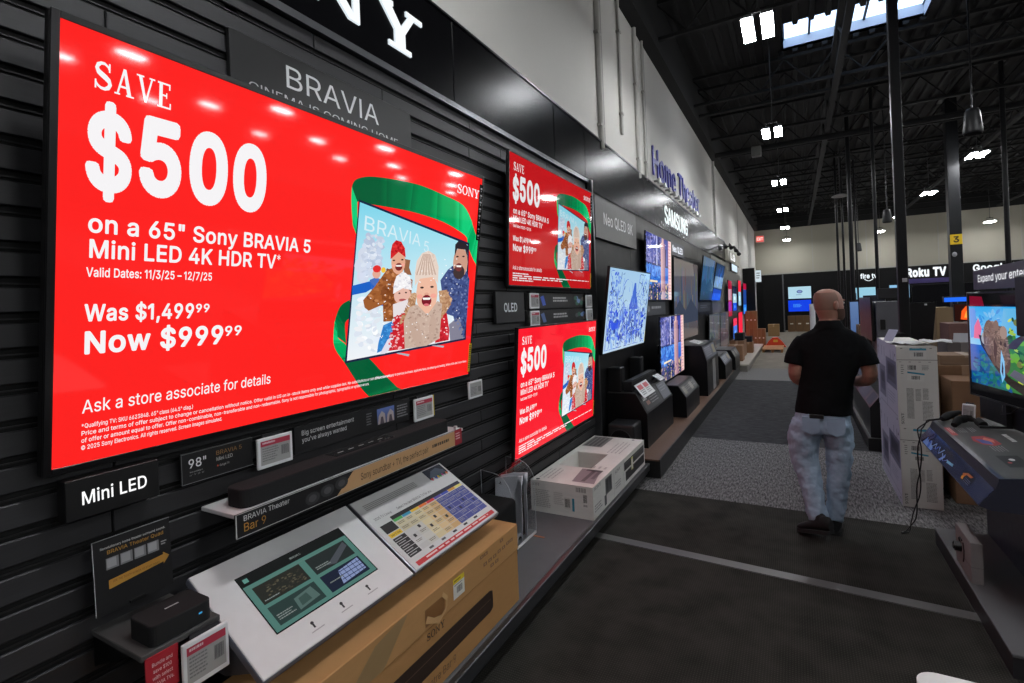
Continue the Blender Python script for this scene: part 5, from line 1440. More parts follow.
a.rect(0.95, 0.0, 1.0, 1.0, (160, 30, 46), 1)
a.lines(0.957, 0.2, 0.993, 0.7, 3, (226, 190, 194), 2, 0.5)
b.build('sign_front', t)
b = B()
b.box((-1.665, 2.285, 1.066), (-1.65, 2.30, 1.085), (220, 220, 220), 'plastic')
b.build('clip', t)

t = thing('soundbar', 'long black soundbar with rounded ends on the white wall shelf', 'soundbar', (-1.73, 1.63, 1.06))
b = B()
bm = bmesh.new()
bmesh.ops.create_cube(bm, size=1)
for v in bm.verts:
    v.co = Vector((-1.735 + v.co.x * 0.115, 1.672 + v.co.y * 1.20, 1.094 + v.co.z * 0.064))
bmesh.ops.bevel(bm, geom=[e for e in bm.edges if abs(e.verts[0].co.z - e.verts[1].co.z) > 0.01], offset=0.035, segments=6, affect='EDGES', profile=0.5)
bmesh.ops.bevel(bm, geom=[e for e in bm.edges if min(e.verts[0].co.z, e.verts[1].co.z) > 1.12], offset=0.005, segments=2, affect='EDGES', profile=0.5)
b.bm(bm, (38, 38, 39), 'fabric')
b.build('body', t)
b = B()
b.box((-1.77, 1.5, 1.1262), (-1.70, 1.86, 1.1275), (24, 24, 25), 'gloss')
for k in range(5):
    b.box((-1.74, 1.54 + k * 0.06, 1.1276), (-1.735, 1.57 + k * 0.06, 1.128), (150, 150, 150), 'print')
b.build('touch_strip', t)


# ------------------------------------------------------------------ sloped touch screen desk and chart board
def slope(y0, y1, xb, zb, xf, zf):
    """frame of a sloped board: matrix with x along +Y (viewer's right), y down the slope, z out of it"""
    rgt = Vector((0, 1, 0))
    dn = Vector((xf - xb, 0, zf - zb)).normalized()
    n = dn.cross(rgt) * -1
    if n.z < 0:
        n = -n
    M = Matrix(((rgt.x, dn.x, n.x, xb), (rgt.y, dn.y, n.y, y0), (rgt.z, dn.z, n.z, zb), (0, 0, 0, 1)))
    return M, y1 - y0, math.hypot(xf - xb, zf - zb)


M, W_, H_ = slope(0.932, 1.61, -1.78, 0.872, -1.40, 0.648)
t = thing('touch_screen_desk', 'sloped white desk with touch screen menu beside the small shelf', 'demo desk', (-1.6, 1.26, 0.6))
b = B()
b.T = M
b.box((0, 0, -0.028), (W_, H_, -0.002), (92, 96, 108), 'plastic', 0.004, 2)
b.box((0.003, 0.003, -0.004), (W_ - 0.003, H_ - 0.003, 0.002), (214, 214, 214), 'plastic', 0.002, 1)
b.T = None
b.prism([(-1.86, 0.60), (-1.86, 0.80), (-1.76, 0.845), (-1.45, 0.655), (-1.6, 0.60)], 'y', 0.94, 1.59, (60, 62, 68), 'plastic')
b.build('desk_top', t)
b = B()
b.T = M
a = Art(b, (0.115, 0.092, 0.0024), (1, 0, 0), (0, 1, 0), 0.445, 0.243, 'screen')
a.n = Vector((0, 0, 1))
a.rect(-0.01, -0.02, 1.01, 1.02, (12, 12, 13), 0)
a.rect(0, 0, 1, 1, (76, 116, 108), 0.5)
a.rect(0, 0, 1, 0.17, (22, 24, 24), 1)
a.rect(0.03, 0.05, 0.07, 0.12, (90, 140, 130), 1.5)
a.text('BRAVIA 5', 0.44, 0.11, 0.035, 0.1, (150, 160, 156), 1.5)
for (u, v, c) in ((0.05, 0.24, (40, 42, 38)), (0.53, 0.24, (38, 44, 44)), (0.05, 0.62, (42, 58, 56)), (0.53, 0.62, (30, 36, 52))):
    a.rect(u, v, u + 0.42, v + 0.32, c, 1)
rnd = random.Random(2)
for k in range(70):
    a.ell(0.12 + rnd.random() * 0.33, 0.3 + rnd.random() * 0.22, 0.012, 0.012, rnd.choice(((80, 76, 62), (62, 58, 48), (52, 50, 44))), 1.5 + k * 0.004, 6)
a.poly([(0.66, 0.5), (0.93, 0.26), (0.94, 0.36), (0.74, 0.55)], (70, 74, 80), 1.5)
a.poly([(0.24, 0.9), (0.25, 0.7), (0.42, 0.66), (0.44, 0.86)], (78, 100, 96), 1.5)
a.poly([(0.27, 0.86), (0.28, 0.73), (0.36, 0.71), (0.37, 0.84)], (56, 76, 72), 2)
a.poly([(0.66, 0.91), (0.7, 0.68), (0.93, 0.64), (0.93, 0.88)], (126, 140, 180), 1.5)
for k in range(5):
    a.rect(0.7 + k * 0.05, 0.66, 0.705 + k * 0.05, 0.9, (40, 48, 74), 2)
for k in range(3):
    a.rect(0.68, 0.7 + k * 0.07, 0.93, 0.712 + k * 0.07, (40, 48, 74), 2)
for (u, v, n_) in ((0.07, 0.5, 1), (0.56, 0.44, 2), (0.07, 0.78, 3), (0.57, 0.78, 1)):
    a.lines(u, v, u + 0.15, v + 0.035 * n_, n_, (120, 128, 126), 2.5, 0.5)
b.build('touch_screen', t)
b = B()
b.T = M
for u in (0.222, 0.348, 0.474):
    b.cyl((u, 0.372, 0.002), (u, 0.372, 0.003), 0.006, n=12, col=(40, 40, 42), m='print')
    b.box((u - 0.003, 0.372, 0.002), (u + 0.003, 0.392, 0.003), (40, 40, 42), 'print')
    b.box((u - 0.02, 0.400, 0.002), (u + 0.03, 0.4035, 0.003), (168, 168, 168), 'print')
b.build('hand_symbols', t)

M, W_, H_ = slope(1.622, 2.295, -1.78, 0.872, -1.40, 0.648)
t = thing('chart_board', 'sloped white board with a coloured comparison chart beside the touch screen desk', 'chart board', (-1.6, 1.98, 0.6))
b = B()
b.T = M
b.box((0, 0, -0.028), (W_, H_, -0.001), (128, 131, 136), 'metal', 0.004, 2)
b.box((0.006, 0.006, -0.003), (W_ - 0.006, H_ - 0.006, 0.002), (206, 206, 205), 'plastic', 0.002, 1)
b.T = None
b.prism([(-1.86, 0.60), (-1.86, 0.80), (-1.76, 0.845), (-1.45, 0.655), (-1.6, 0.60)], 'y', 1.64, 2.28, (60, 62, 68), 'plastic')
b.build('board', t)
b = B()
b.T = M
a = Art(b, (0.02, 0.012, 0.0022), (1, 0, 0), (0, 1, 0), W_ - 0.04, H_ - 0.024, 'print')
a.n = Vector((0, 0, 1))
for i in range(4):
    a.rect(0.04, 0.08 + i * 0.022, 0.60, 0.092 + i * 0.022, (150, 150, 148), 1)
a.text('2025 TV Lineup', 0.03, 0.315, 0.032, 0.17, (70, 70, 70), 1)
a.text('Select the best BRAVIA TV for you', 0.26, 0.315, 0.034, 0.4, (50, 50, 50), 1)
a.rect(0.76, 0.0, 1.0, 0.17, (24, 34, 52), 1)
a.poly([(0.78, 0.13), (0.84, 0.05), (0.92, 0.03), (0.98, 0.1), (0.98, 0.15), (0.78, 0.15)], (78, 92, 110), 2)
for k in range(8):
    a.rect(0.77 + k * 0.028, 0.15, 0.79 + k * 0.028, 0.19, ((220, 60, 60), (230, 230, 230), (40, 90, 200), (230, 180, 40), (60, 160, 90), (200, 70, 160), (60, 60, 70), (230, 120, 40))[k], 2)
a.rect(0.15, 0.35, 0.72, 0.40, (30, 30, 32), 1); a.rect(0.72, 0.35, 0.99, 0.40, (30, 34, 60), 1)
bar = ((80, 180, 90), (60, 160, 200), (230, 190, 60), (230, 120, 50), (215, 60, 60), (90, 80, 170), (60, 80, 180), (220, 160, 60), (230, 220, 120))
for k in range(9):
    a.rect(0.15 + k * 0.0933, 0.40, 0.24 + k * 0.0933, 0.435, bar[k], 1)
cols = ((202, 202, 200), (206, 204, 196), (222, 208, 166), (222, 196, 146), (216, 178, 122), (74, 84, 148), (70, 80, 150), (64, 76, 148), (68, 80, 154))
for r_ in range(6):
    for k in range(9):
        v0 = 0.445 + r_ * 0.072
        c = cols[k] if k > 1 or r_ > 1 else (214, 204, 170)
        if r_ % 2 and k < 5:
            c = tuple(x - 8 for x in c)
        a.rect(0.15 + k * 0.0933, v0, 0.2415 + k * 0.0933, v0 + 0.068, c, 1)
        if r_ in (0, 1) or (r_ > 2 and (k + r_) % 2 == 0):
            a.lines(0.162 + k * 0.0933, v0 + 0.014, 0.23 + k * 0.0933, v0 + 0.05, 2, (150, 150, 160) if k > 4 else (120, 112, 100), 2, 0.5)
        if r_ in (2, 3) and (k * 3 + r_) % 2:
            a.rect(0.18 + k * 0.0933, v0 + 0.012, 0.205 + k * 0.0933, v0 + 0.052, (46, 44, 46) if k < 5 else (34, 40, 80), 2)
a.rect(0.02, 0.40, 0.14, 0.52, (28, 28, 30), 1)
a.rect(0.02, 0.53, 0.14, 0.585, (232, 196, 50), 1)
a.text('see it live', 0.035, 0.57, 0.025, 0.09, (80, 60, 10), 2)
for k in range(5):
    a.rect(0.02, 0.60 + k * 0.056, 0.14, 0.65 + k * 0.056, (32, 32, 34), 1)
    a.rect(0.03, 0.62 + k * 0.056, 0.10, 0.63 + k * 0.056, (170, 170, 170), 2)
for k in range(5):
    a.rect(0.2 + k * 0.14, 0.89, 0.245 + k * 0.14, 0.915, (90, 90, 92) if k < 2 else (40, 40, 42), 1)
a.rect(0.02, 0.94, 0.99, 0.995, (196, 44, 48), 1)
a.lines(0.12, 0.955, 0.92, 0.98, 1, (236, 200, 200), 2, 0.7, 0.05)
b.build('chart', t)

# ------------------------------------------------------------------ long carton, subwoofer, console in a case, white box
CB = (172, 128, 80)
t = thing('soundbar_carton', 'long brown carton with ribbon handle on the platform in front of the sloped desks', 'carton', (-1.48, 1.5, 0.15))
b = B()
X0, X1, Y0, Y1, Z0, Z1 = -1.64, -1.353, 0.62, 2.391, 0.151, 0.560
b.box((X0, Y0, Z0), (X1, Y1, 0.424), CB, 'cardboard', 0.003, 1)
b.build('tray', t)
b = B()
b.box((X0 - 0.002, Y0 - 0.002, 0.426), (X1 + 0.004, Y1 + 0.003, Z1), (180, 136, 88), 'cardboard', 0.003, 1)
a = wall_art(b, Y0, Y1, 0.426, Z1, X1 + 0.0043)
a.poly([(0.28, 1.0), (0.33, 0.86), (0.40, 0.2), (0.47, 0.04), (0.50, 0.04), (0.43, 0.9), (0.42, 1)], (150, 122, 84), 0.3)
a.poly([(0.27, 0.98), (0.30, 0.88), (0.305, 0.9), (0.28, 0.98)], (226, 220, 210), 0.5)
for k in range(4):
    a.rect(0.815, 0.24 + 0.03 * k, 0.93, 0.25 + 0.03 * k, (112, 78, 44), 0.5) if k < 0 else None
for k, (u, v) in enumerate(((0.80, 0.16), (0.82, 0.16), (0.905, 0.14), (0.815, 0.5), (0.84, 0.5), (0.865, 0.5), (0.89, 0.46), (0.915, 0.46), (0.94, 0.43), (0.96, 0.43), (0.85, 0.74), (0.875, 0.74))):
    a.rect(u - 0.009, v - 0.06, u + 0.009, v + 0.06, (120, 82, 46), 0.5)
    a.rect(u - 0.004, v - 0.03, u + 0.003, v + 0.03, (170, 126, 80), 0.8)
b.build('lid', t)
b = B()
a = wall_art(b, Y0, Y1, Z0, 0.424, X1 + 0.0006)
a.poly([(0.40, 0.98), (0.36, 0.90), (0.36, 0.62), (0.40, 0.52), (0.905, 0.30), (0.925, 0.36), (0.925, 0.66), (0.905, 0.74)], (48, 36, 30), 0.3) if False else None
a.poly([(0.22, 0.33), (0.23, 0.29), (0.835, 0.29), (0.85, 0.33), (0.85, 0.63), (0.835, 0.67), (0.23, 0.67), (0.22, 0.63)], (52, 38, 30), 0.3)
a.rect(0.23, 0.44, 0.84, 0.455, (104, 82, 66), 0.6)
a.serif('SONY', 0.562, 0.17, 0.11, 0.068, (66, 46, 30), 0.6, 0.1)
a.text('BRAVIA Theatre Bar 9', 0.44, 0.88, 0.12, 0.23, (96, 68, 40), 0.5)
b.build('printing', t)
b = B()
DY, DZ = -0.185, 0.022
a = wall_art(b, 1.605, 1.735, 0.442, 0.512, X1 + 0.005)
a.rect(0.0, 0.0, 1.0, 1.0, (138, 96, 56), 0.3)
fr = X1 + 0.012
for p in ([(fr - 0.006, 1.80, 0.452), (fr + 0.004, 1.83, 0.432), (fr + 0.012, 1.87, 0.425), (fr + 0.01, 1.91, 0.44), (fr + 0.004, 1.925, 0.475), (fr - 0.004, 1.905, 0.50)],
          [(fr - 0.006, 1.795, 0.445), (fr + 0.004, 1.84, 0.425), (fr + 0.006, 1.87, 0.41), (fr, 1.855, 0.395)]):
    p = [(q[0], q[1] + DY, q[2] + DZ) for q in p]
    pts = []
    for i in range(len(p) - 1):
        pts += [Vector(p[i]).lerp(Vector(p[i + 1]), k / 3) for k in range(3)]
    pts.append(Vector(p[-1]))
    for i in range(len(pts) - 1):
        d = Vector((0.0, 0.004, 0.009))
        b.face([pts[i] - d, pts[i + 1] - d, pts[i + 1] + d, pts[i] + d], (196, 156, 108), 'cardboard')
        b.face([pts[i] - d + Vector((-0.001, 0, 0)), pts[i] + d + Vector((-0.001, 0, 0)), pts[i + 1] + d + Vector((-0.001, 0, 0)), pts[i + 1] - d + Vector((-0.001, 0, 0))], (180, 140, 94), 'cardboard')
b.build('ribbon_handle', t)
b = B()
a = wall_art(b, 1.80, 1.885, 0.452, 0.54, X1 + 0.005)
a.rect(0, 0, 1, 1, (226, 224, 216), 0.3)
a.rect(0, 0, 1, 0.26, (226, 200, 40), 0.5)
a.lines(0.1, 0.08, 0.8, 0.2, 1, (120, 96, 20), 0.8, 0.6)
a.bars(0.3, 0.45, 0.8, 0.78, (60, 60, 62), 0.6)
a.lines(0.1, 0.32, 0.9, 0.42, 1, (130, 130, 130), 0.6, 0.5)
b.build('sticker', t)

t = thing('subwoofer', 'black rounded subwoofer behind the brown carton end', 'subwoofer', (-1.7, 2.62, 0.15))
b = B()
b.box((-1.85, 2.44, 0.165), (-1.565, 2.79, 0.535), (24, 24, 25), 'fabric', 0.03, 4)
b.build('cabinet', t)
b = B()
for x, y in ((-1.82, 2.48), (-1.61, 2.48), (-1.82, 2.76), (-1.61, 2.76)):
    b.cyl((x, y, 0.15), (x, y, 0.17), 0.018, n=10, col=(14, 14, 14))
b.build('feet', t)

t = thing('display_case', 'clear acrylic case with rounded top over the white games console', 'display case', (-1.75, 3.07, 0.15))
b = B()
b.box((-1.855, 2.825, 0.1505), (-1.63, 3.165, 0.172), (222, 222, 222), 'plastic', 0.003, 1)
b.build('base', t)
b = B()
prof = [(-1.855, 0.172), (-1.855, 0.665), (-1.78, 0.655)]
prof += [(-1.78 + 0.148 * math.sin(k * PI / 16), 0.507 + 0.148 * math.cos(k * PI / 16)) for k in range(1, 9)]
prof += [(-1.632, 0.172)]
for y in (2.831, 3.157):
    b.prism(prof, 'y', y, y + 0.004, (255, 255, 255), 'clear_acrylic')
for i in range(1, len(prof) - 1):
    (x0, z0), (x1, z1) = prof[i], prof[i + 1]
    b.face([(x0, 2.835, z0), (x1, 2.835, z1), (x1, 3.161, z1), (x0, 3.161, z0)], (255, 255, 255), 'clear_acrylic')
b.build('cover', t)

b = B()                     # bright polished edge is part of the case
for y in (2.829, 3.163):
    b.tube([(x, y, z) for x, z in prof], 0.0016, 5, (188, 194, 198), 'plastic')
b.build('polished_edge', t)

t = thing('games_console', 'white and black upright games console inside the clear case', 'games console', (-1.74, 3.05, 0.172))
b = B()
b.box((-1.835, 2.997, 0.18), (-1.66, 3.058, 0.545), (16, 16, 17), 'gloss', 0.008, 2)
b.build('core', t)
for yy, sgn in ((2.985, -1), (3.058, 1)):
    b = B()
    rows = []
    pr = [(-1.845, 0.176), (-1.65, 0.172), (-1.642, 0.30), (-1.645, 0.45), (-1.632, 0.600), (-1.74, 0.588), (-1.842, 0.560), (-1.848, 0.4)]
    b.prism(pr, 'y', yy, yy + 0.012, (236, 238, 246), 'plastic')
    if sgn < 0:
        a = Art(b, (-1.815, yy - 0.0005, 0.545), (1, 0, 0), (0, 0, -1), 0.028, 0.022, 'print')
        a.poly([(0.35, 0.0), (0.62, 0.1), (0.75, 0.4), (0.5, 0.5), (0.5, 1), (0.35, 0.9)], (30, 34, 60), 1)
        a.poly([(0.0, 0.75), (0.3, 0.6), (0.3, 0.8), (0.05, 0.9)], (30, 34, 60), 1)
        a.poly([(0.55, 0.7), (0.9, 0.65), (1.0, 0.75), (0.55, 0.95)], (30, 34, 60), 1)
    b.build('side_plate', t)
b = B()
b.cyl((-1.74, 3.027, 0.172), (-1.74, 3.027, 0.18), 0.055, n=18, col=(20, 20, 21))
b.build('stand', t)

t = thing('game_controller', 'white and black game controller leaning beside the games console', 'game controller', (-1.655, 2.965, 0.172))
b = B()
C0 = Vector((-1.655, 2.93, 0.205))
for s in (-1, 1):
    b.tube([C0 + Vector((0.0, 0.012 * s, 0.02)), C0 + Vector((0.008, 0.028 * s, 0.008)), C0 + Vector((0.012, 0.036 * s, -0.015)), C0 + Vector((0.010, 0.038 * s, -0.03))], [0.014, 0.015, 0.012, 0.006], 9, (208, 210, 216), 'plastic')
b.box(C0 + Vector((-0.008, -0.026, 0.0)), C0 + Vector((0.012, 0.026, 0.034)), (208, 210, 216), 'plastic', 0.006, 2)
b.build('shell', t)
b = B()
for s in (-1, 1):
    b.cyl(C0 + Vector((0.012, 0.013 * s, 0.004)), C0 + Vector((0.024, 0.013 * s, 0.004)), 0.0065, n=10, col=(22, 22, 24))
b.box(C0 + Vector((0.010, -0.01, -0.012)), C0 + Vector((0.0145, 0.01, 0.002)), (24, 24, 26), 'plastic', 0.002, 1)
b.build('sticks', t)

# long white printed box with an opening sunk into its top
t = thing('soundbar_carton', 'long white printed box with a square opening in its top, on the grey platform', 'carton', (-1.6, 4.27, 0.15))
WB2 = (206, 205, 200)
x0, x1, y0, y1, z0, z1 = -1.845, -1.337, 3.512, 4.96, 0.151, 0.392
hx0, hx1, hy0, hy1 = -1.80, -1.50, 4.02, 4.42
hx0, hx1, hy0, hy1 = -1.79, -1.50, 3.93, 4.36
b = B()
b.mesh([(x0, y0, z0), (x1, y0, z0), (x1, y1, z0), (x0, y1, z0), (x0, y0, z1), (x1, y0, z1), (x1, y1, z1), (x0, y1, z1),
        (hx0, hy0, z1), (hx1, hy0, z1), (hx1, hy1, z1), (hx0, hy1, z1), (hx0, hy0, z1 - 0.16), (hx1, hy0, z1 - 0.16), (hx1, hy1, z1 - 0.16), (hx0, hy1, z1 - 0.16)],
       [(0, 3, 2, 1), (0, 1, 5, 4), (1, 2, 6, 5), (2, 3, 7, 6), (3, 0, 4, 7), (4, 5, 9, 8), (5, 6, 10, 9), (6, 7, 11, 10), (7, 4, 8, 11),
        (8, 9, 13, 12), (9, 10, 14, 13), (10, 11, 15, 14), (11, 8, 12, 15), (12, 13, 14, 15)], WB2, 'cardboard')
b.build('box_body', t)
b = B()
a = Art(b, (x0, y0 - 0.0006, z1), (1, 0, 0), (0, 0, -1), x1 - x0, z1 - z0, 'print')        # near end
a.serif('SONY', 0.03, 0.17, 0.09, 0.12, (120, 118, 114), 1, 0.1)
a.lines(0.04, 0.28, 0.34, 0.85, 10, (168, 166, 162), 1, 0.6)
a.lines(0.38, 0.3, 0.55, 0.7, 7, (178, 176, 172), 1, 0.6)
a.rect(0.55, 0.42, 0.65, 0.78, (196, 194, 188), 1); a.bars(0.56, 0.46, 0.64, 0.72, (70, 70, 70), 2)
a.rect(0.675, 0.42, 0.71, 0.82, (50, 136, 160), 2)
a.bars(0.74, 0.06, 0.9, 0.2, (120, 118, 116), 1)
a.bars(0.85, 0.26, 0.91, 0.5, (54, 54, 54), 1)
a.bars(0.85, 0.56, 0.91, 0.62, (110, 110, 110), 1)
a = wall_art(b, y0, y1, z0, z1, x1 + 0.0006)                                              # aisle side
a.serif('SONY', 0.02, 0.14, 0.09, 0.10, (110, 108, 106), 1, 0.1)
a.rect(0.19, 0.10, 0.30, 0.62, (92, 92, 92), 1); a.rect(0.205, 0.16, 0.24, 0.56, (58, 58, 60), 2); a.rect(0.255, 0.16, 0.29, 0.56, (66, 66, 68), 2)
a.rect(0.17, 0.60, 0.205, 0.92, (64, 64, 66), 1)
a.lines(0.02, 0.6, 0.14, 0.85, 3, (110, 110, 110), 1, 0.4)
a.rect(0.338, 0, 0.341, 1, (150, 148, 144), 1)
a.serif('SONY', 0.36, 0.24, 0.1, 0.10, (110, 108, 106), 1, 0.1)
a.lines(0.36, 0.55, 0.48, 0.8, 3, (130, 130, 130), 1, 0.4)
a.rect(0.52, 0, 0.523, 1, (150, 148, 144), 1)
a.rect(0.535, 0.16, 0.98, 0.46, (52, 50, 50), 1); a.rect(0.55, 0.2, 0.97, 0.26, (82, 80, 80), 2)
a.rect(0.56, 0.52, 0.98, 0.86, (44, 43, 44), 1)
a.rect(0.68, 0.2, 0.72, 0.66, (196, 194, 110), 3); a.rect(0.685, 0.28, 0.715, 0.62, (206, 206, 200), 4)
b.build('side_printing', t)
b = B()
a = Art(b, (x0, y0, z1 + 0.0006), (0, 1, 0), (1, 0, 0), y1 - y0, x1 - x0, 'print')          # top, read from the aisle
a.n = Vector((0, 0, 1))
a.poly([(0.05, 0.62), (0.27, 0.55), (0.27, 0.86), (0.05, 0.97)], (128, 120, 124), 1)
a.rect(0.07, 0.74, 0.26, 0.80, (78, 72, 76), 2); a.rect(0.12, 0.84, 0.25, 0.9, (92, 86, 90), 2); a.rect(0.24, 0.64, 0.27, 0.9, (70, 66, 70), 2)
a.ell(0.02, 0.1, 0.013, 0.03, (40, 40, 42), 1)
a.lines(0.05, 0.08, 0.24, 0.35, 4, (150, 148, 146), 1, 0.3)
a.lines(0.30, 0.68, 0.345, 0.96, 3, (150, 148, 146), 1, 0.4)
a.rect(0.72, 0.04, 0.98, 0.42, (120, 118, 116), 1)
for k in range(4):
    a.rect(0.735, 0.07 + k * 0.08, 0.96, 0.12 + k * 0.08, (72, 70, 70), 2)
a.lines(0.62, 0.62, 0.9, 0.9, 4, (150, 148, 146), 1, 0.3)
a.ell(0.965, 0.82, 0.012, 0.03, (60, 60, 62), 1)
b.build('top_printing', t)
b = B()
a = Art(b, (hx1, hy1 - 0.0006, z1), (-1, 0, 0), (0, 0, -1), 0.29, 0.16, 'print')
a.n = Vector((0, -1, 0))
a.rect(0.02, 0.05, 0.98, 0.95, (176, 174, 168), 0.5)
a.ell(0.16, 0.72, 0.05, 0.12, (40, 38, 38), 1)
a.rect(0.3, 0.2, 0.302, 0.95, (140, 138, 132), 1)
b.build('inner_flap', t)
# ================================================================== STEPPED CONSOLES ALONG THE NEXT BAY
def console(label, y0, y1, xf, zf, xt, zt, xb, panels, group='black sloped demo consoles'):
    t = thing('demo_console', label, 'demo console', ((xf + xb) / 2, (y0 + y1) / 2, 0.18), group)
    b = B()
    pr = [(xf, 0.182), (xf, zf), (xt, zt), (xb, zt), (xb, 0.182)]
    b.prism(pr, 'y', y0, y1, (13, 13, 14), 'black_laminate')
    b.build('body', t)
    b = B()
    b.box((xb, y0 + 0.02, zt), (xt - 0.02, y1 - 0.02, zt + 0.006), (58, 56, 55), 'plastic')
    b.build('top_surface', t)
    d = Vector((xf - xt, 0, zf - zt))
    L = d.length
    b = B()
    a = Art(b, (xt, y0, zt), (0, 1, 0), d, y1 - y0, L, 'print')
    a.n = Vector((0, 1, 0)).cross(-d.normalized())
    if a.n.x < 0:
        a.n = -a.n
    panels(a)
    b.build('info_panel', t)
    return t


def panels_a(a):
    a.rect(0.04, 0.12, 0.62, 0.92, (52, 52, 54), 1)
    a.lines(0.08, 0.25, 0.22, 0.5, 1, (200, 200, 200), 2, 0.8)
    a.rect(0.14, 0.52, 0.24, 0.7, (150, 110, 100), 2)
    a.lines(0.28, 0.3, 0.58, 0.8, 4, (146, 146, 148), 2, 0.35)
    a.rect(0.66, 0.1, 0.97, 0.92, (112, 114, 122), 1)
    a.lines(0.7, 0.2, 0.93, 0.6, 3, (146, 148, 154), 2, 0.4)


def panels_b(a):
    a.rect(0.04, 0.1, 0.96, 0.92, (72, 72, 74), 1)
    for k in range(4):
        a.rect(0.08 + k * 0.23, 0.2, 0.24 + k * 0.23, 0.8, ((128, 124, 112), (60, 60, 62), (140, 136, 128), (96, 96, 98))[k], 2)
    a.lines(0.1, 0.3, 0.9, 0.7, 3, (170, 168, 160), 3, 0.25)


def panels_c(a):
    a.rect(0.05, 0.1, 0.95, 0.9, (96, 98, 110), 1)
    a.lines(0.1, 0.2, 0.6, 0.8, 5, (180, 182, 190), 2, 0.35)
    a.rect(0.7, 0.2, 0.9, 0.75, (150, 140, 110), 2)


console('black sloped console nearest on the wood platform, carrying speakers and a white sheet', 5.42, 6.70, -1.415, 0.545, -1.53, 0.755, -1.85, panels_a)
console('low black sloped console between the nearest console and the tall one', 7.05, 8.10, -1.31, 0.45, -1.41, 0.60, -1.62, panels_b)
t3 = console('tall black sloped console with grey vertical front strip, mid distance', 8.78, 10.12, -1.285, 0.74, -1.36, 1.0, -1.84, panels_c)
b = B()
b.box((-1.287, 9.35, 0.2), (-1.279, 9.75, 0.72), (120, 120, 122), 'satin')
b.build('grey_front_strip', t3)
b = B()
b.box((-1.287, 9.78, 0.2), (-1.277, 10.08, 0.72), (10, 10, 10), 'plastic')
b.build('speaker_grille', t3)
console('small black sloped console right after the tall one, farther along', 10.8, 12.0, -1.24, 0.45, -1.34, 0.63, -1.7, panels_c)
console('farthest small black sloped console at the end of the wood platform', 12.3, 13.3, -1.2, 0.45, -1.29, 0.62, -1.65, panels_b)

# papers on the consoles
def sheet(label, M, w_, h_, col=(214, 214, 214), red=True):
    b = B()
    b.T = M
    b.box((0, 0, 0), (w_, h_, 0.003), col, 'print')
    a = Art(b, (0, h_, 0.0032), (1, 0, 0), (0, -1, 0), w_, h_, 'print')
    a.n = Vector((0, 0, 1))
    if red:
        for i in range(2):
            a.rect(0.1 + i * 0.45, 0.12, 0.45 + i * 0.45, 0.45, (196, 80, 90), 1)
            a.lines(0.1 + i * 0.45, 0.5, 0.45 + i * 0.45, 0.9, 3, (120, 120, 120), 1)
    else:
        a.lines(0.1, 0.15, 0.9, 0.85, 4, (150, 150, 152), 1, 0.4)
    tag(b.build('info_sheet'), label, 'info sheet')


def slopeM(x, y, z, dx, dz):
    up = Vector((-dx, 0, dz)).normalized()
    rt = Vector((0, 1, 0))
    n = rt.cross(up)
    return Matrix(((rt.x, up.x, n.x, x), (rt.y, up.y, n.y, y), (rt.z, up.z, n.z, z), (0, 0, 0, 1)))


sheet('white sheet with two red price boxes on the nearest console', slopeM(-1.462, 5.50, 0.70, 0.09, 0.11), 0.50, 0.17)
sheet('small white sheet on the top corner of the nearest console by the lower city television', slopeM(-1.48, 6.36, 0.768, 0.1, 0.06), 0.25, 0.11, red=False)
sheet('white sheet on the slope of the tall console', slopeM(-1.42, 8.9, 1.02, 0.1, 0.03), 0.5, 0.16, red=False)


def loudspeaker(label, x0, x1, y0, y1, z0, z1, bev=0.01):
    t = thing('loudspeaker', label, 'loudspeaker', ((x0 + x1) / 2, (y0 + y1) / 2, z0), 'black loudspeakers by the nearest console')
    b = B()
    b.box((x0, y0, z0), (x1, y1, z1), (15, 15, 16), 'plastic', bev, 2)
    b.build('cabinet', t)
    b = B()
    b.box((x1, y0 + bev, z0 + bev), (x1 + 0.006, y1 - bev, z1 - bev), (18, 18, 19), 'fabric', 0.002, 1)
    b.build('grille', t)
    return t


loudspeaker('upright black loudspeaker at left end of the nearest console top', -1.84, -1.70, 5.46, 5.60, 0.762, 1.03)
loudspeaker('upright black loudspeaker toward right end of the nearest console top', -1.84, -1.70, 6.28, 6.42, 0.762, 1.06)
t = thing('soundbar', 'thick black soundbar lying across the nearest console between two upright speakers', 'soundbar', (-1.62, 6.0, 0.762))
b = B()
b.box((-1.69, 5.5, 0.762), (-1.59, 6.6, 0.875), (34, 34, 35), 'fabric', 0.012, 3)
b.build('body', t)
b = B()
b.box((-1.67, 5.6, 0.8755), (-1.61, 6.5, 0.878), (50, 50, 51), 'plastic', 0.001, 1)
b.build('top_grille', t)

t = thing('subwoofer', 'square black subwoofer on the wood platform beside the nearest console', 'subwoofer', (-1.6, 5.24, 0.18))
b = B()
b.box((-1.75, 5.09, 0.182), (-1.47, 5.40, 0.49), (24, 24, 25), 'plastic', 0.025, 3)
b.build('cabinet', t)
b = B()
b.cyl((-1.61, 5.09, 0.33), (-1.61, 5.083, 0.33), 0.105, n=24, col=(15, 15, 16), m='fabric')
for k in range(24):
    a0, a1 = 2 * PI * k / 24, 2 * PI * (k + 1) / 24
    b.cyl((-1.61 + 0.108 * math.cos(a0), 5.088, 0.33 + 0.108 * math.sin(a0)), (-1.61 + 0.108 * math.cos(a1), 5.088, 0.33 + 0.108 * math.sin(a1)), 0.006, n=5, col=(44, 44, 46))
b.build('driver', t)

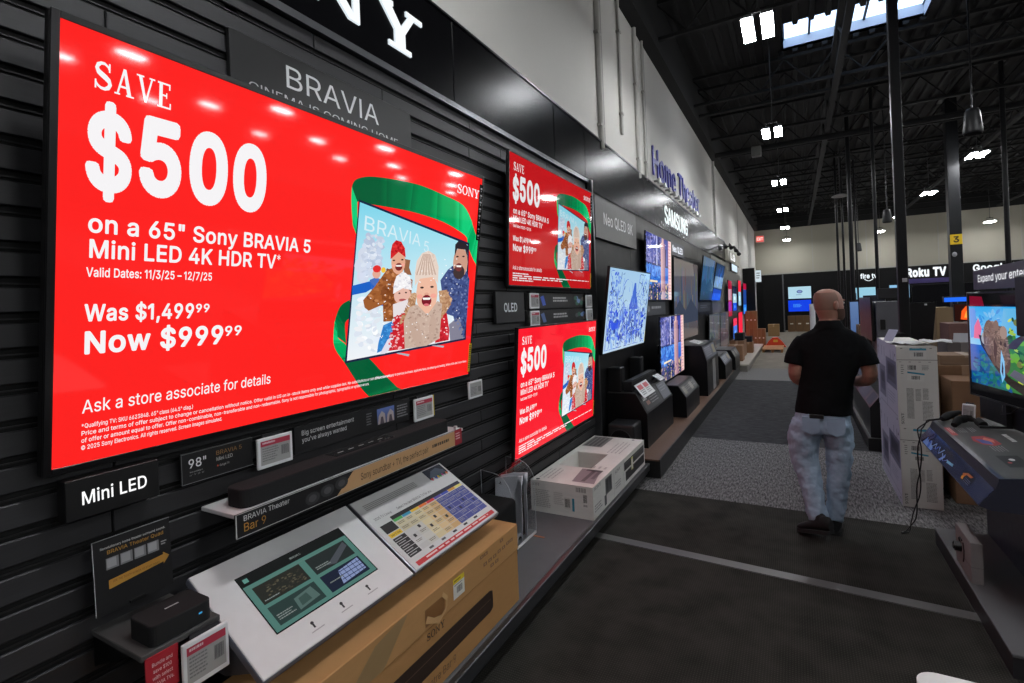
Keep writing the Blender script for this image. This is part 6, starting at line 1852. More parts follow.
# signs of the next bay
sign_plate('category_sign', 'grey sign with pale slim lettering high on the dark wall beside the upper red television', 5.17, 6.76, 2.45, 2.90, -1.86, -1.815, (84, 83, 80),
           lambda a: a.text('Neo QLED 8K', 0.17, 0.62, 0.28, 0.72, (214, 214, 214), 1, bold=0.01))
sign_plate('category_sign', 'small dark sign with white letters between the upper city television and the very large one', 9.0, 10.2, 2.56, 2.80, -1.86, -1.83, (40, 42, 58),
           lambda a: a.text('Neo QLED', 0.12, 0.72, 0.45, 0.76, (232, 236, 246), 1, bold=0.03), glow='backlit')
sign_plate('info_sign', 'grey information sign between the upper and lower city televisions', 7.15, 8.45, 1.55, 1.755, -1.86, -1.84, (74, 76, 80),
           lambda a: (a.lines(0.3, 0.35, 0.85, 0.6, 1, (190, 192, 196), 1, 0.7), a.ell(0.16, 0.5, 0.06, 0.22, (150, 152, 158), 1)))
sign_plate('info_sign', 'dark information sign below the tilted blue streaked pair', 11.6, 13.4, 1.5, 1.72, -1.86, -1.84, (44, 46, 56), lambda a: a.lines(0.2, 0.3, 0.8, 0.7, 2, (130, 136, 150), 1, 0.5))
sign_plate('brand_plate', 'pale panel with tall white brand letters high on the left wall in the distance', 17.6, 19.6, 3.03, 3.32, -1.775, -1.765, (150, 148, 136),
           lambda a: a.text('LG', 0.15, 0.85, 0.72, 0.7, (250, 250, 250), 1, bold=0.04), glow='backlit')
sign_plate('lit_sign', 'small glowing white sign above the red screens in the distance', 18.4, 20.4, 2.72, 3.0, -1.85, -1.80, (50, 52, 54),
           lambda a: a.rect(0.05, 0.1, 0.95, 0.9, (206, 226, 236), 1), glow='backlit')

# spotlight cluster on a bracket above the far screens
t = thing('spotlight_bracket', 'black bracket with a cluster of spotlights sticking out from the left wall', 'spotlight', (-1.6, 14.2, 2.98))
b = B()
b.tube([(-1.86, 13.6, 3.02), (-1.6, 13.7, 3.1), (-1.3, 13.9, 3.08)], 0.02, 6, (20, 20, 20))
b.build('arm', t)
for k, (x, y, z) in enumerate(((-1.62, 13.75, 3.12), (-1.5, 13.8, 3.16), (-1.38, 13.85, 3.13), (-1.28, 13.9, 3.06), (-1.22, 13.95, 2.97))):
    b = B()
    b.cyl((x, y, z), (x + 0.05, y - 0.12, z - 0.1), 0.03, 0.05, 10, (22, 22, 23))
    b.cyl((x, y, z - 0.06), (x, y, z + 0.04), 0.012, n=6, col=(18, 18, 18))
    b.build('spotlight_head', t)

# ------------------------------------------------------------------ brown cartons in the distance
def carton(label, x0, x1, y0, y1, z0, z1, col=(150, 104, 62), group=None, marks=True, flap=True, rot=0):
    t = thing('carton', label, 'carton', ((x0 + x1) / 2, (y0 + y1) / 2, z0), group)
    col = (col[0] * 0.8 + 8, col[1] * 0.83 + 9, col[2] * 0.86 + 12)
    b = B()
    b.box((x0, y0, z0 + 0.001), (x1, y1, z1), col, 'cardboard', 0.004, 1)
    b.build('box', t)
    b = B()
    xm = (x0 + x1) / 2
    if flap:
        b.box((xm - 0.03, y0 - 0.0012, z1 - (z1 - z0) * 0.2), (xm + 0.03, y1 + 0.0012, z1 + 0.0012), tuple(min(255, c + 26) for c in col), 'print')
    if marks:
        a = Art(b, (x0, y0 - 0.001, z1), (1, 0, 0), (0, 0, -1), x1 - x0, z1 - z0, 'print')
        a.rect(0.3, 0.46, 0.7, 0.53, (214, 206, 190), 1)
    if b.v:
        b.build('tape' if flap else 'label', t)
    return t


g = 'upright cartons stacked by the far left wall'
xs = [-1.63, -1.50, -1.37, -1.24, -1.11, -0.98]
for i in range(5):
    carton('brown upright carton in the bottom row of the far left stack, ' + ('leftmost of five', 'second of five', 'middle of five', 'fourth of five', 'rightmost of five')[i],
           xs[i] + 0.004, xs[i + 1] - 0.004, 20.7, 21.2, 0.0, 0.66, random.choice(((150, 108, 62), (140, 98, 56), (158, 114, 68))), g, True, False)
for i in range(3):
    carton('brown upright carton in the top row of the far left stack, ' + ('left of three', 'middle of three', 'right of three')[i],
           xs[i] + 0.004, xs[i + 1] - 0.004, 20.72, 21.2, 0.661, 1.32, random.choice(((150, 108, 62), (140, 98, 56), (158, 114, 68))), g, True, False)

carton('brown carton nearest on the pale far platform, tall', -1.55, -1.2, 14.1, 14.6, 0.18, 0.58, (160, 112, 76), 'cartons on the pale far platform', False)
carton('low wide brown carton on the pale far platform behind the tall one', -1.62, -1.25, 15.2, 16.0, 0.18, 0.62, (146, 100, 66), 'cartons on the pale far platform', False)
carton('small brown carton at the aisle edge of the pale far platform', -1.36, -1.12, 16.4, 16.9, 0.18, 0.5, (158, 108, 70), 'cartons on the pale far platform', False)
carton('small reddish carton at the back of the pale far platform', -1.7, -1.4, 17.4, 17.9, 0.18, 0.7, (168, 96, 74), 'cartons on the pale far platform', False)
carton('small black carton on top of the aisle edge carton, far platform', -1.34, -1.14, 16.42, 16.8, 0.50, 0.66, (26, 24, 25), 'black cartons on top of the brown ones', False, False)
carton('black carton on top of the low wide carton, far platform', -1.5, -1.27, 15.3, 15.8, 0.62, 0.82, (24, 22, 23), 'black cartons on top of the brown ones', False, False)
carton('wide brown carton on the floor in front of the black partition', -1.15, -0.68, 26.8, 27.4, 0.0, 0.55, (160, 118, 70), None, False)
for i in range(3):
    carton('row of brown cartons under the two stacked blue screens, ' + ('left one', 'middle one', 'right one')[i], -0.36 + i * 0.36, -0.01 + i * 0.36, 30.4, 30.9, 0.0, 0.82, (128, 92, 56), 'cartons under the stacked blue screens', True, False)

# low pallet with an orange jack
t = thing('wooden_pallet', 'flat wooden pallet on the far concrete floor', 'pallet', (-0.7, 19.3, 0))
b = B()
for k in range(5):
    b.box((-1.0, 18.5 + k * 0.34, 0.09), (-0.38, 18.76 + k * 0.34, 0.11), (176, 132, 92), 'cardboard')
b.build('deck_boards', t)
b = B()
for x in (-0.99, -0.72, -0.45):
    b.box((x, 18.5, 0.0), (x + 0.06, 20.12, 0.09), (150, 108, 72), 'cardboard')
b.build('stringers', t)
t = thing('pallet_jack', 'small orange pallet truck standing on the far floor behind the pallet', 'pallet truck', (-0.65, 20.6, 0))
b = B()
b.prism([(-1.0, 0.02), (-0.32, 0.02), (-0.45, 0.22), (-0.58, 0.36), (-0.74, 0.36), (-0.88, 0.22)], 'y', 20.4, 20.65, (214, 66, 28), 'plastic')
b.build('cover', t)
b = B()
b.box((-0.72, 20.39, 0.20), (-0.58, 20.399, 0.28), (214, 176, 60), 'print')
b.build('plate', t)
b = B()
for x in (-0.9, -0.42):
    b.cyl((x - 0.03, 20.5, 0.05), (x + 0.03, 20.5, 0.05), 0.05, n=12, col=(24, 24, 24))
b.build('wheels', t)

# black partition panel and end bay at the far left
b = B()
b.box((-1.42, 30.0, 0), (-0.55, 30.06, 3.0), (10, 10, 11), 'black_laminate', 0.004, 1)
tag(b.build('partition_panel'), 'tall plain black partition panel standing before the far back wall', 'partition')
b = B()
b.box((-0.54, 29.98, 0), (-0.48, 30.06, 3.0), (108, 108, 110), 'metal')
tag(b.build('partition_post'), 'thin grey post at the right edge of the black partition', 'post')
t = thing('end_bay', 'tall black side panel jutting from the left wall beyond the red screens', 'display panel', (-1.6, 23.3, 0))
b = B()
b.box((-1.86, 23.2, 0), (-1.42, 23.35, 3.05), (10, 10, 11), 'black_laminate', 0.004, 1)
b.build('panel', t)
b = B()
b.box((-1.40, 23.19, 2.45), (-1.16, 23.24, 2.95), (60, 60, 62), 'plastic')
a = Art(b, (-1.39, 23.189, 2.94), (1, 0, 0), (0, 0, -1), 0.22, 0.48, 'backlit')
a.rect(0, 0, 1, 1, (196, 208, 214), 0)
a.m = 'print'
a.lines(0.2, 0.2, 0.8, 0.8, 3, (90, 96, 104), 1)
b.build('side_sign', t)

# ------------------------------------------------------------------ back wall displays
def facing(name, label, x0, x1, y, z0, z1, draw, cat='television', group=None):
    return tv(name, label, x1 - x0, z1 - z0, ((x0 + x1) / 2, y, z0), (0, 0, 0), draw, group, 0.02, 0.06, cat)


def pale_logo(a, w, h):
    a.rect(0, 0, 1, 1, (176, 214, 230), 0)
    a.ell(0.5, 0.42, 0.13, 0.14, (70, 92, 150), 1); a.ell(0.5, 0.42, 0.09, 0.09, (130, 150, 200), 2)
    a.lines(0.35, 0.66, 0.65, 0.72, 1, (90, 110, 160), 1, 0.7)


def blue_note(a, w, h):
    a.rect(0, 0, 1, 1, (18, 66, 228), 0)
    a.lines(0.22, 0.34, 0.62, 0.66, 3, (70, 150, 250), 1, 0.6)


facing('television', 'upper pale blue screen on the far back wall left of the man', -0.30, 0.78, 31.8, 1.72, 2.36, pale_logo, group='stacked screens on the far back wall')
facing('television', 'lower deep blue screen on the far back wall left of the man', -0.32, 0.76, 31.8, 1.02, 1.63, blue_note, group='stacked screens on the far back wall')
facing('television', 'pale blue screen on the back wall beneath the smile logo', 2.62, 3.62, 31.8, 1.55, 2.15, lambda a, w, h: (a.rect(0, 0, 1, 1, (150, 204, 226), 0), a.rect(0.0, 0.45, 0.18, 1, (30, 40, 70), 1), a.rect(0.55, 0.7, 1, 1, (40, 60, 110), 1)))
facing('television', 'narrow bright screen on the back wall between the thick pole and the grey panel', 4.2, 5.0, 31.8, 1.55, 2.2, lambda a, w, h: a.rect(0, 0, 1, 1, (140, 190, 226), 0))
facing('television', 'large switched off television on the back wall under the purple band', 5.1, 7.6, 31.8, 0.7, 2.15, lambda a, w, h: a.rect(0, 0, 1, 1, (6, 6, 8), 0))


def wall_logo(label, x, z, w_, h_, draw, lname='logo_sign'):
    t = thing(lname, label, 'sign', (x + w_ / 2, 31.85, z))
    b = B()
    a = Art(b, (x, 31.88, z + h_), (1, 0, 0), (0, 0, -1), w_, h_, 'backlit', 0.004)
    draw(a)
    b.build('letters', t)
    return t


def fire(a):
    a.text('fire tv', 0, 0.62, 0.55, 1.0, (236, 244, 250), 1, bold=0.03)
    pts = [(0.25 + 0.5 * k / 10, 0.72 + 0.22 * math.sin(PI * k / 10)) for k in range(11)]
    for pl in _ribbon(pts, [0.06] * 11):
        a.poly(pl, (236, 244, 250), 2)


wall_logo('small white glowing streaming logo with a smile curve on the far back wall', 3.0, 2.46, 0.72, 0.42, fire)
wall_logo('large white glowing streaming brand letters on the far back wall above a purple band', 4.92, 2.58, 1.55, 0.40, lambda a: a.text('Roku TV', 0, 1, 0.95, 1, (240, 244, 248), 1, bold=0.05))
wall_logo('white glowing search brand letters on the far back wall, partly behind the purple sign', 7.45, 2.62, 1.9, 0.38, lambda a: a.text('Google TV', 0, 0.85, 0.8, 1, (240, 244, 248), 1, bold=0.03))
b = B()
b.box((4.85, 31.80, 2.24), (6.98, 31.855, 2.46), (62, 48, 110), 'plastic')
tag(b.build('purple_band'), 'purple band running under the large streaming brand letters', 'panel')

t = thing('exit_sign', 'small red glowing exit sign high on the far back wall corner', 'exit sign', (-1.58, 31.8, 4.96))
b = B()
b.box((-1.80, 31.82, 4.95), (-1.38, 31.9, 5.33), (214, 204, 200), 'plastic', 0.01, 1)
b.build('case', t)
b = B()
a = Art(b, (-1.78, 31.815, 5.31), (1, 0, 0), (0, 0, -1), 0.38, 0.34, 'exit_glow')
a.rect(0, 0, 1, 1, (228, 92, 84), 0)
a.text('EXIT', 0.1, 0.72, 0.46, 0.8, (255, 226, 220), 2, bold=0.03)
b.build('face', t)

# ------------------------------------------------------------------ poles and hanging things
def pole(label, x, y, r, z1=6.4, square=False, col=(22, 22, 24), name='pole', extra=None, z0=0.0):
    t = thing(name, label, 'pole', (x, y, z0), 'poles rising to the roof')
    b = B()
    if square:
        b.box((x - r, y - r, z0), (x + r, y + r, z1), col, 'black_laminate', 0.008, 2)
    else:
        b.cyl((x, y, z0), (x, y, z1), r, n=14, col=col, m='black_laminate')
    b.build('shaft', t)
    b = B()
    b.box((x - r * 2, y - r * 2, z0), (x + r * 2, y + r * 2, z0 + 0.02), (40, 40, 42), 'metal')
    b.box((x - r * 1.8, y - r * 1.8, z1 - 0.03), (x + r * 1.8, y + r * 1.8, z1), (40, 40, 42), 'metal')
    b.build('end_plates', t)
    if extra:
        extra(t)
    return t


def big_extra(t):
    b = B()
    b.box((0.99, 6.640, 1.84), (1.03, 6.655, 1.88), (170, 170, 172), 'plastic')
    b.build('switch_plate', t)


pole('thickest dark square pole, nearest, right of the man and rising to the roof', 1.0, 6.7, 0.045, square=True, extra=big_extra)
pole('thin dark pole just right of the man head, leftmost of the poles', 1.27, 19.5, 0.035)
pole('thin dark pole second from the left behind the man', 1.48, 20.3, 0.035)
pole('dark round pole third from the left, thicker than its two left neighbours', 1.30, 15.5, 0.05)
pole('dark slim pole fourth from the left, beside the small far hanging speaker', 1.90, 21.0, 0.03)
pole('dark round pole between the speaker rod and the thickest pole', 1.64, 14.0, 0.035)
pole('dark thin pole at the right edge of the picture', 3.83, 14.0, 0.045)


def wide_extra(t):
    b = B()
    a = Art(b, (3.315, 15.88, 3.10), (1, 0, 0), (0, 0, -1), 0.23, 0.24, 'print')
    a.rect(0, 0, 1, 1, (226, 190, 20), 0)
    a.text('3', 0.5, 0.78, 0.56, None, (60, 50, 10), 1, bold=0.03, align='c')
    b.build('number_plate', t)
    b = B()
    b.ell((3.38, 15.84, 2.62), (0.05, 0.05, 0.06), (150, 152, 156), 'gloss')
    b.cyl((3.38, 15.88, 2.62), (3.38, 15.84, 2.66), 0.03, n=8, col=(40, 40, 40))
    b.build('camera_dome', t)


pole('wide dark building column with a yellow number plate', 3.43, 16.0, 0.115, square=True, col=(28, 29, 31), extra=wide_extra, name='building_column')


def pendant(label, x, y, z, s):
    t = thing('hanging_speaker', label, 'hanging speaker', (x, y, z), 'tapered speakers hanging on rods', True)
    b = B()
    pr = [(0.0, 0.0), (0.105, 0.0), (0.112, 0.03), (0.10, 0.16), (0.085, 0.30), (0.07, 0.345), (0.03, 0.36), (0.0, 0.36)]
    rings = [[Vector((r * s * math.cos(2 * PI * k / 22), r * s * math.sin(2 * PI * k / 22), h * s)) for k in range(22)] for r, h in pr]
    b.loft(rings, (30, 30, 32), 'plastic', True, False)
    b.build('tapered_shell', t)
    b = B()
    b.cyl((0, 0, 0.355 * s), (0, 0, 6.4 - z), 0.012, n=8, col=(60, 60, 62), m='metal')
    b.build('rod', t)
    b = B()
    b.cyl((0, 0, -0.004), (0, 0, 0.003), 0.095 * s, n=22, col=(18, 18, 19), m='fabric')
    b.build('speaker_grille', t)
    return t


pendant('largest tapered dark speaker hanging on a rod at upper right', 2.16, 9.0, 3.82, 0.95)
pendant('middle tapered dark speaker hanging on a rod right of the thick pole', 1.99, 15.0, 3.44, 0.88)
pendant('small far tapered dark speaker hanging on a rod among the thin poles', 2.06, 22.0, 3.32, 0.85)

t = thing('dome_lamp', 'pale disc shaped dome hanging under the dark roof above the thin poles', 'ceiling dome', (1.28, 18, 4.7))
b = B()
rings = [[Vector((1.28 + r * math.cos(2 * PI * k / 22), 18 + r * math.sin(2 * PI * k / 22), z)) for k in range(22)] for r, z in ((0.05, 4.66), (0.2, 4.68), (0.22, 4.70), (0.14, 4.74), (0.05, 4.76))]
b.loft(rings, (150, 150, 150), 'plastic')
b.build('disc', t)
b = B()
b.cyl((1.28, 18, 4.76), (1.28, 18, 6.4), 0.015, n=6, col=(60, 60, 62))
b.build('rod', t)
b = B()
b.box((-0.75, 12.9, 5.0), (-0.55, 13.1, 5.22), (96, 95, 90), 'plastic', 0.02, 2)
tag(b.build('wall_speaker'), 'small pale box hanging below the roof beside the second lamp', 'speaker')
# ================================================================== RIGHT SIDE
t = thing('display_platform', 'low dark grey platform at the right under the interactive console', 'platform', (1.5, 3.7, 0))
b = B()
b.box((0.78, 3.0, 0.095), (2.3, 4.43, 0.11), (92, 92, 94), 'plastic', 0.003, 1)
b.build('deck', t)
b = B()
b.box((0.783, 3.004, 0), (2.29, 4.425, 0.095), (44, 44, 46), 'plastic')
b.build('base', t)

t = thing('demo_console', 'dark blue grey interactive console at the right carrying the nature picture television', 'demo console', (1.2, 3.95, 0.11))
NAVY = (48, 50, 62)
b = B()
b.box((1.058, 3.22, 0.112), (1.75, 4.44, 0.66), NAVY, 'plastic', 0.004, 1)
b.build('pedestal', t)
b = B()
b.prism([(0.75, 0.662), (0.815, 0.752), (0.828, 0.790), (0.828, 0.802), (1.72, 0.90), (1.72, 0.64), (1.0, 0.64), (0.80, 0.645)], 'y', 3.27, 4.645, NAVY, 'satin')
b.build('top_housing', t)
b = B()
d = Vector((-0.065, 0, -0.09))
a = Art(b, (0.8145, 4.645, 0.7525), (0, -1, 0), d, 1.375, d.length, 'gloss')
a.n = Vector((-0.81, 0, 0.585))
a.rect(0.004, 0.03, 0.996, 0.98, (44, 50, 84), 1)
a.poly([(0.01, 0.1), (0.16, 0.06), (0.2, 0.6), (0.1, 0.9), (0.01, 0.8)], (66, 58, 92), 1.3)
rnd = random.Random(4)
for k in range(16):
    u = 0.08 + rnd.random() * 0.42
    a.poly([(u, 0.95), (u + 0.02, 0.4 + rnd.random() * 0.3), (u + 0.05, 0.75), (u + 0.06, 0.95)], rnd.choice(((90, 124, 210), (60, 90, 170), (130, 166, 236), (50, 64, 120))), 1.5 + k * 0.02)
for pts in ([(0.18, 0.5), (0.22, 0.85), (0.26, 0.4), (0.29, 0.7)], [(0.32, 0.4), (0.36, 0.75), (0.39, 0.35)], [(0.40, 0.55), (0.46, 0.85), (0.5, 0.6)]):
    for pl in _ribbon(pts, [0.012] * len(pts)):
        a.poly(pl, (150, 178, 220), 2)
a.poly([(0.50, 0.62), (0.58, 0.55), (0.59, 0.68), (0.51, 0.75)], (130, 190, 230), 2.2)
a.poly([(0.36, 0.2), (0.5, 0.15), (0.55, 0.45), (0.42, 0.4)], (70, 68, 76), 1.8)
a.ell(0.77, 0.5, 0.07, 0.3, (24, 24, 32), 2)
a.poly([(0.71, 0.5), (0.75, 0.32), (0.81, 0.3), (0.8, 0.42), (0.75, 0.45), (0.74, 0.68)], (196, 112, 60), 2.3)
a.poly([(0.72, 0.62), (0.74, 0.55), (0.75, 0.72), (0.73, 0.75)], (232, 160, 60), 2.5)
a.lines(0.76, 0.55, 0.83, 0.8, 3, (90, 96, 130), 2.4, 0.4)
b.build('picture_strip', t)
b = B()
d = Vector((0.892, 0, 0.098))
a = Art(b, (1.72 - 0.004, 4.645, 0.90), (0, -1, 0), -d, 1.375, d.length, 'print')
a.n = Vector((-0.1, 0, 0.99)).normalized()
a.rect(0.005, 0.2, 0.995, 0.97, (70, 69, 68), 1)
a.rect(0.19, 0.945, 0.35, 0.978, (176, 44, 48), 2)
a.lines(0.2, 0.95, 0.34, 0.972, 2, (230, 190, 190), 3, 0.4)
a.lines(0.2, 0.875, 0.33, 0.925, 4, (150, 150, 150), 2, 0.4)
a.lines(0.2, 0.82, 0.3, 0.86, 3, (170, 170, 170), 2, 0.4)
a.lines(0.06, 0.70, 0.22, 0.725, 1, (200, 200, 200), 2, 0.7)
a.lines(0.06, 0.735, 0.18, 0.75, 1, (150, 150, 150), 2, 0.6)
a.lines(0.35, 0.695, 0.53, 0.73, 1, (206, 206, 206), 2, 0.7)
a.poly([(0.38, 0.89), (0.37, 0.82), (0.43, 0.79), (0.52, 0.785), (0.55, 0.83), (0.52, 0.88), (0.46, 0.905)], (166, 44, 48), 2)
a.poly([(0.42, 0.885), (0.46, 0.82), (0.53, 0.83), (0.5, 0.875)], (70, 84, 160), 2.5)
a.poly([(0.40, 0.83), (0.45, 0.80), (0.50, 0.81), (0.44, 0.85)], (214, 110, 92), 2.7)
a.lines(0.55, 0.80, 0.65, 0.87, 5, (150, 150, 150), 2, 0.3)
a.rect(0.70, 0.79, 0.86, 0.89, (12, 12, 13), 2)
a.ell(0.76, 0.84, 0.016, 0.014, (220, 220, 220), 3, 10)
a.ell(0.80, 0.865, 0.01, 0.01, (190, 60, 60), 3, 8)
b.build('printed_top', t)


def nature(a, w, h):
    a.rect(0, 0, 1, 1, (8, 8, 10), 0)
    a.poly([(0.02, 0.02), (0.14, 0.03), (0.16, 0.12), (0.02, 0.12)], (120, 12, 40), 0.2)  # reddish reflections on the black band, painted into the screen
    a.poly([(0.3, 0.02), (0.5, 0.02), (0.5, 0.1), (0.32, 0.1)], (28, 16, 24), 0.2)
    a.grad(0.012, 0.125, 1, 0.5, (46, 166, 232), (140, 200, 236), 0.5)
    a.grad(0.012, 0.5, 1, 0.885, (26, 96, 190), (10, 74, 120), 0.5)
    a.gradh(0.3, 0.3, 1, 0.885, (40, 110, 60), (90, 150, 40), 0.7)
    rnd = random.Random(9)
    a.poly([(0.3, 0.4), (0.33, 0.14), (0.99, 0.14), (0.99, 0.4)], (96, 180, 226), 0.9)
    for k in range(120):
        u = rnd.uniform(0.32, 1); v = rnd.uniform(0.2, 0.86)
        if v < 0.4 and u < 0.4:
            continue
        c = rnd.choice(((56, 130, 44), (96, 164, 40), (140, 190, 60), (30, 84, 40), (190, 210, 50), (24, 70, 36), (110, 120, 60)))
        a.ell(u, v, rnd.uniform(0.012, 0.03), rnd.uniform(0.02, 0.05), c, 1 + k * 0.004, 8)
    a.poly([(0.02, 0.15), (0.07, 0.14), (0.10, 0.42), (0.02, 0.44)], (96, 150, 226), 0.9)
    a.poly([(0.06, 0.32), (0.10, 0.24), (0.13, 0.34), (0.11, 0.44), (0.05, 0.44)], (226, 110, 150), 1.2)
    a.poly([(0.1, 0.55), (0.3, 0.62), (0.34, 0.885), (0.1, 0.885)], (12, 86, 140), 0.9)
    a.poly([(0.2, 0.65), (0.32, 0.7), (0.36, 0.885), (0.17, 0.885)], (20, 104, 96), 1.0)
    a.dab([(0.32, 0.2), (1, 0.2), (1, 0.88), (0.55, 0.88)], [(60, 140, 48), (110, 176, 50), (160, 196, 70), (30, 84, 40), (24, 60, 34), (200, 214, 90)], 260, 0.011, 1.5, rnd, 2.0)
    a.dab([(0.08, 0.56), (0.3, 0.6), (0.36, 0.87), (0.02, 0.87)], [(16, 84, 150), (24, 110, 150), (30, 120, 120), (14, 70, 130)], 90, 0.014, 1.1, rnd, 2.0)
    a.dab([(0.04, 0.165), (0.3, 0.165), (0.3, 0.36), (0.04, 0.36)], [(70, 176, 236), (120, 190, 236), (60, 150, 226)], 50, 0.010, 0.8, rnd, 2.4)
    br = (92, 78, 70)
    a.poly([(0.10, 0.4), (0.18, 0.42), (0.26, 0.62), (0.36, 0.76), (0.7, 0.885), (0.46, 0.885), (0.34, 0.82), (0.22, 0.66), (0.12, 0.5)], (44, 38, 36), 2)
    a.poly([(0.36, 0.74), (0.40, 0.68), (0.7, 0.80), (1, 0.86), (1, 0.9), (0.66, 0.885)], (92, 92, 104), 2.1)
    a.poly([(0.34, 0.5), (0.4, 0.42), (0.48, 0.36), (0.49, 0.4), (0.42, 0.5)], (56, 44, 44), 2.1)
    for (u, v, ru, rv, c) in ((0.2, 0.42, 0.055, 0.17, (112, 90, 80)), (0.235, 0.36, 0.045, 0.1, (134, 110, 98)), (0.29, 0.5, 0.075, 0.2, br), (0.29, 0.46, 0.06, 0.12, (140, 118, 108)),
                              (0.24, 0.56, 0.035, 0.12, (84, 66, 58)), (0.335, 0.6, 0.04, 0.13, (78, 62, 58)), (0.155, 0.43, 0.03, 0.06, (170, 168, 170))):
        a.ell(u, v, ru, rv, c, 2.4 + ru)
    a.dab([(0.16, 0.3), (0.24, 0.26), (0.34, 0.36), (0.37, 0.6), (0.3, 0.68), (0.22, 0.56), (0.15, 0.5)], [(112, 92, 84), (126, 104, 94), (98, 80, 72), (136, 114, 104)], 220, 0.006, 2.6, rnd, 3.0)
    a.ell(0.325, 0.36, 0.03, 0.06, (150, 130, 120), 2.75); a.ell(0.265, 0.3, 0.022, 0.05, (122, 100, 90), 2.74)
    a.ell(0.335, 0.47, 0.012, 0.022, (40, 32, 32), 2.76); a.ell(0.30, 0.46, 0.010, 0.02, (40, 32, 32), 2.76)
    a.poly([(0.24, 0.42), (0.27, 0.5), (0.25, 0.66), (0.235, 0.56)], (64, 50, 46), 2.78)
    for k in range(0):
        a.ell(rnd.gauss(0.27, 0.04), rnd.gauss(0.45, 0.1), 0.007, 0.014, rnd.choice(((170, 150, 140), (74, 58, 54), (150, 128, 118))), 2.8 + k * 0.004, 6)
    a.poly([(0.3, 0.52), (0.325, 0.62), (0.325, 0.76), (0.3, 0.82), (0.285, 0.72)], (120, 190, 236), 3.2)
    a.poly([(0.305, 0.62), (0.315, 0.68), (0.31, 0.76), (0.297, 0.72)], (10, 20, 60), 3.4)


def rtv_extra(t, w, h):
    for x in (-0.25, 0.42):
        b = B()
        b.prism([(x - 0.012, -0.012), (x + 0.012, -0.012), (x + 0.012, -0.155), (x - 0.012, -0.155)], 'y', 0.005, 0.03, (20, 20, 20))
        b.box((x - 0.012, -0.13, -0.163), (x + 0.012, 0.11, -0.15), (20, 20, 20), 'plastic', 0.003, 1)
        b.build('stand_foot', t)
    b = B()
    b.box((-w / 2 + 0.02, 0.035, -0.16), (w / 2, 0.05, -0.012), (14, 14, 15), 'plastic')
    b.build('cable_cover', t)
    b = B()
    b.tube([(-0.3, 0.02, -0.01), (-0.28, 0.0, -0.08), (-0.2, 0.01, -0.06), (-0.15, 0.02, -0.02)], 0.004, 6, (10, 10, 10))
    b.build('cable', t)


tv('television', 'television at the right edge with a colourful nature picture of an animal on a branch', 1.23, 0.68, (1.158, 3.996, 1.015), (0, 0, math.atan2(-0.982, 0.187)), nature, None, 0.012, 0.035, extra=rtv_extra)

t = thing('header_sign', 'dark purple sign with white lettering about expanding entertainment, above the right television', 'sign', (1.02, 3.9, 1.715))
fx = Vector((-0.092, -0.996, 0)).normalized()
o0 = Vector((1.075, 4.6, 1.85))
b = B()
nn = Vector((-0.996, 0.092, 0))
for q in (0,):
    P = [o0, o0 + fx * 1.7, o0 + fx * 1.7 - Vector((0, 0, 0.128)), o0 - Vector((0, 0, 0.128))]
    b.mesh([p for p in P] + [p - nn * 0.02 for p in P], [(0, 3, 2, 1), (4, 5, 6, 7), (0, 1, 5, 4), (1, 2, 6, 5), (2, 3, 7, 6), (3, 0, 4, 7)], (58, 54, 78), 'satin')
b.build('board', t)
b = B()
a = Art(b, o0 + nn * 0.001, fx, (0, 0, -1), 1.7, 0.132, 'backlit')
a.n = nn
a.text('Expand your entertainment', 0.105, 0.60, 0.34, 1.02, (226, 226, 230), 1, bold=0.0)
b.build('lettering', t)
b = B()
b.cyl((1.40, 4.2, 0.87), (1.40, 4.2, 1.80), 0.018, n=10, col=(20, 20, 21), m='metal')
b.cyl((1.05, 4.2, 1.79), (1.41, 4.2, 1.79), 0.014, n=8, col=(20, 20, 21), m='metal')
b.build('post', t)

t = thing('black_board', 'plain black panel in front of the purple sign at the right edge of the picture', 'panel', (0.93, 3.2, 1.49))
b = B()
b.box((0.922, 2.95, 1.49), (0.945, 3.31, 1.778), (12, 12, 13), 'plastic', 0.008, 2)
b.build('panel', t)
b = B()
b.box((0.945, 3.1, 1.60), (0.985, 3.16, 1.66), (18, 18, 18), 'metal')
b.build('arm', t)

pt = price_tag('small pale price tag standing by the foot of the right television', 0, 0, 0.075, 0.115, 0, red=False)
pt.location = (1.0, 4.50, 0.835)
pt.rotation_euler = (R(-8), 0, R(-40))

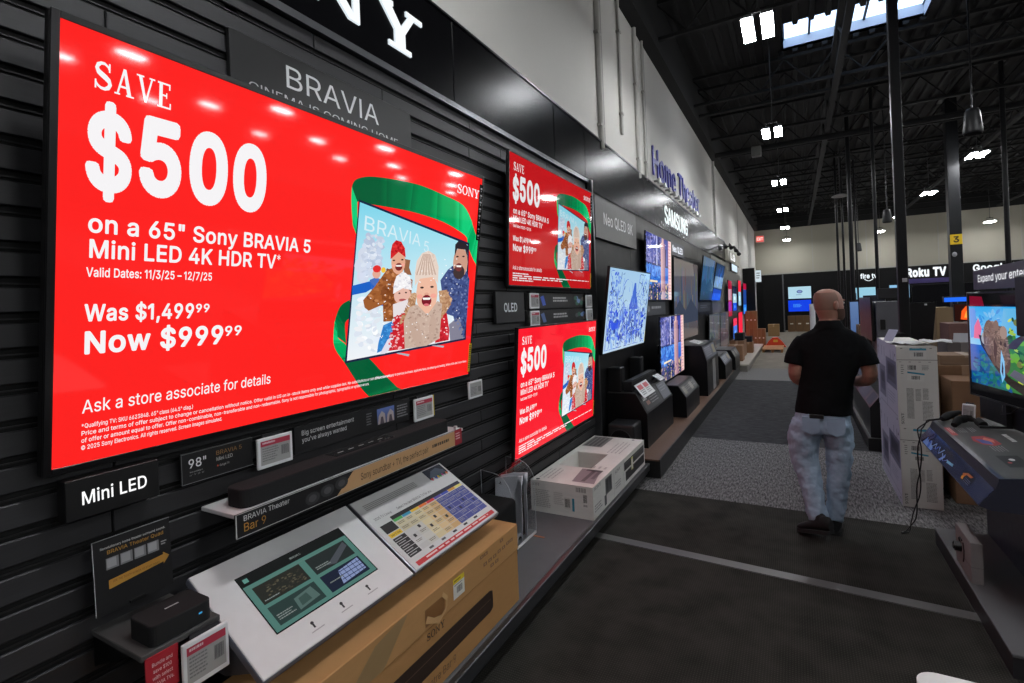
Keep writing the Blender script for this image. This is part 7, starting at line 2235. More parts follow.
# two curved black handsets with their cords
for k, (lb, pts) in enumerate((('black curved demo handset farther of the two on the right console', [(0.87, 4.56, 0.830), (0.93, 4.60, 0.850), (1.02, 4.62, 0.876), (1.09, 4.60, 0.868)]),
                               ('black curved demo handset nearer of the two on the right console', [(0.90, 4.36, 0.832), (0.95, 4.41, 0.860), (1.02, 4.43, 0.874), (1.08, 4.40, 0.866), (1.10, 4.34, 0.852)]))):
    pts = [(0.87 + (p[0] - 0.87) * 0.72, p[1], p[2] - (p[0] - 0.87) * 0.03) for p in pts]
    t = thing('demo_handset', lb, 'handset', pts[0], 'handsets on the right console')
    sm = []
    n = len(pts)
    for i in range(n - 1):
        for q in range(4):
            sm.append(Vector(pts[i]).lerp(Vector(pts[i + 1]), q / 4))
    sm.append(Vector(pts[-1]))
    b = B()
    m_ = len(sm)
    b.tube(sm, [0.012 + 0.014 * math.sin(PI * min(1, i / (m_ - 1) * 1.25 + 0.12) if i < m_ * 0.7 else PI * 0.45) for i in range(m_)], 12, (20, 20, 21), 'matte')
    b.build('grip', t)
    b = B()
    if k == 0:
        b.prism([(0.996, 0.862), (1.035, 0.866), (1.046, 0.898), (1.016, 0.885)], 'y', 4.575, 4.625, (18, 18, 19), 'plastic')
    else:
        b.box((0.945, 4.41, 0.886), (1.0, 4.44, 0.8885), (34, 34, 35), 'gloss', 0.001, 1)
    b.build('cap' if k == 0 else 'button_plate', t)
t = thing('tether_cord', 'pair of twisted thin black cords hanging from the right console to the floor', 'cord', (0.66, 4.6, 0))
for s in (-1, 1):
    b = B()
    base = [(0.88, 4.56, 0.835), (0.80, 4.59, 0.808), (0.748, 4.60, 0.74), (0.742, 4.58, 0.62), (0.735, 4.57, 0.42), (0.72, 4.57, 0.25), (0.69, 4.56, 0.1), (0.65, 4.54, 0.012), (0.60, 4.5, 0.006)]
    pts = []
    for i in range(len(base) - 1):
        for q in range(5):
            f = (i + q / 5)
            p = Vector(base[i]).lerp(Vector(base[i + 1]), q / 5)
            pts.append(p + Vector((s * 0.011 * math.sin(f * 2.4), 0, 0)))
    b.tube(pts, 0.0042, 6, (12, 12, 12), 'plastic')
    b.build('cord', t)

t = thing('camera_box', 'small pale box with a round black puck on the low right platform', 'box', (0.82, 3.78, 0.11))
b = B()
b.box((0.792, 3.635, 0.111), (0.845, 3.935, 0.336), (126, 122, 122), 'cardboard', 0.003, 1)
b.build('box', t)
b = B()
b.cyl((0.792, 3.83, 0.235), (0.762, 3.83, 0.235), 0.03, 0.026, 18, (18, 18, 19))
b.cyl((0.762, 3.83, 0.235), (0.757, 3.83, 0.235), 0.02, 0.018, 16, (36, 36, 38), 'gloss')
b.tube([(0.788, 3.83, 0.262), (0.785, 3.83, 0.285), (0.789, 3.82, 0.292), (0.789, 3.79, 0.285)], 0.004, 6, (20, 20, 20))
b.build('puck', t)
b = B()
b.tube([(0.7905, 3.77, 0.28), (0.7905, 3.755, 0.24), (0.7905, 3.76, 0.2), (0.7905, 3.775, 0.17)], 0.0035, 6, (40, 38, 42))
b.tube([(0.791, 3.64, 0.205), (0.7905, 3.70, 0.20), (0.791, 3.76, 0.20)], 0.0012, 5, (60, 58, 58))
b.box((0.8455, 3.634, 0.2), (0.792, 3.6345, 0.202), (80, 78, 78), 'print')
b.build('wire', t)

# white table corner right in front of the camera
t = thing('white_table', 'corner of a white rounded table at the bottom edge of the picture', 'table', (0.62, 1.3, 0))
def rrect(x0, x1, y0, y1, r, n=8):
    o = []
    for cx, cy, a0 in ((x1 - r, y1 - r, 0), (x0 + r, y1 - r, 90), (x0 + r, y0 + r, 180), (x1 - r, y0 + r, 270)):
        for k in range(n + 1):
            an = R(a0 + 90 * k / n)
            o.append((cx + r * math.cos(an), cy + r * math.sin(an)))
    return o
b = B()
b.prism(rrect(0.232, 1.03, 0.85, 1.63, 0.05), 'z', 0.735, 0.75, (232, 230, 228), 'satin')
b.build('table_top', t)
b = B()
b.prism(rrect(0.2325, 1.0295, 0.8505, 1.6295, 0.05), 'z', 0.722, 0.735, (120, 84, 62), 'satin')
b.build('wood_edge', t)
for x, y in ((0.3, 0.92), (0.96, 0.92), (0.3, 1.56), (0.96, 1.56)):
    b = B()
    b.cyl((x, y, 0), (x, y, 0.722), 0.018, n=12, col=(150, 150, 152), m='metal')
    b.build('leg', t)

# ------------------------------------------------------------------ white stacked cartons and the brown ones behind
def audio_box(label, z0, z1, dx=0.0):
    t = thing('audio_carton', label, 'carton', (0.83, 5.63, z0), 'white printed cartons stacked beside the man')
    x0, x1, y0, y1 = 0.702 + dx, 0.962 + dx, 5.115, 6.2
    b = B()
    b.box((x0, y0, z0 + 0.001), (x1, y1, z1), (200, 198, 192), 'cardboard', 0.003, 1)
    b.build('box', t)
    H = z1 - z0
    b = B()
    a = Art(b, (x0, y0 - 0.0008, z1), (1, 0, 0), (0, 0, -1), x1 - x0, H, 'print')
    a.rect(0, 0, 1, 1, (188, 187, 182), 0.2)
    a.rect(0, 0.165, 1, 0.172, (96, 95, 92), 1)
    for k in range(4):
        a.rect(0.1 + k * 0.24, 0.02, 0.16 + k * 0.24, 0.03, (110, 108, 106), 1)
        a.rect(0.06 + k * 0.24, 0.19, 0.12 + k * 0.24, 0.197, (110, 108, 106), 1)
    a.rect(0.33, 0.025, 0.74, 0.16, (192, 191, 186), 1); a.rect(0.33, 0.025, 0.74, 0.05, (52, 132, 156), 2); a.bars(0.44, 0.075, 0.66, 0.125, (60, 60, 60), 2)
    a.bars(0.27, 0.235, 0.48, 0.29, (58, 58, 58), 1)
    a.lines(0.62, 0.235, 0.8, 0.30, 4, (120, 120, 118), 1, 0.5)
    a.lines(0.1, 0.23, 0.18, 0.36, 5, (110, 110, 108), 1, 0.4)
    a.poly([(0.26, 0.315), (0.68, 0.335), (0.66, 0.44), (0.25, 0.42)], (192, 191, 186), 1)
    a.poly([(0.26, 0.312), (0.68, 0.335), (0.68, 0.355), (0.26, 0.332)], (52, 132, 156), 2); a.bars(0.36, 0.365, 0.56, 0.41, (60, 60, 60), 2)
    a.lines(0.22, 0.52, 0.40, 0.90, 26, (120, 119, 116), 1, 0.62, 0.06)
    a.lines(0.44, 0.53, 0.58, 0.68, 10, (126, 125, 122), 1, 0.6, 0.1)
    a.lines(0.62, 0.52, 0.76, 0.66, 9, (126, 125, 122), 1, 0.6, 0.1)
    a.lines(0.60, 0.68, 0.86, 0.92, 15, (126, 125, 122), 1, 0.6, 0.1)
    a.map = lambda q: (0.06 + (1 - q[1]) * 0.0 + q[1] * 0.08, 0.97 - q[0] * 0.14)
    a.serif('SONY', 0.0, 0.95, 0.9, 1.0, (50, 50, 52), 2, 0.1)
    a.map = None
    b.build('end_printing', t)
    b = B()
    a = Art(b, (x0 - 0.0008, y1, z1), (0, -1, 0), (0, 0, -1), y1 - y0, H, 'print')
    a.rect(0, 0, 1, 1, (188, 188, 204), 0.2)
    for u in (0.06, 0.26, 0.4, 0.72, 0.86):
        a.rect(u, 0.08, u + 0.02, 0.22, (120, 120, 150), 1)
    a.rect(0.10, 0.36, 0.44, 0.80, (126, 126, 146), 1); a.rect(0.18, 0.44, 0.40, 0.72, (90, 90, 112), 2); a.rect(0.2, 0.47, 0.38, 0.6, (64, 64, 84), 3)
    a.rect(0.5, 0.20, 0.98, 0.56, (110, 110, 134), 1); a.rect(0.56, 0.25, 0.94, 0.5, (80, 80, 100), 2); a.rect(0.6, 0.28, 0.9, 0.42, (52, 52, 70), 3)
    a.rect(0.48, 0.2, 0.5, 0.9, (140, 140, 166), 1)
    a.rect(0.1, 0.88, 0.98, 0.89, (140, 140, 160), 1)
    for u in (0.06, 0.94):
        a.ell(u, 0.12, 0.014, 0.02, (60, 60, 76), 2); a.ell(u, 0.93, 0.014, 0.02, (60, 60, 76), 2)
    a.lines(0.55, 0.64, 0.9, 0.8, 4, (140, 140, 166), 1, 0.3)
    b.build('side_printing', t)
    return t


audio_box('lower of the two white printed cartons stacked right of the man', 0.0, 0.645, 0.004)
audio_box('upper of the two white printed cartons stacked right of the man, papers on top', 0.646, 1.292)
for k, (lb, M) in enumerate((('crumpled white paper sheet on the upper white carton', Matrix.Translation((0.74, 5.16, 1.296)) @ Matrix.Rotation(0.25, 4, 'Z')), ('second white paper sheet overhanging the upper white carton to the right', Matrix.Translation((0.86, 5.14, 1.316)) @ Matrix.Rotation(-0.15, 4, 'Z')))):
    b = B()
    b.T = M
    V, F = [], []
    for i in range(7):
        for j in range(7):
            V.append((i / 6 * 0.2, j / 6 * 0.27, 0.002 + 0.008 * (1 + math.sin(i * 1.7 + j * 0.9 + k))))
    for i in range(6):
        for j in range(6):
            F.append((i * 7 + j, (i + 1) * 7 + j, (i + 1) * 7 + j + 1, i * 7 + j + 1))
    b.mesh(V, F, (184, 184, 186), 'print', True)
    tag(b.build('paper_sheet'), lb, 'paper')
t = thing('sign_holder', 'small white tilted sign holder standing on the upper white carton', 'sign holder', (0.76, 5.5, 1.292))
b = B()
b.T = Matrix.Translation((0.745, 5.45, 1.296)) @ Matrix.Rotation(R(24), 4, 'Z') @ Matrix.Rotation(R(28), 4, 'Y') @ Matrix.Rotation(0, 4, 'X')
b.box((-0.03, 0, 0), (-0.026, 0.12, 0.11), (170, 172, 190), 'print')
b.build('card', t)
b = B()
b.box((0.70, 5.44, 1.296), (0.82, 5.56, 1.301), (190, 190, 196), 'plastic')
b.build('foot', t)

gb = 'brown cartons behind the white stack'
carton('large brown carton directly behind the white stack, tan top showing', 0.985, 1.55, 5.72, 6.25, 0.0, 1.074, (128, 88, 56), gb, False, True)
carton('brown carton in front of the larger one, beside the white stack', 1.085, 1.55, 5.33, 5.70, 0.0, 0.995, (132, 90, 58), gb, False, True)
carton('grey brown carton behind the large brown one, left of the nature picture television', 1.34, 1.62, 6.7, 7.1, 0.62, 1.20, (112, 98, 90), gb, True, True)
carton('lower brown carton under the grey brown one behind the white stack', 1.3, 1.75, 6.65, 7.15, 0.0, 0.619, (138, 96, 62), gb, True, True)
carton('reddish brown carton behind the grey brown one, nearer the dark back wall', 1.50, 1.82, 7.4, 7.8, 0.9, 1.36, (124, 84, 72), gb, True, False)
carton('brown carton supporting the reddish one behind the white stack', 1.45, 1.9, 7.35, 7.85, 0.0, 0.899, (134, 94, 60), gb, True, True)
carton('tall tan carton left of the reddish one, under the purple band', 1.62, 1.80, 8.6, 9.0, 0.92, 1.52, (150, 118, 80), gb, True, False)
carton('tan carton base below the tall tan one', 1.55, 1.95, 8.55, 9.05, 0.0, 0.919, (146, 106, 66), gb, True, True)
carton('brown carton glimpsed at the foot of the dark screens right of the man', 1.02, 1.3, 11.5, 11.9, 0.75, 1.17, (124, 90, 66), gb, False, False)
carton('brown carton under the one glimpsed beside the man', 0.95, 1.4, 11.45, 11.95, 0.0, 0.749, (124, 90, 66), gb, False, False)
carton('grey carton right of the grey brown one, beside the nature picture television', 1.64, 1.92, 6.7, 7.1, 0.62, 1.13, (112, 102, 96), gb, True, True)
carton('brown carton carrying the grey carton near the nature picture television', 1.77, 2.15, 6.65, 7.15, 0.0, 0.619, (132, 94, 62), gb, True, True)
carton('flat light brown carton on top of the large brown carton', 1.1, 1.5, 5.76, 6.1, 1.075, 1.16, (140, 106, 78), gb, False, True)
t = thing('television', 'small screen glowing orange far behind, left of the purple sign', 'television', (2.68, 12.0, 0))
b = B()
b.box((2.52, 12.0, 1.18), (2.86, 12.04, 1.50), (14, 14, 15), 'plastic', 0.004, 1)
b.build('housing', t)
b = B()
a = Art(b, (2.53, 11.998, 1.49), (1, 0, 0), (0, 0, -1), 0.32, 0.3, 'screen')
a.rect(0, 0, 1, 1, (40, 14, 8), 0)
a.poly([(0.25, 0.9), (0.3, 0.4), (0.5, 0.1), (0.8, 0.3), (0.9, 0.8), (0.6, 0.95)], (255, 96, 30), 1)
a.poly([(0.4, 0.8), (0.5, 0.4), (0.7, 0.5), (0.7, 0.85)], (255, 170, 70), 2)
b.build('screen', t)
b = B()
b.box((2.5, 12.0, 0), (2.9, 12.5, 1.17), (24, 24, 25), 'plastic')
b.build('cabinet', t)
t = thing('light_box', 'glowing blue bar far behind, just left of the right television', 'light box', (2.55, 11.9, 1.5))
b = B()
b.box((2.40, 12.07, 1.54), (2.84, 12.2, 1.64), (20, 22, 30), 'plastic')
b.build('case', t)
b = B()
a = Art(b, (2.40, 12.068, 1.64), (1, 0, 0), (0, 0, -1), 0.44, 0.1, 'screen')
a.rect(0, 0.2, 1, 1, (36, 110, 250), 1)
b.build('lit_front', t)
b = B()
b.box((2.6, 12.08, 1.17), (2.66, 12.15, 1.54), (18, 18, 18), 'plastic')
b.build('post', t)
b = B()
b.T = Matrix.Translation((1.40, 6.75, 1.205)) @ Matrix.Rotation(R(-20), 4, 'Z') @ Matrix.Rotation(R(-30), 4, 'X')
b.box((0, 0, 0), (0.16, 0.002, 0.1), (176, 178, 184), 'print')
tag(b.build('price_card'), 'small tilted white card on the grey brown carton', 'card')

# mid right console with dark screens
t = thing('demo_console', 'black console behind the man to the right with a small blue lit label', 'demo console', (0.95, 8.2, 0))
b = B()
b.prism([(0.685, 0.14), (0.685, 0.47), (0.78, 0.60), (1.27, 0.64), (1.27, 0.14)], 'y', 6.85, 9.6, (26, 26, 28), 'satin')
b.build('body', t)
b = B()
b.box((0.655, 6.80, 0.0), (1.285, 9.65, 0.14), (20, 20, 21), 'plastic', 0.006, 1)
b.build('plinth', t)
b = B()
a = Art(b, (0.70, 6.849, 0.58), (1, 0, 0), (0, 0, -1), 0.3, 0.2, 'screen')
a.rect(0.28, 0.05, 0.95, 0.2, (70, 110, 220), 1)
b.build('blue_label', t)
b = B()
d = Vector((-0.095, 0, -0.13))
a = Art(b, (0.78, 9.6, 0.60), (0, -1, 0), d, 2.75, d.length, 'print')
a.n = Vector((-0.81, 0, 0.59))
a.rect(0.55, 0.05, 0.8, 0.95, (90, 90, 104), 1)
a.rect(0.84, 0.1, 0.97, 0.9, (70, 74, 90), 1)
a.rect(0.1, 0.1, 0.5, 0.9, (50, 52, 60), 1)
b.build('info_panel', t)
b = B()
b.box((0.84, 7.0, 0.643), (1.2, 7.5, 0.71), (22, 22, 23), 'plastic', 0.01, 2)
tag(b.build('speaker_bar'), 'low black box on top of the console behind the man', 'speaker')

t = thing('grey_display_stand', 'tall grey display end panel with a black opening right of the man', 'display stand', (1.03, 8.1, 0.63))
b = B()
b.box((0.905, 8.0, 0.632), (1.17, 8.5, 1.63), (84, 84, 88), 'satin', 0.006, 1)
b.build('cabinet', t)
b = B()
b.box((0.945, 7.992, 1.27), (1.0, 8.0, 1.40), (8, 8, 8), 'plastic')
b.box((0.938, 7.996, 1.262), (1.007, 8.001, 1.408), (110, 110, 112), 'metal')
b.build('opening', t)
t = thing('monitor', 'dark screen back on top of the grey display stand', 'monitor', (1.03, 8.1, 1.63))
b = B()
b.box((0.94, 8.05, 1.66), (1.16, 8.10, 1.80), (24, 24, 26), 'plastic', 0.008, 2)
b.build('panel', t)
b = B()
b.box((1.02, 8.06, 1.631), (1.08, 8.12, 1.67), (18, 18, 18), 'plastic')
b.build('foot', t)
t = thing('television', 'thin black television seen edge on beside the grey display stand', 'television', (0.87, 8.4, 0.63))
b = B()
b.prism([(0.855, 1.12), (0.885, 1.12), (0.878, 1.5), (0.868, 1.69), (0.848, 1.69), (0.852, 1.4)], 'y', 8.0, 9.3, (10, 10, 11), 'satin')
b.build('panel', t)
b = B()
b.box((0.85, 8.5, 0.62), (0.90, 8.8, 1.13), (16, 16, 17), 'plastic')
b.build('stand', t)
t = thing('monitor', 'large black tapered screen back with a white sticker right of the thickest pole', 'monitor', (1.35, 8.0, 0.64))
b = B()
b.prism([(1.17, 1.60), (1.515, 1.60), (1.47, 1.12), (1.20, 1.12)], 'y', 8.0, 8.05, (14, 14, 15), 'satin')
b.build('panel', t)
b = B()
b.box((1.40, 7.997, 1.565), (1.425, 8.0, 1.585), (190, 190, 192), 'print')
b.build('sticker', t)
b = B()
b.box((1.20, 8.01, 0.64), (1.26, 8.05, 1.13), (16, 16, 17), 'plastic')
b.build('stand', t)
t = thing('round_back_seat', 'dark rounded seat back behind the white cartons', 'seat', (0.95, 6.5, 0))
b = B()
pr = [(0.80 + 0.11 * math.cos(PI * k / 12) + 0.11, 1.06 + 0.17 * math.sin(PI * k / 12) + 0.1) for k in range(13)]
b.prism(pr + [(0.82, 1.0), (1.0, 1.0)][::1], 'y', 6.27, 6.35, (28, 28, 29), 'fabric')
b.build('back', t)
b = B()
b.cyl((0.91, 6.31, 0.03), (0.91, 6.31, 1.05), 0.025, n=10, col=(20, 20, 20))
b.box((0.75, 6.27, 0), (1.07, 6.45, 0.03), (20, 20, 20), 'plastic')
b.build('stem', t)

t = thing('slim_display', 'slim pale blue upright panel just right of the man head', 'panel', (1.0, 12.4, 0))
b = B()
b.box((0.965, 12.4, 0.9), (1.16, 12.45, 1.62), (22, 24, 28), 'plastic', 0.004, 1)
b.build('housing', t)
b = B()
a = Art(b, (0.975, 12.398, 1.6), (1, 0, 0), (0, 0, -1), 0.14, 0.68, 'screen')
a.grad(0, 0, 1, 1, (96, 124, 170), (70, 96, 140), 1)
b.build('screen', t)
b = B()
b.box((1.02, 12.41, 0.0), (1.1, 12.45, 0.9), (18, 18, 18), 'plastic')
b.build('stand', t)
t = thing('monitor', 'dark navy screen back right of the pale blue panel behind the man', 'monitor', (1.2, 12.0, 0))
b = B()
b.box((1.16, 11.96, 1.20), (1.50, 12.0, 1.72), (28, 32, 46), 'plastic', 0.006, 1)
b.build('panel', t)
b = B()
b.box((1.33, 11.97, 0.0), (1.40, 12.0, 1.2), (18, 18, 18), 'plastic')
b.build('stand', t)
t = thing('white_roll', 'white upright roll just left of the man head in the distance', 'roll', (0.47, 16.6, 0))
b = B()
b.cyl((0.42, 16.6, 0.6), (0.42, 16.6, 1.55), 0.07, n=14, col=(206, 206, 210), m='print')
b.build('roll', t)
b = B()
b.box((0.32, 16.5, 0), (0.52, 16.7, 0.6), (120, 120, 124), 'plastic')
b.build('base', t)
# ================================================================== THE MAN WALKING AWAY
def ring(c, a, bb, n=20, tilt=None, e=2.0):
    """ellipse ring around c; a = half width (x), bb = half depth (y); e > 2 squares it off"""
    o = []
    for k in range(n):
        t_ = 2 * PI * k / n
        cx, sy = math.cos(t_), math.sin(t_)
        x = a * math.copysign(abs(cx) ** (2 / e), cx)
        y = bb * math.copysign(abs(sy) ** (2 / e), sy)
        v = Vector((x, y, 0))
        if tilt is not None:
            v = tilt @ v
        o.append(Vector(c) + v)
    return o


def limb(b, pts, rs, n=16, sub=3, col=(0, 0, 0), m='skin'):
    """smooth tapering limb through joints"""
    P, Rr = [], []
    for i in range(len(pts) - 1):
        p0 = Vector(pts[max(i - 1, 0)]); p1 = Vector(pts[i]); p2 = Vector(pts[i + 1]); p3 = Vector(pts[min(i + 2, len(pts) - 1)])
        for q in range(sub):
            t_ = q / sub
            P.append(0.5 * ((2 * p1) + (p2 - p0) * t_ + (2 * p0 - 5 * p1 + 4 * p2 - p3) * t_ ** 2 + (3 * p1 - p0 - 3 * p2 + p3) * t_ ** 3))
            Rr.append(rs[i] * (1 - t_) + rs[i + 1] * t_)
    P.append(Vector(pts[-1])); Rr.append(rs[-1])
    b.tube(P, Rr, n, col, m)


def fuse(o, voxel, smooth_it=4, disp=None):
    """melt overlapping shapes into one continuous skin"""
    m = o.modifiers.new('fuse', 'REMESH')
    m.mode = 'VOXEL'
    m.voxel_size = voxel
    m.use_smooth_shade = True
    s = o.modifiers.new('soften', 'SMOOTH')
    s.iterations = smooth_it
    s.factor = 0.5
    if disp:
        tx = bpy.data.textures.new('folds', 'CLOUDS')
        tx.noise_scale = disp[1]
        d = o.modifiers.new('folds', 'DISPLACE')
        d.texture = tx
        d.strength = disp[0]
        d.mid_level = 0.5
    bpy.context.view_layer.update()
    dg = bpy.context.evaluated_depsgraph_get()
    me = bpy.data.meshes.new_from_object(o.evaluated_get(dg))
    col = list(o.data.color_attributes['Col'].data[0].color)
    mats = [x for x in o.data.materials]
    o.modifiers.clear()
    me.materials.clear()
    for x in mats:
        me.materials.append(x)
    for nm in [a.name for a in me.color_attributes]:
        me.color_attributes.remove(me.color_attributes[nm])
    at = me.color_attributes.new('Col', 'FLOAT_COLOR', 'CORNER')
    at.data.foreach_set('color', col * len(me.loops))
    me.polygons.foreach_set('use_smooth', [True] * len(me.polygons))
    me.polygons.foreach_set('material_index', [0] * len(me.polygons))
    old = o.data
    o.data = me
    me.name = old.name
    bpy.data.meshes.remove(old)


PX, PY = 0.20, 4.33
man = thing('person', 'bald bearded man in a black polo shirt and light jeans walking away down the aisle', 'person', (PX, PY, 0))
SK = (158, 110, 94)
b = B()
# head turned to his right, on a neck
HC = Vector((0.212, 4.335, 0))
yaw = R(48)
HT = Matrix.Rotation(-yaw, 3, 'Z')            # local y = where the face points
head = [(1.455, -0.012, 0.062, 0.062), (1.50, -0.014, 0.058, 0.060), (1.535, -0.006, 0.060, 0.066), (1.556, 0.016, 0.060, 0.086), (1.585, 0.016, 0.066, 0.098), (1.62, 0.006, 0.072, 0.103),
        (1.655, 0.0, 0.076, 0.105), (1.69, -0.004, 0.077, 0.104), (1.72, -0.008, 0.073, 0.098), (1.745, -0.012, 0.061, 0.083), (1.762, -0.014, 0.042, 0.058), (1.771, -0.015, 0.018, 0.026)]
rings = []
for z, off, a_, d_ in head:
    rings.append([HC + Vector((0, 0, z)) + HT @ (q + Vector((0, off, 0))) for q in ring((0, 0, 0), a_, d_, 24)])
b.loft(rings, SK, 'skin')
def hp(x, y, z):
    return HC + HT @ Vector((x, y, 0)) + Vector((0, 0, z))
b.ell(hp(0, 0.112, 1.638), (0.013, 0.018, 0.024), SK, 'skin', rot=HT)            # nose
b.ell(hp(0, 0.102, 1.665), (0.011, 0.012, 0.02), SK, 'skin', rot=HT)
b.ell(hp(0, 0.098, 1.687), (0.05, 0.012, 0.010), SK, 'skin', rot=HT)             # brow
b.ell(hp(0, 0.104, 1.606), (0.024, 0.010, 0.008), SK, 'skin', rot=HT)            # lips
b.ell(hp(0, 0.098, 1.572), (0.03, 0.018, 0.016), SK, 'skin', rot=HT)             # chin
for s in (-1, 1):
    b.ell(hp(s * 0.079, -0.012, 1.652), (0.010, 0.020, 0.033), SK, 'skin', rot=HT)
    b.ell(hp(s * 0.083, -0.020, 1.660), (0.008, 0.014, 0.020), SK, 'skin', rot=HT)
# torso and legs under the clothes
b.loft([ring((0.15, PY, 0.82), 0.13, 0.09), ring((0.157, PY, 0.95), 0.150, 0.095), ring((0.178, PY, 1.1), 0.140, 0.09), ring((0.2, PY, 1.25), 0.155, 0.095),
        ring((0.205, PY, 1.36), 0.155, 0.085), ring((0.207, PY, 1.43), 0.11, 0.07), ring((0.21, PY, 1.50), 0.055, 0.055)], SK, 'skin')
limb(b, [(0.08, PY, 0.84), (0.020, PY + 0.02, 0.55), (0.050, PY - 0.03, 0.36), (0.094, PY - 0.12, 0.10)], [0.085, 0.055, 0.05, 0.036], col=SK)
limb(b, [(0.215, PY, 0.84), (0.240, PY + 0.03, 0.52), (0.218, PY + 0.01, 0.32), (0.198, PY, 0.10)], [0.066, 0.055, 0.05, 0.036], col=SK)
# arms bent, hands meeting in front of the body
armL = [(0.060, 4.335, 1.375), (-0.005, 4.305, 1.24), (-0.012, 4.325, 1.135), (0.025, 4.43, 1.085), (0.075, 4.525, 1.075)]
armR = [(0.355, 4.335, 1.375), (0.425, 4.305, 1.24), (0.435, 4.325, 1.135), (0.375, 4.43, 1.095), (0.315, 4.525, 1.085)]
for arm in (armL, armR):
    limb(b, arm, [0.056, 0.050, 0.045, 0.037, 0.028], col=SK)
for s, w_ in ((1, Vector(armL[-1])), (-1, Vector(armR[-1]))):
    d = Vector((0.55 * s, 0.80, 0.05)).normalized()
    side = Vector((0.75 * s, -0.5, 0)).normalized()
    up = Vector((0, 0, 1))
    palm = w_ + d * 0.05
    rot = Matrix((side, d, up)).transposed()
    b.ell(palm, (0.018, 0.056, 0.042), SK, 'skin', rot=rot)
    for k, (ln, hz) in enumerate(((0.066, 0.030), (0.076, 0.011), (0.070, -0.009), (0.056, -0.028))):
        f0 = palm + d * 0.04 + up * hz
        f1 = f0 + d * ln * 0.5 + side * 0.004
        f2 = f1 + (d * 0.62 + side * 0.75).normalized() * ln * 0.32
        f3 = f2 + (d * 0.05 + side * 0.95).normalized() * ln * 0.26
        b.tube([f0, f1, f2, f3], [0.0095, 0.009, 0.008, 0.0065], 8, SK, 'skin')
    t0 = palm - d * 0.02 + up * 0.035
    b.tube([t0, t0 + (d * 0.4 + up * 0.5 + side * 0.6).normalized() * 0.035, t0 + (d * 0.8 + up * 0.4 + side * 0.6).normalized() * 0.066], [0.013, 0.0105, 0.008], 8, SK, 'skin')
body = b.build('body', man)
fuse(body, 0.0048, 2)

b = B()                                        # close-cropped hair round the back and sides
rings = []
for z, off, a_, d_ in head[2:10]:
    if z < 1.59:
        continue
    r_ = []
    for k in range(25):
        t_ = PI + (-0.62 + 1.24 * k / 24) * PI * 0.86 + PI / 2
        v = Vector((math.cos(t_) * (a_ + 0.0022), math.sin(t_) * (d_ + 0.0022) + off, 0))
        r_.append(HC + Vector((0, 0, z)) + HT @ v)
    rings.append(r_)
V = [p for r_ in rings for p in r_]
F = [(i * 25 + k, i * 25 + k + 1, (i + 1) * 25 + k + 1, (i + 1) * 25 + k) for i in range(len(rings) - 1) for k in range(24)]
b.mesh(V, F, (124, 90, 77), 'skin', True)
b.build('cropped_hair', man)
b = B()                                        # short beard along the jaw
rings = []
for z, off, a_, d_ in ((1.545, 0.02, 0.052, 0.084), (1.560, 0.018, 0.064, 0.094), (1.585, 0.016, 0.0685, 0.101), (1.605, 0.011, 0.072, 0.1035), (1.625, 0.005, 0.0745, 0.105)):
    r_ = []
    lim = 0.98 if z < 1.6 else 0.5
    for k in range(25):
        t_ = PI / 2 + (-1 + 2 * k / 24) * PI * 0.53
        v = Vector((math.cos(t_) * (a_ + 0.0015), math.sin(t_) * (d_ + 0.002) + off, 0))
        r_.append(HC + Vector((0, 0, z)) + HT @ v)
    rings.append(r_)
V = [p for r_ in rings for p in r_]
F = [(i * 25 + k, i * 25 + k + 1, (i + 1) * 25 + k + 1, (i + 1) * 25 + k) for i in range(len(rings) - 1) for k in range(24) if i < 2 or k < 7 or k > 16]
b.mesh(V, F, (84, 60, 51), 'cotton', True)
b.build('beard', man)
b = B()
for s in (-1, 1):
    b.ell(hp(s * 0.032, 0.094, 1.668), (0.012, 0.008, 0.008), (225, 220, 214), 'gloss', rot=HT)
    b.ell(hp(s * 0.032, 0.1015, 1.668), (0.005, 0.003, 0.005), (40, 28, 22), 'gloss', rot=HT)
b.build('eyes', man)

BK = (15, 15, 17)
b = B()                                        # polo shirt
b.loft([ring((0.152, PY, 0.872), 0.183, 0.125, 28), ring((0.153, PY, 0.90), 0.182, 0.124, 28), ring((0.162, PY - 0.002, 1.0), 0.174, 0.118, 28), ring((0.175, PY - 0.004, 1.1), 0.170, 0.116, 28),
        ring((0.199, PY - 0.006, 1.22), 0.186, 0.122, 28), ring((0.205, PY - 0.006, 1.33), 0.206, 0.122, 28, e=2.3), ring((0.207, PY - 0.002, 1.40), 0.205, 0.112, 28, e=2.3), ring((0.208, PY, 1.445), 0.170, 0.098, 28, e=2.2),
        ring((0.209, PY, 1.478), 0.120, 0.084, 28), ring((0.210, PY, 1.505), 0.082, 0.074, 28)], BK, 'cotton')
limb(b, [(0.060, 4.335, 1.385), (0.004, 4.318, 1.32), (-0.020, 4.305, 1.225)], [0.072, 0.070, 0.072], col=BK, m='cotton')
limb(b, [(0.355, 4.335, 1.385), (0.402, 4.318, 1.32), (0.428, 4.305, 1.225)], [0.072, 0.070, 0.072], col=BK, m='cotton')
shirt = b.build('polo_shirt', man)
fuse(shirt, 0.009, 5, (0.016, 0.085))
b = B()                                        # folded collar
rr = []
for z, a_, d_ in ((1.480, 0.102, 0.088), (1.490, 0.100, 0.088), (1.535, 0.074, 0.074), (1.542, 0.070, 0.071), (1.53, 0.066, 0.067)):
    rr.append([q + Vector((0, 0, 0.006 * math.sin(2 * k * PI / 28 + PI))) for k, q in enumerate(ring((0.210, PY + 0.0, z), a_, d_, 28))])
b.loft(rr, (17, 17, 19), 'cotton', True, False)
b.build('collar', shirt)

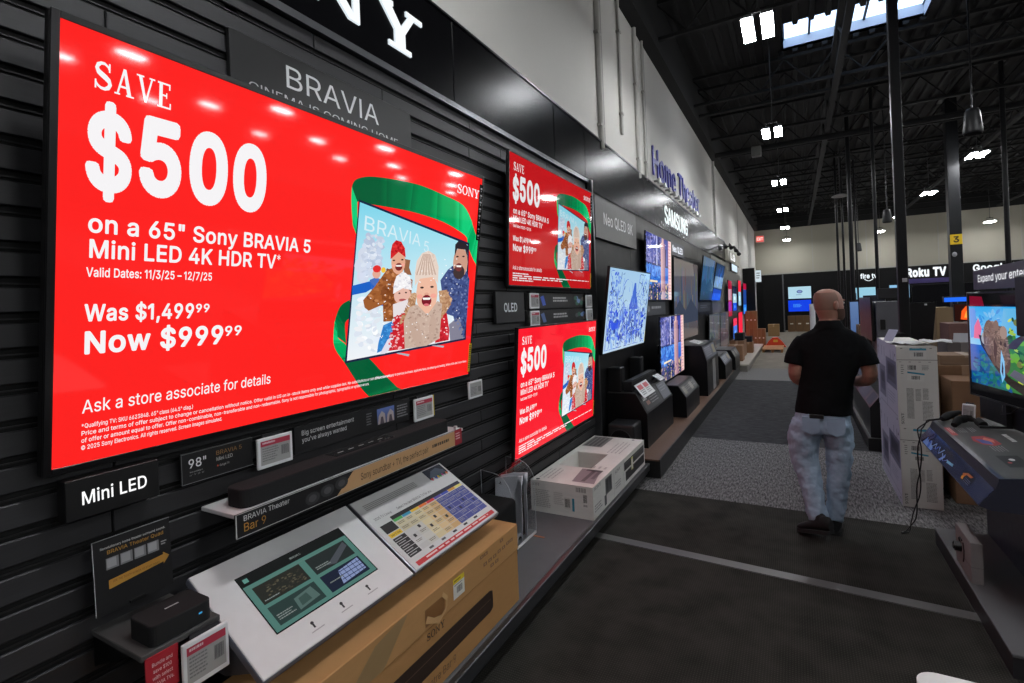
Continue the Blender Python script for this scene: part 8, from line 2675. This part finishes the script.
DN = (148, 164, 184)
b = B()                                        # jeans
b.loft([ring((0.155, PY, 0.93), 0.155, 0.108, 24), ring((0.148, PY, 0.86), 0.170, 0.118, 24), ring((0.138, PY - 0.004, 0.78), 0.184, 0.122, 24), ring((0.132, PY, 0.73), 0.172, 0.11, 24)], DN, 'denim')
limb(b, [(0.055, PY, 0.80), (0.022, PY + 0.004, 0.68), (0.020, PY + 0.01, 0.54), (0.046, PY - 0.02, 0.41), (0.070, PY - 0.07, 0.27), (0.092, PY - 0.115, 0.125)],
     [0.108, 0.106, 0.094, 0.080, 0.070, 0.066], 18, 4, DN, 'denim')
limb(b, [(0.230, PY, 0.80), (0.240, PY + 0.01, 0.68), (0.240, PY + 0.03, 0.54), (0.230, PY + 0.02, 0.40), (0.215, PY + 0.01, 0.27), (0.198, PY, 0.105)],
     [0.098, 0.092, 0.084, 0.072, 0.062, 0.055], 18, 4, DN, 'denim')
jeans = b.build('jeans', man)
fuse(jeans, 0.008, 2, (0.026, 0.055))
b = B()                                        # back pockets and wallet edge
for x, yy in ((0.07, PY - 0.128), (0.222, PY - 0.128)):
    pr = [(x - 0.055, 0.862), (x + 0.055, 0.862), (x + 0.052, 0.76), (x, 0.735), (x - 0.052, 0.76)]
    b.prism(pr, 'y', yy - 0.003, yy + 0.03, (143, 159, 180), 'denim')
b.build('back_pockets', jeans)
b = B()
b.box((0.06, PY - 0.134, 0.852), (0.15, PY - 0.118, 0.882), (22, 20, 20), 'plastic', 0.004, 1)
b.build('wallet', man)


def shoe(name, heel, toe, heel_z, toe_z, ankle):
    heel, toe = Vector(heel), Vector(toe)
    d = (toe - heel)
    L = d.length
    d.normalize()
    sd = Vector((-d.y, d.x, 0))
    t_ = lambda u: heel_z * (1 - u) + toe_z * u
    b = B()
    prof = [(0.0, 0.026, 0.075), (0.08, 0.036, 0.098), (0.22, 0.040, 0.105), (0.36, 0.039, 0.098), (0.52, 0.041, 0.075), (0.70, 0.046, 0.058), (0.86, 0.042, 0.046), (0.96, 0.028, 0.034), (1.0, 0.012, 0.024)]
    rings = []
    for u, hw, hh in prof:
        c = heel + d * (L * u)
        zb = t_(u) + 0.02
        r_ = []
        for k in range(16):
            an = 2 * PI * k / 16
            r_.append(Vector((c.x, c.y, 0)) + sd * (hw * math.cos(an)) + Vector((0, 0, zb + hh / 2 + hh / 2 * math.sin(an))))
        rings.append(r_)
    b.loft(rings, (20, 20, 22), 'matte')
    limb(b, [Vector((heel.x, heel.y, t_(0.2) + 0.07)) + d * L * 0.2, Vector(ankle)], [0.042, 0.043], 14, 3, (18, 18, 20), 'matte')
    sh_ = b.build('shoe', man)
    s = B()
    outl = [heel + d * (L * u) + sd * (hw * 1.08) for u, hw, hh in prof] + [heel + d * (L * u) - sd * (hw * 1.08) for u, hw, hh in reversed(prof)]
    us = [u for u, _, _ in prof] + [u for u, _, _ in reversed(prof)]
    lo = [Vector((p.x, p.y, t_(u) + 0.0)) for p, u in zip(outl, us)]
    hi = [Vector((p.x, p.y, t_(u) + 0.026)) for p, u in zip(outl, us)]
    s.loft([lo, hi], (30, 30, 32), 'matte', False)
    s.build('sole', sh_)


shoe('shoe', (0.165, 4.115, 0), (-0.035, 4.285, 0), 0.075, 0.002, (0.095, 4.195, 0.155))
shoe('shoe', (0.196, 4.285, 0), (0.205, 4.555, 0), 0.004, 0.002, (0.198, 4.33, 0.135))
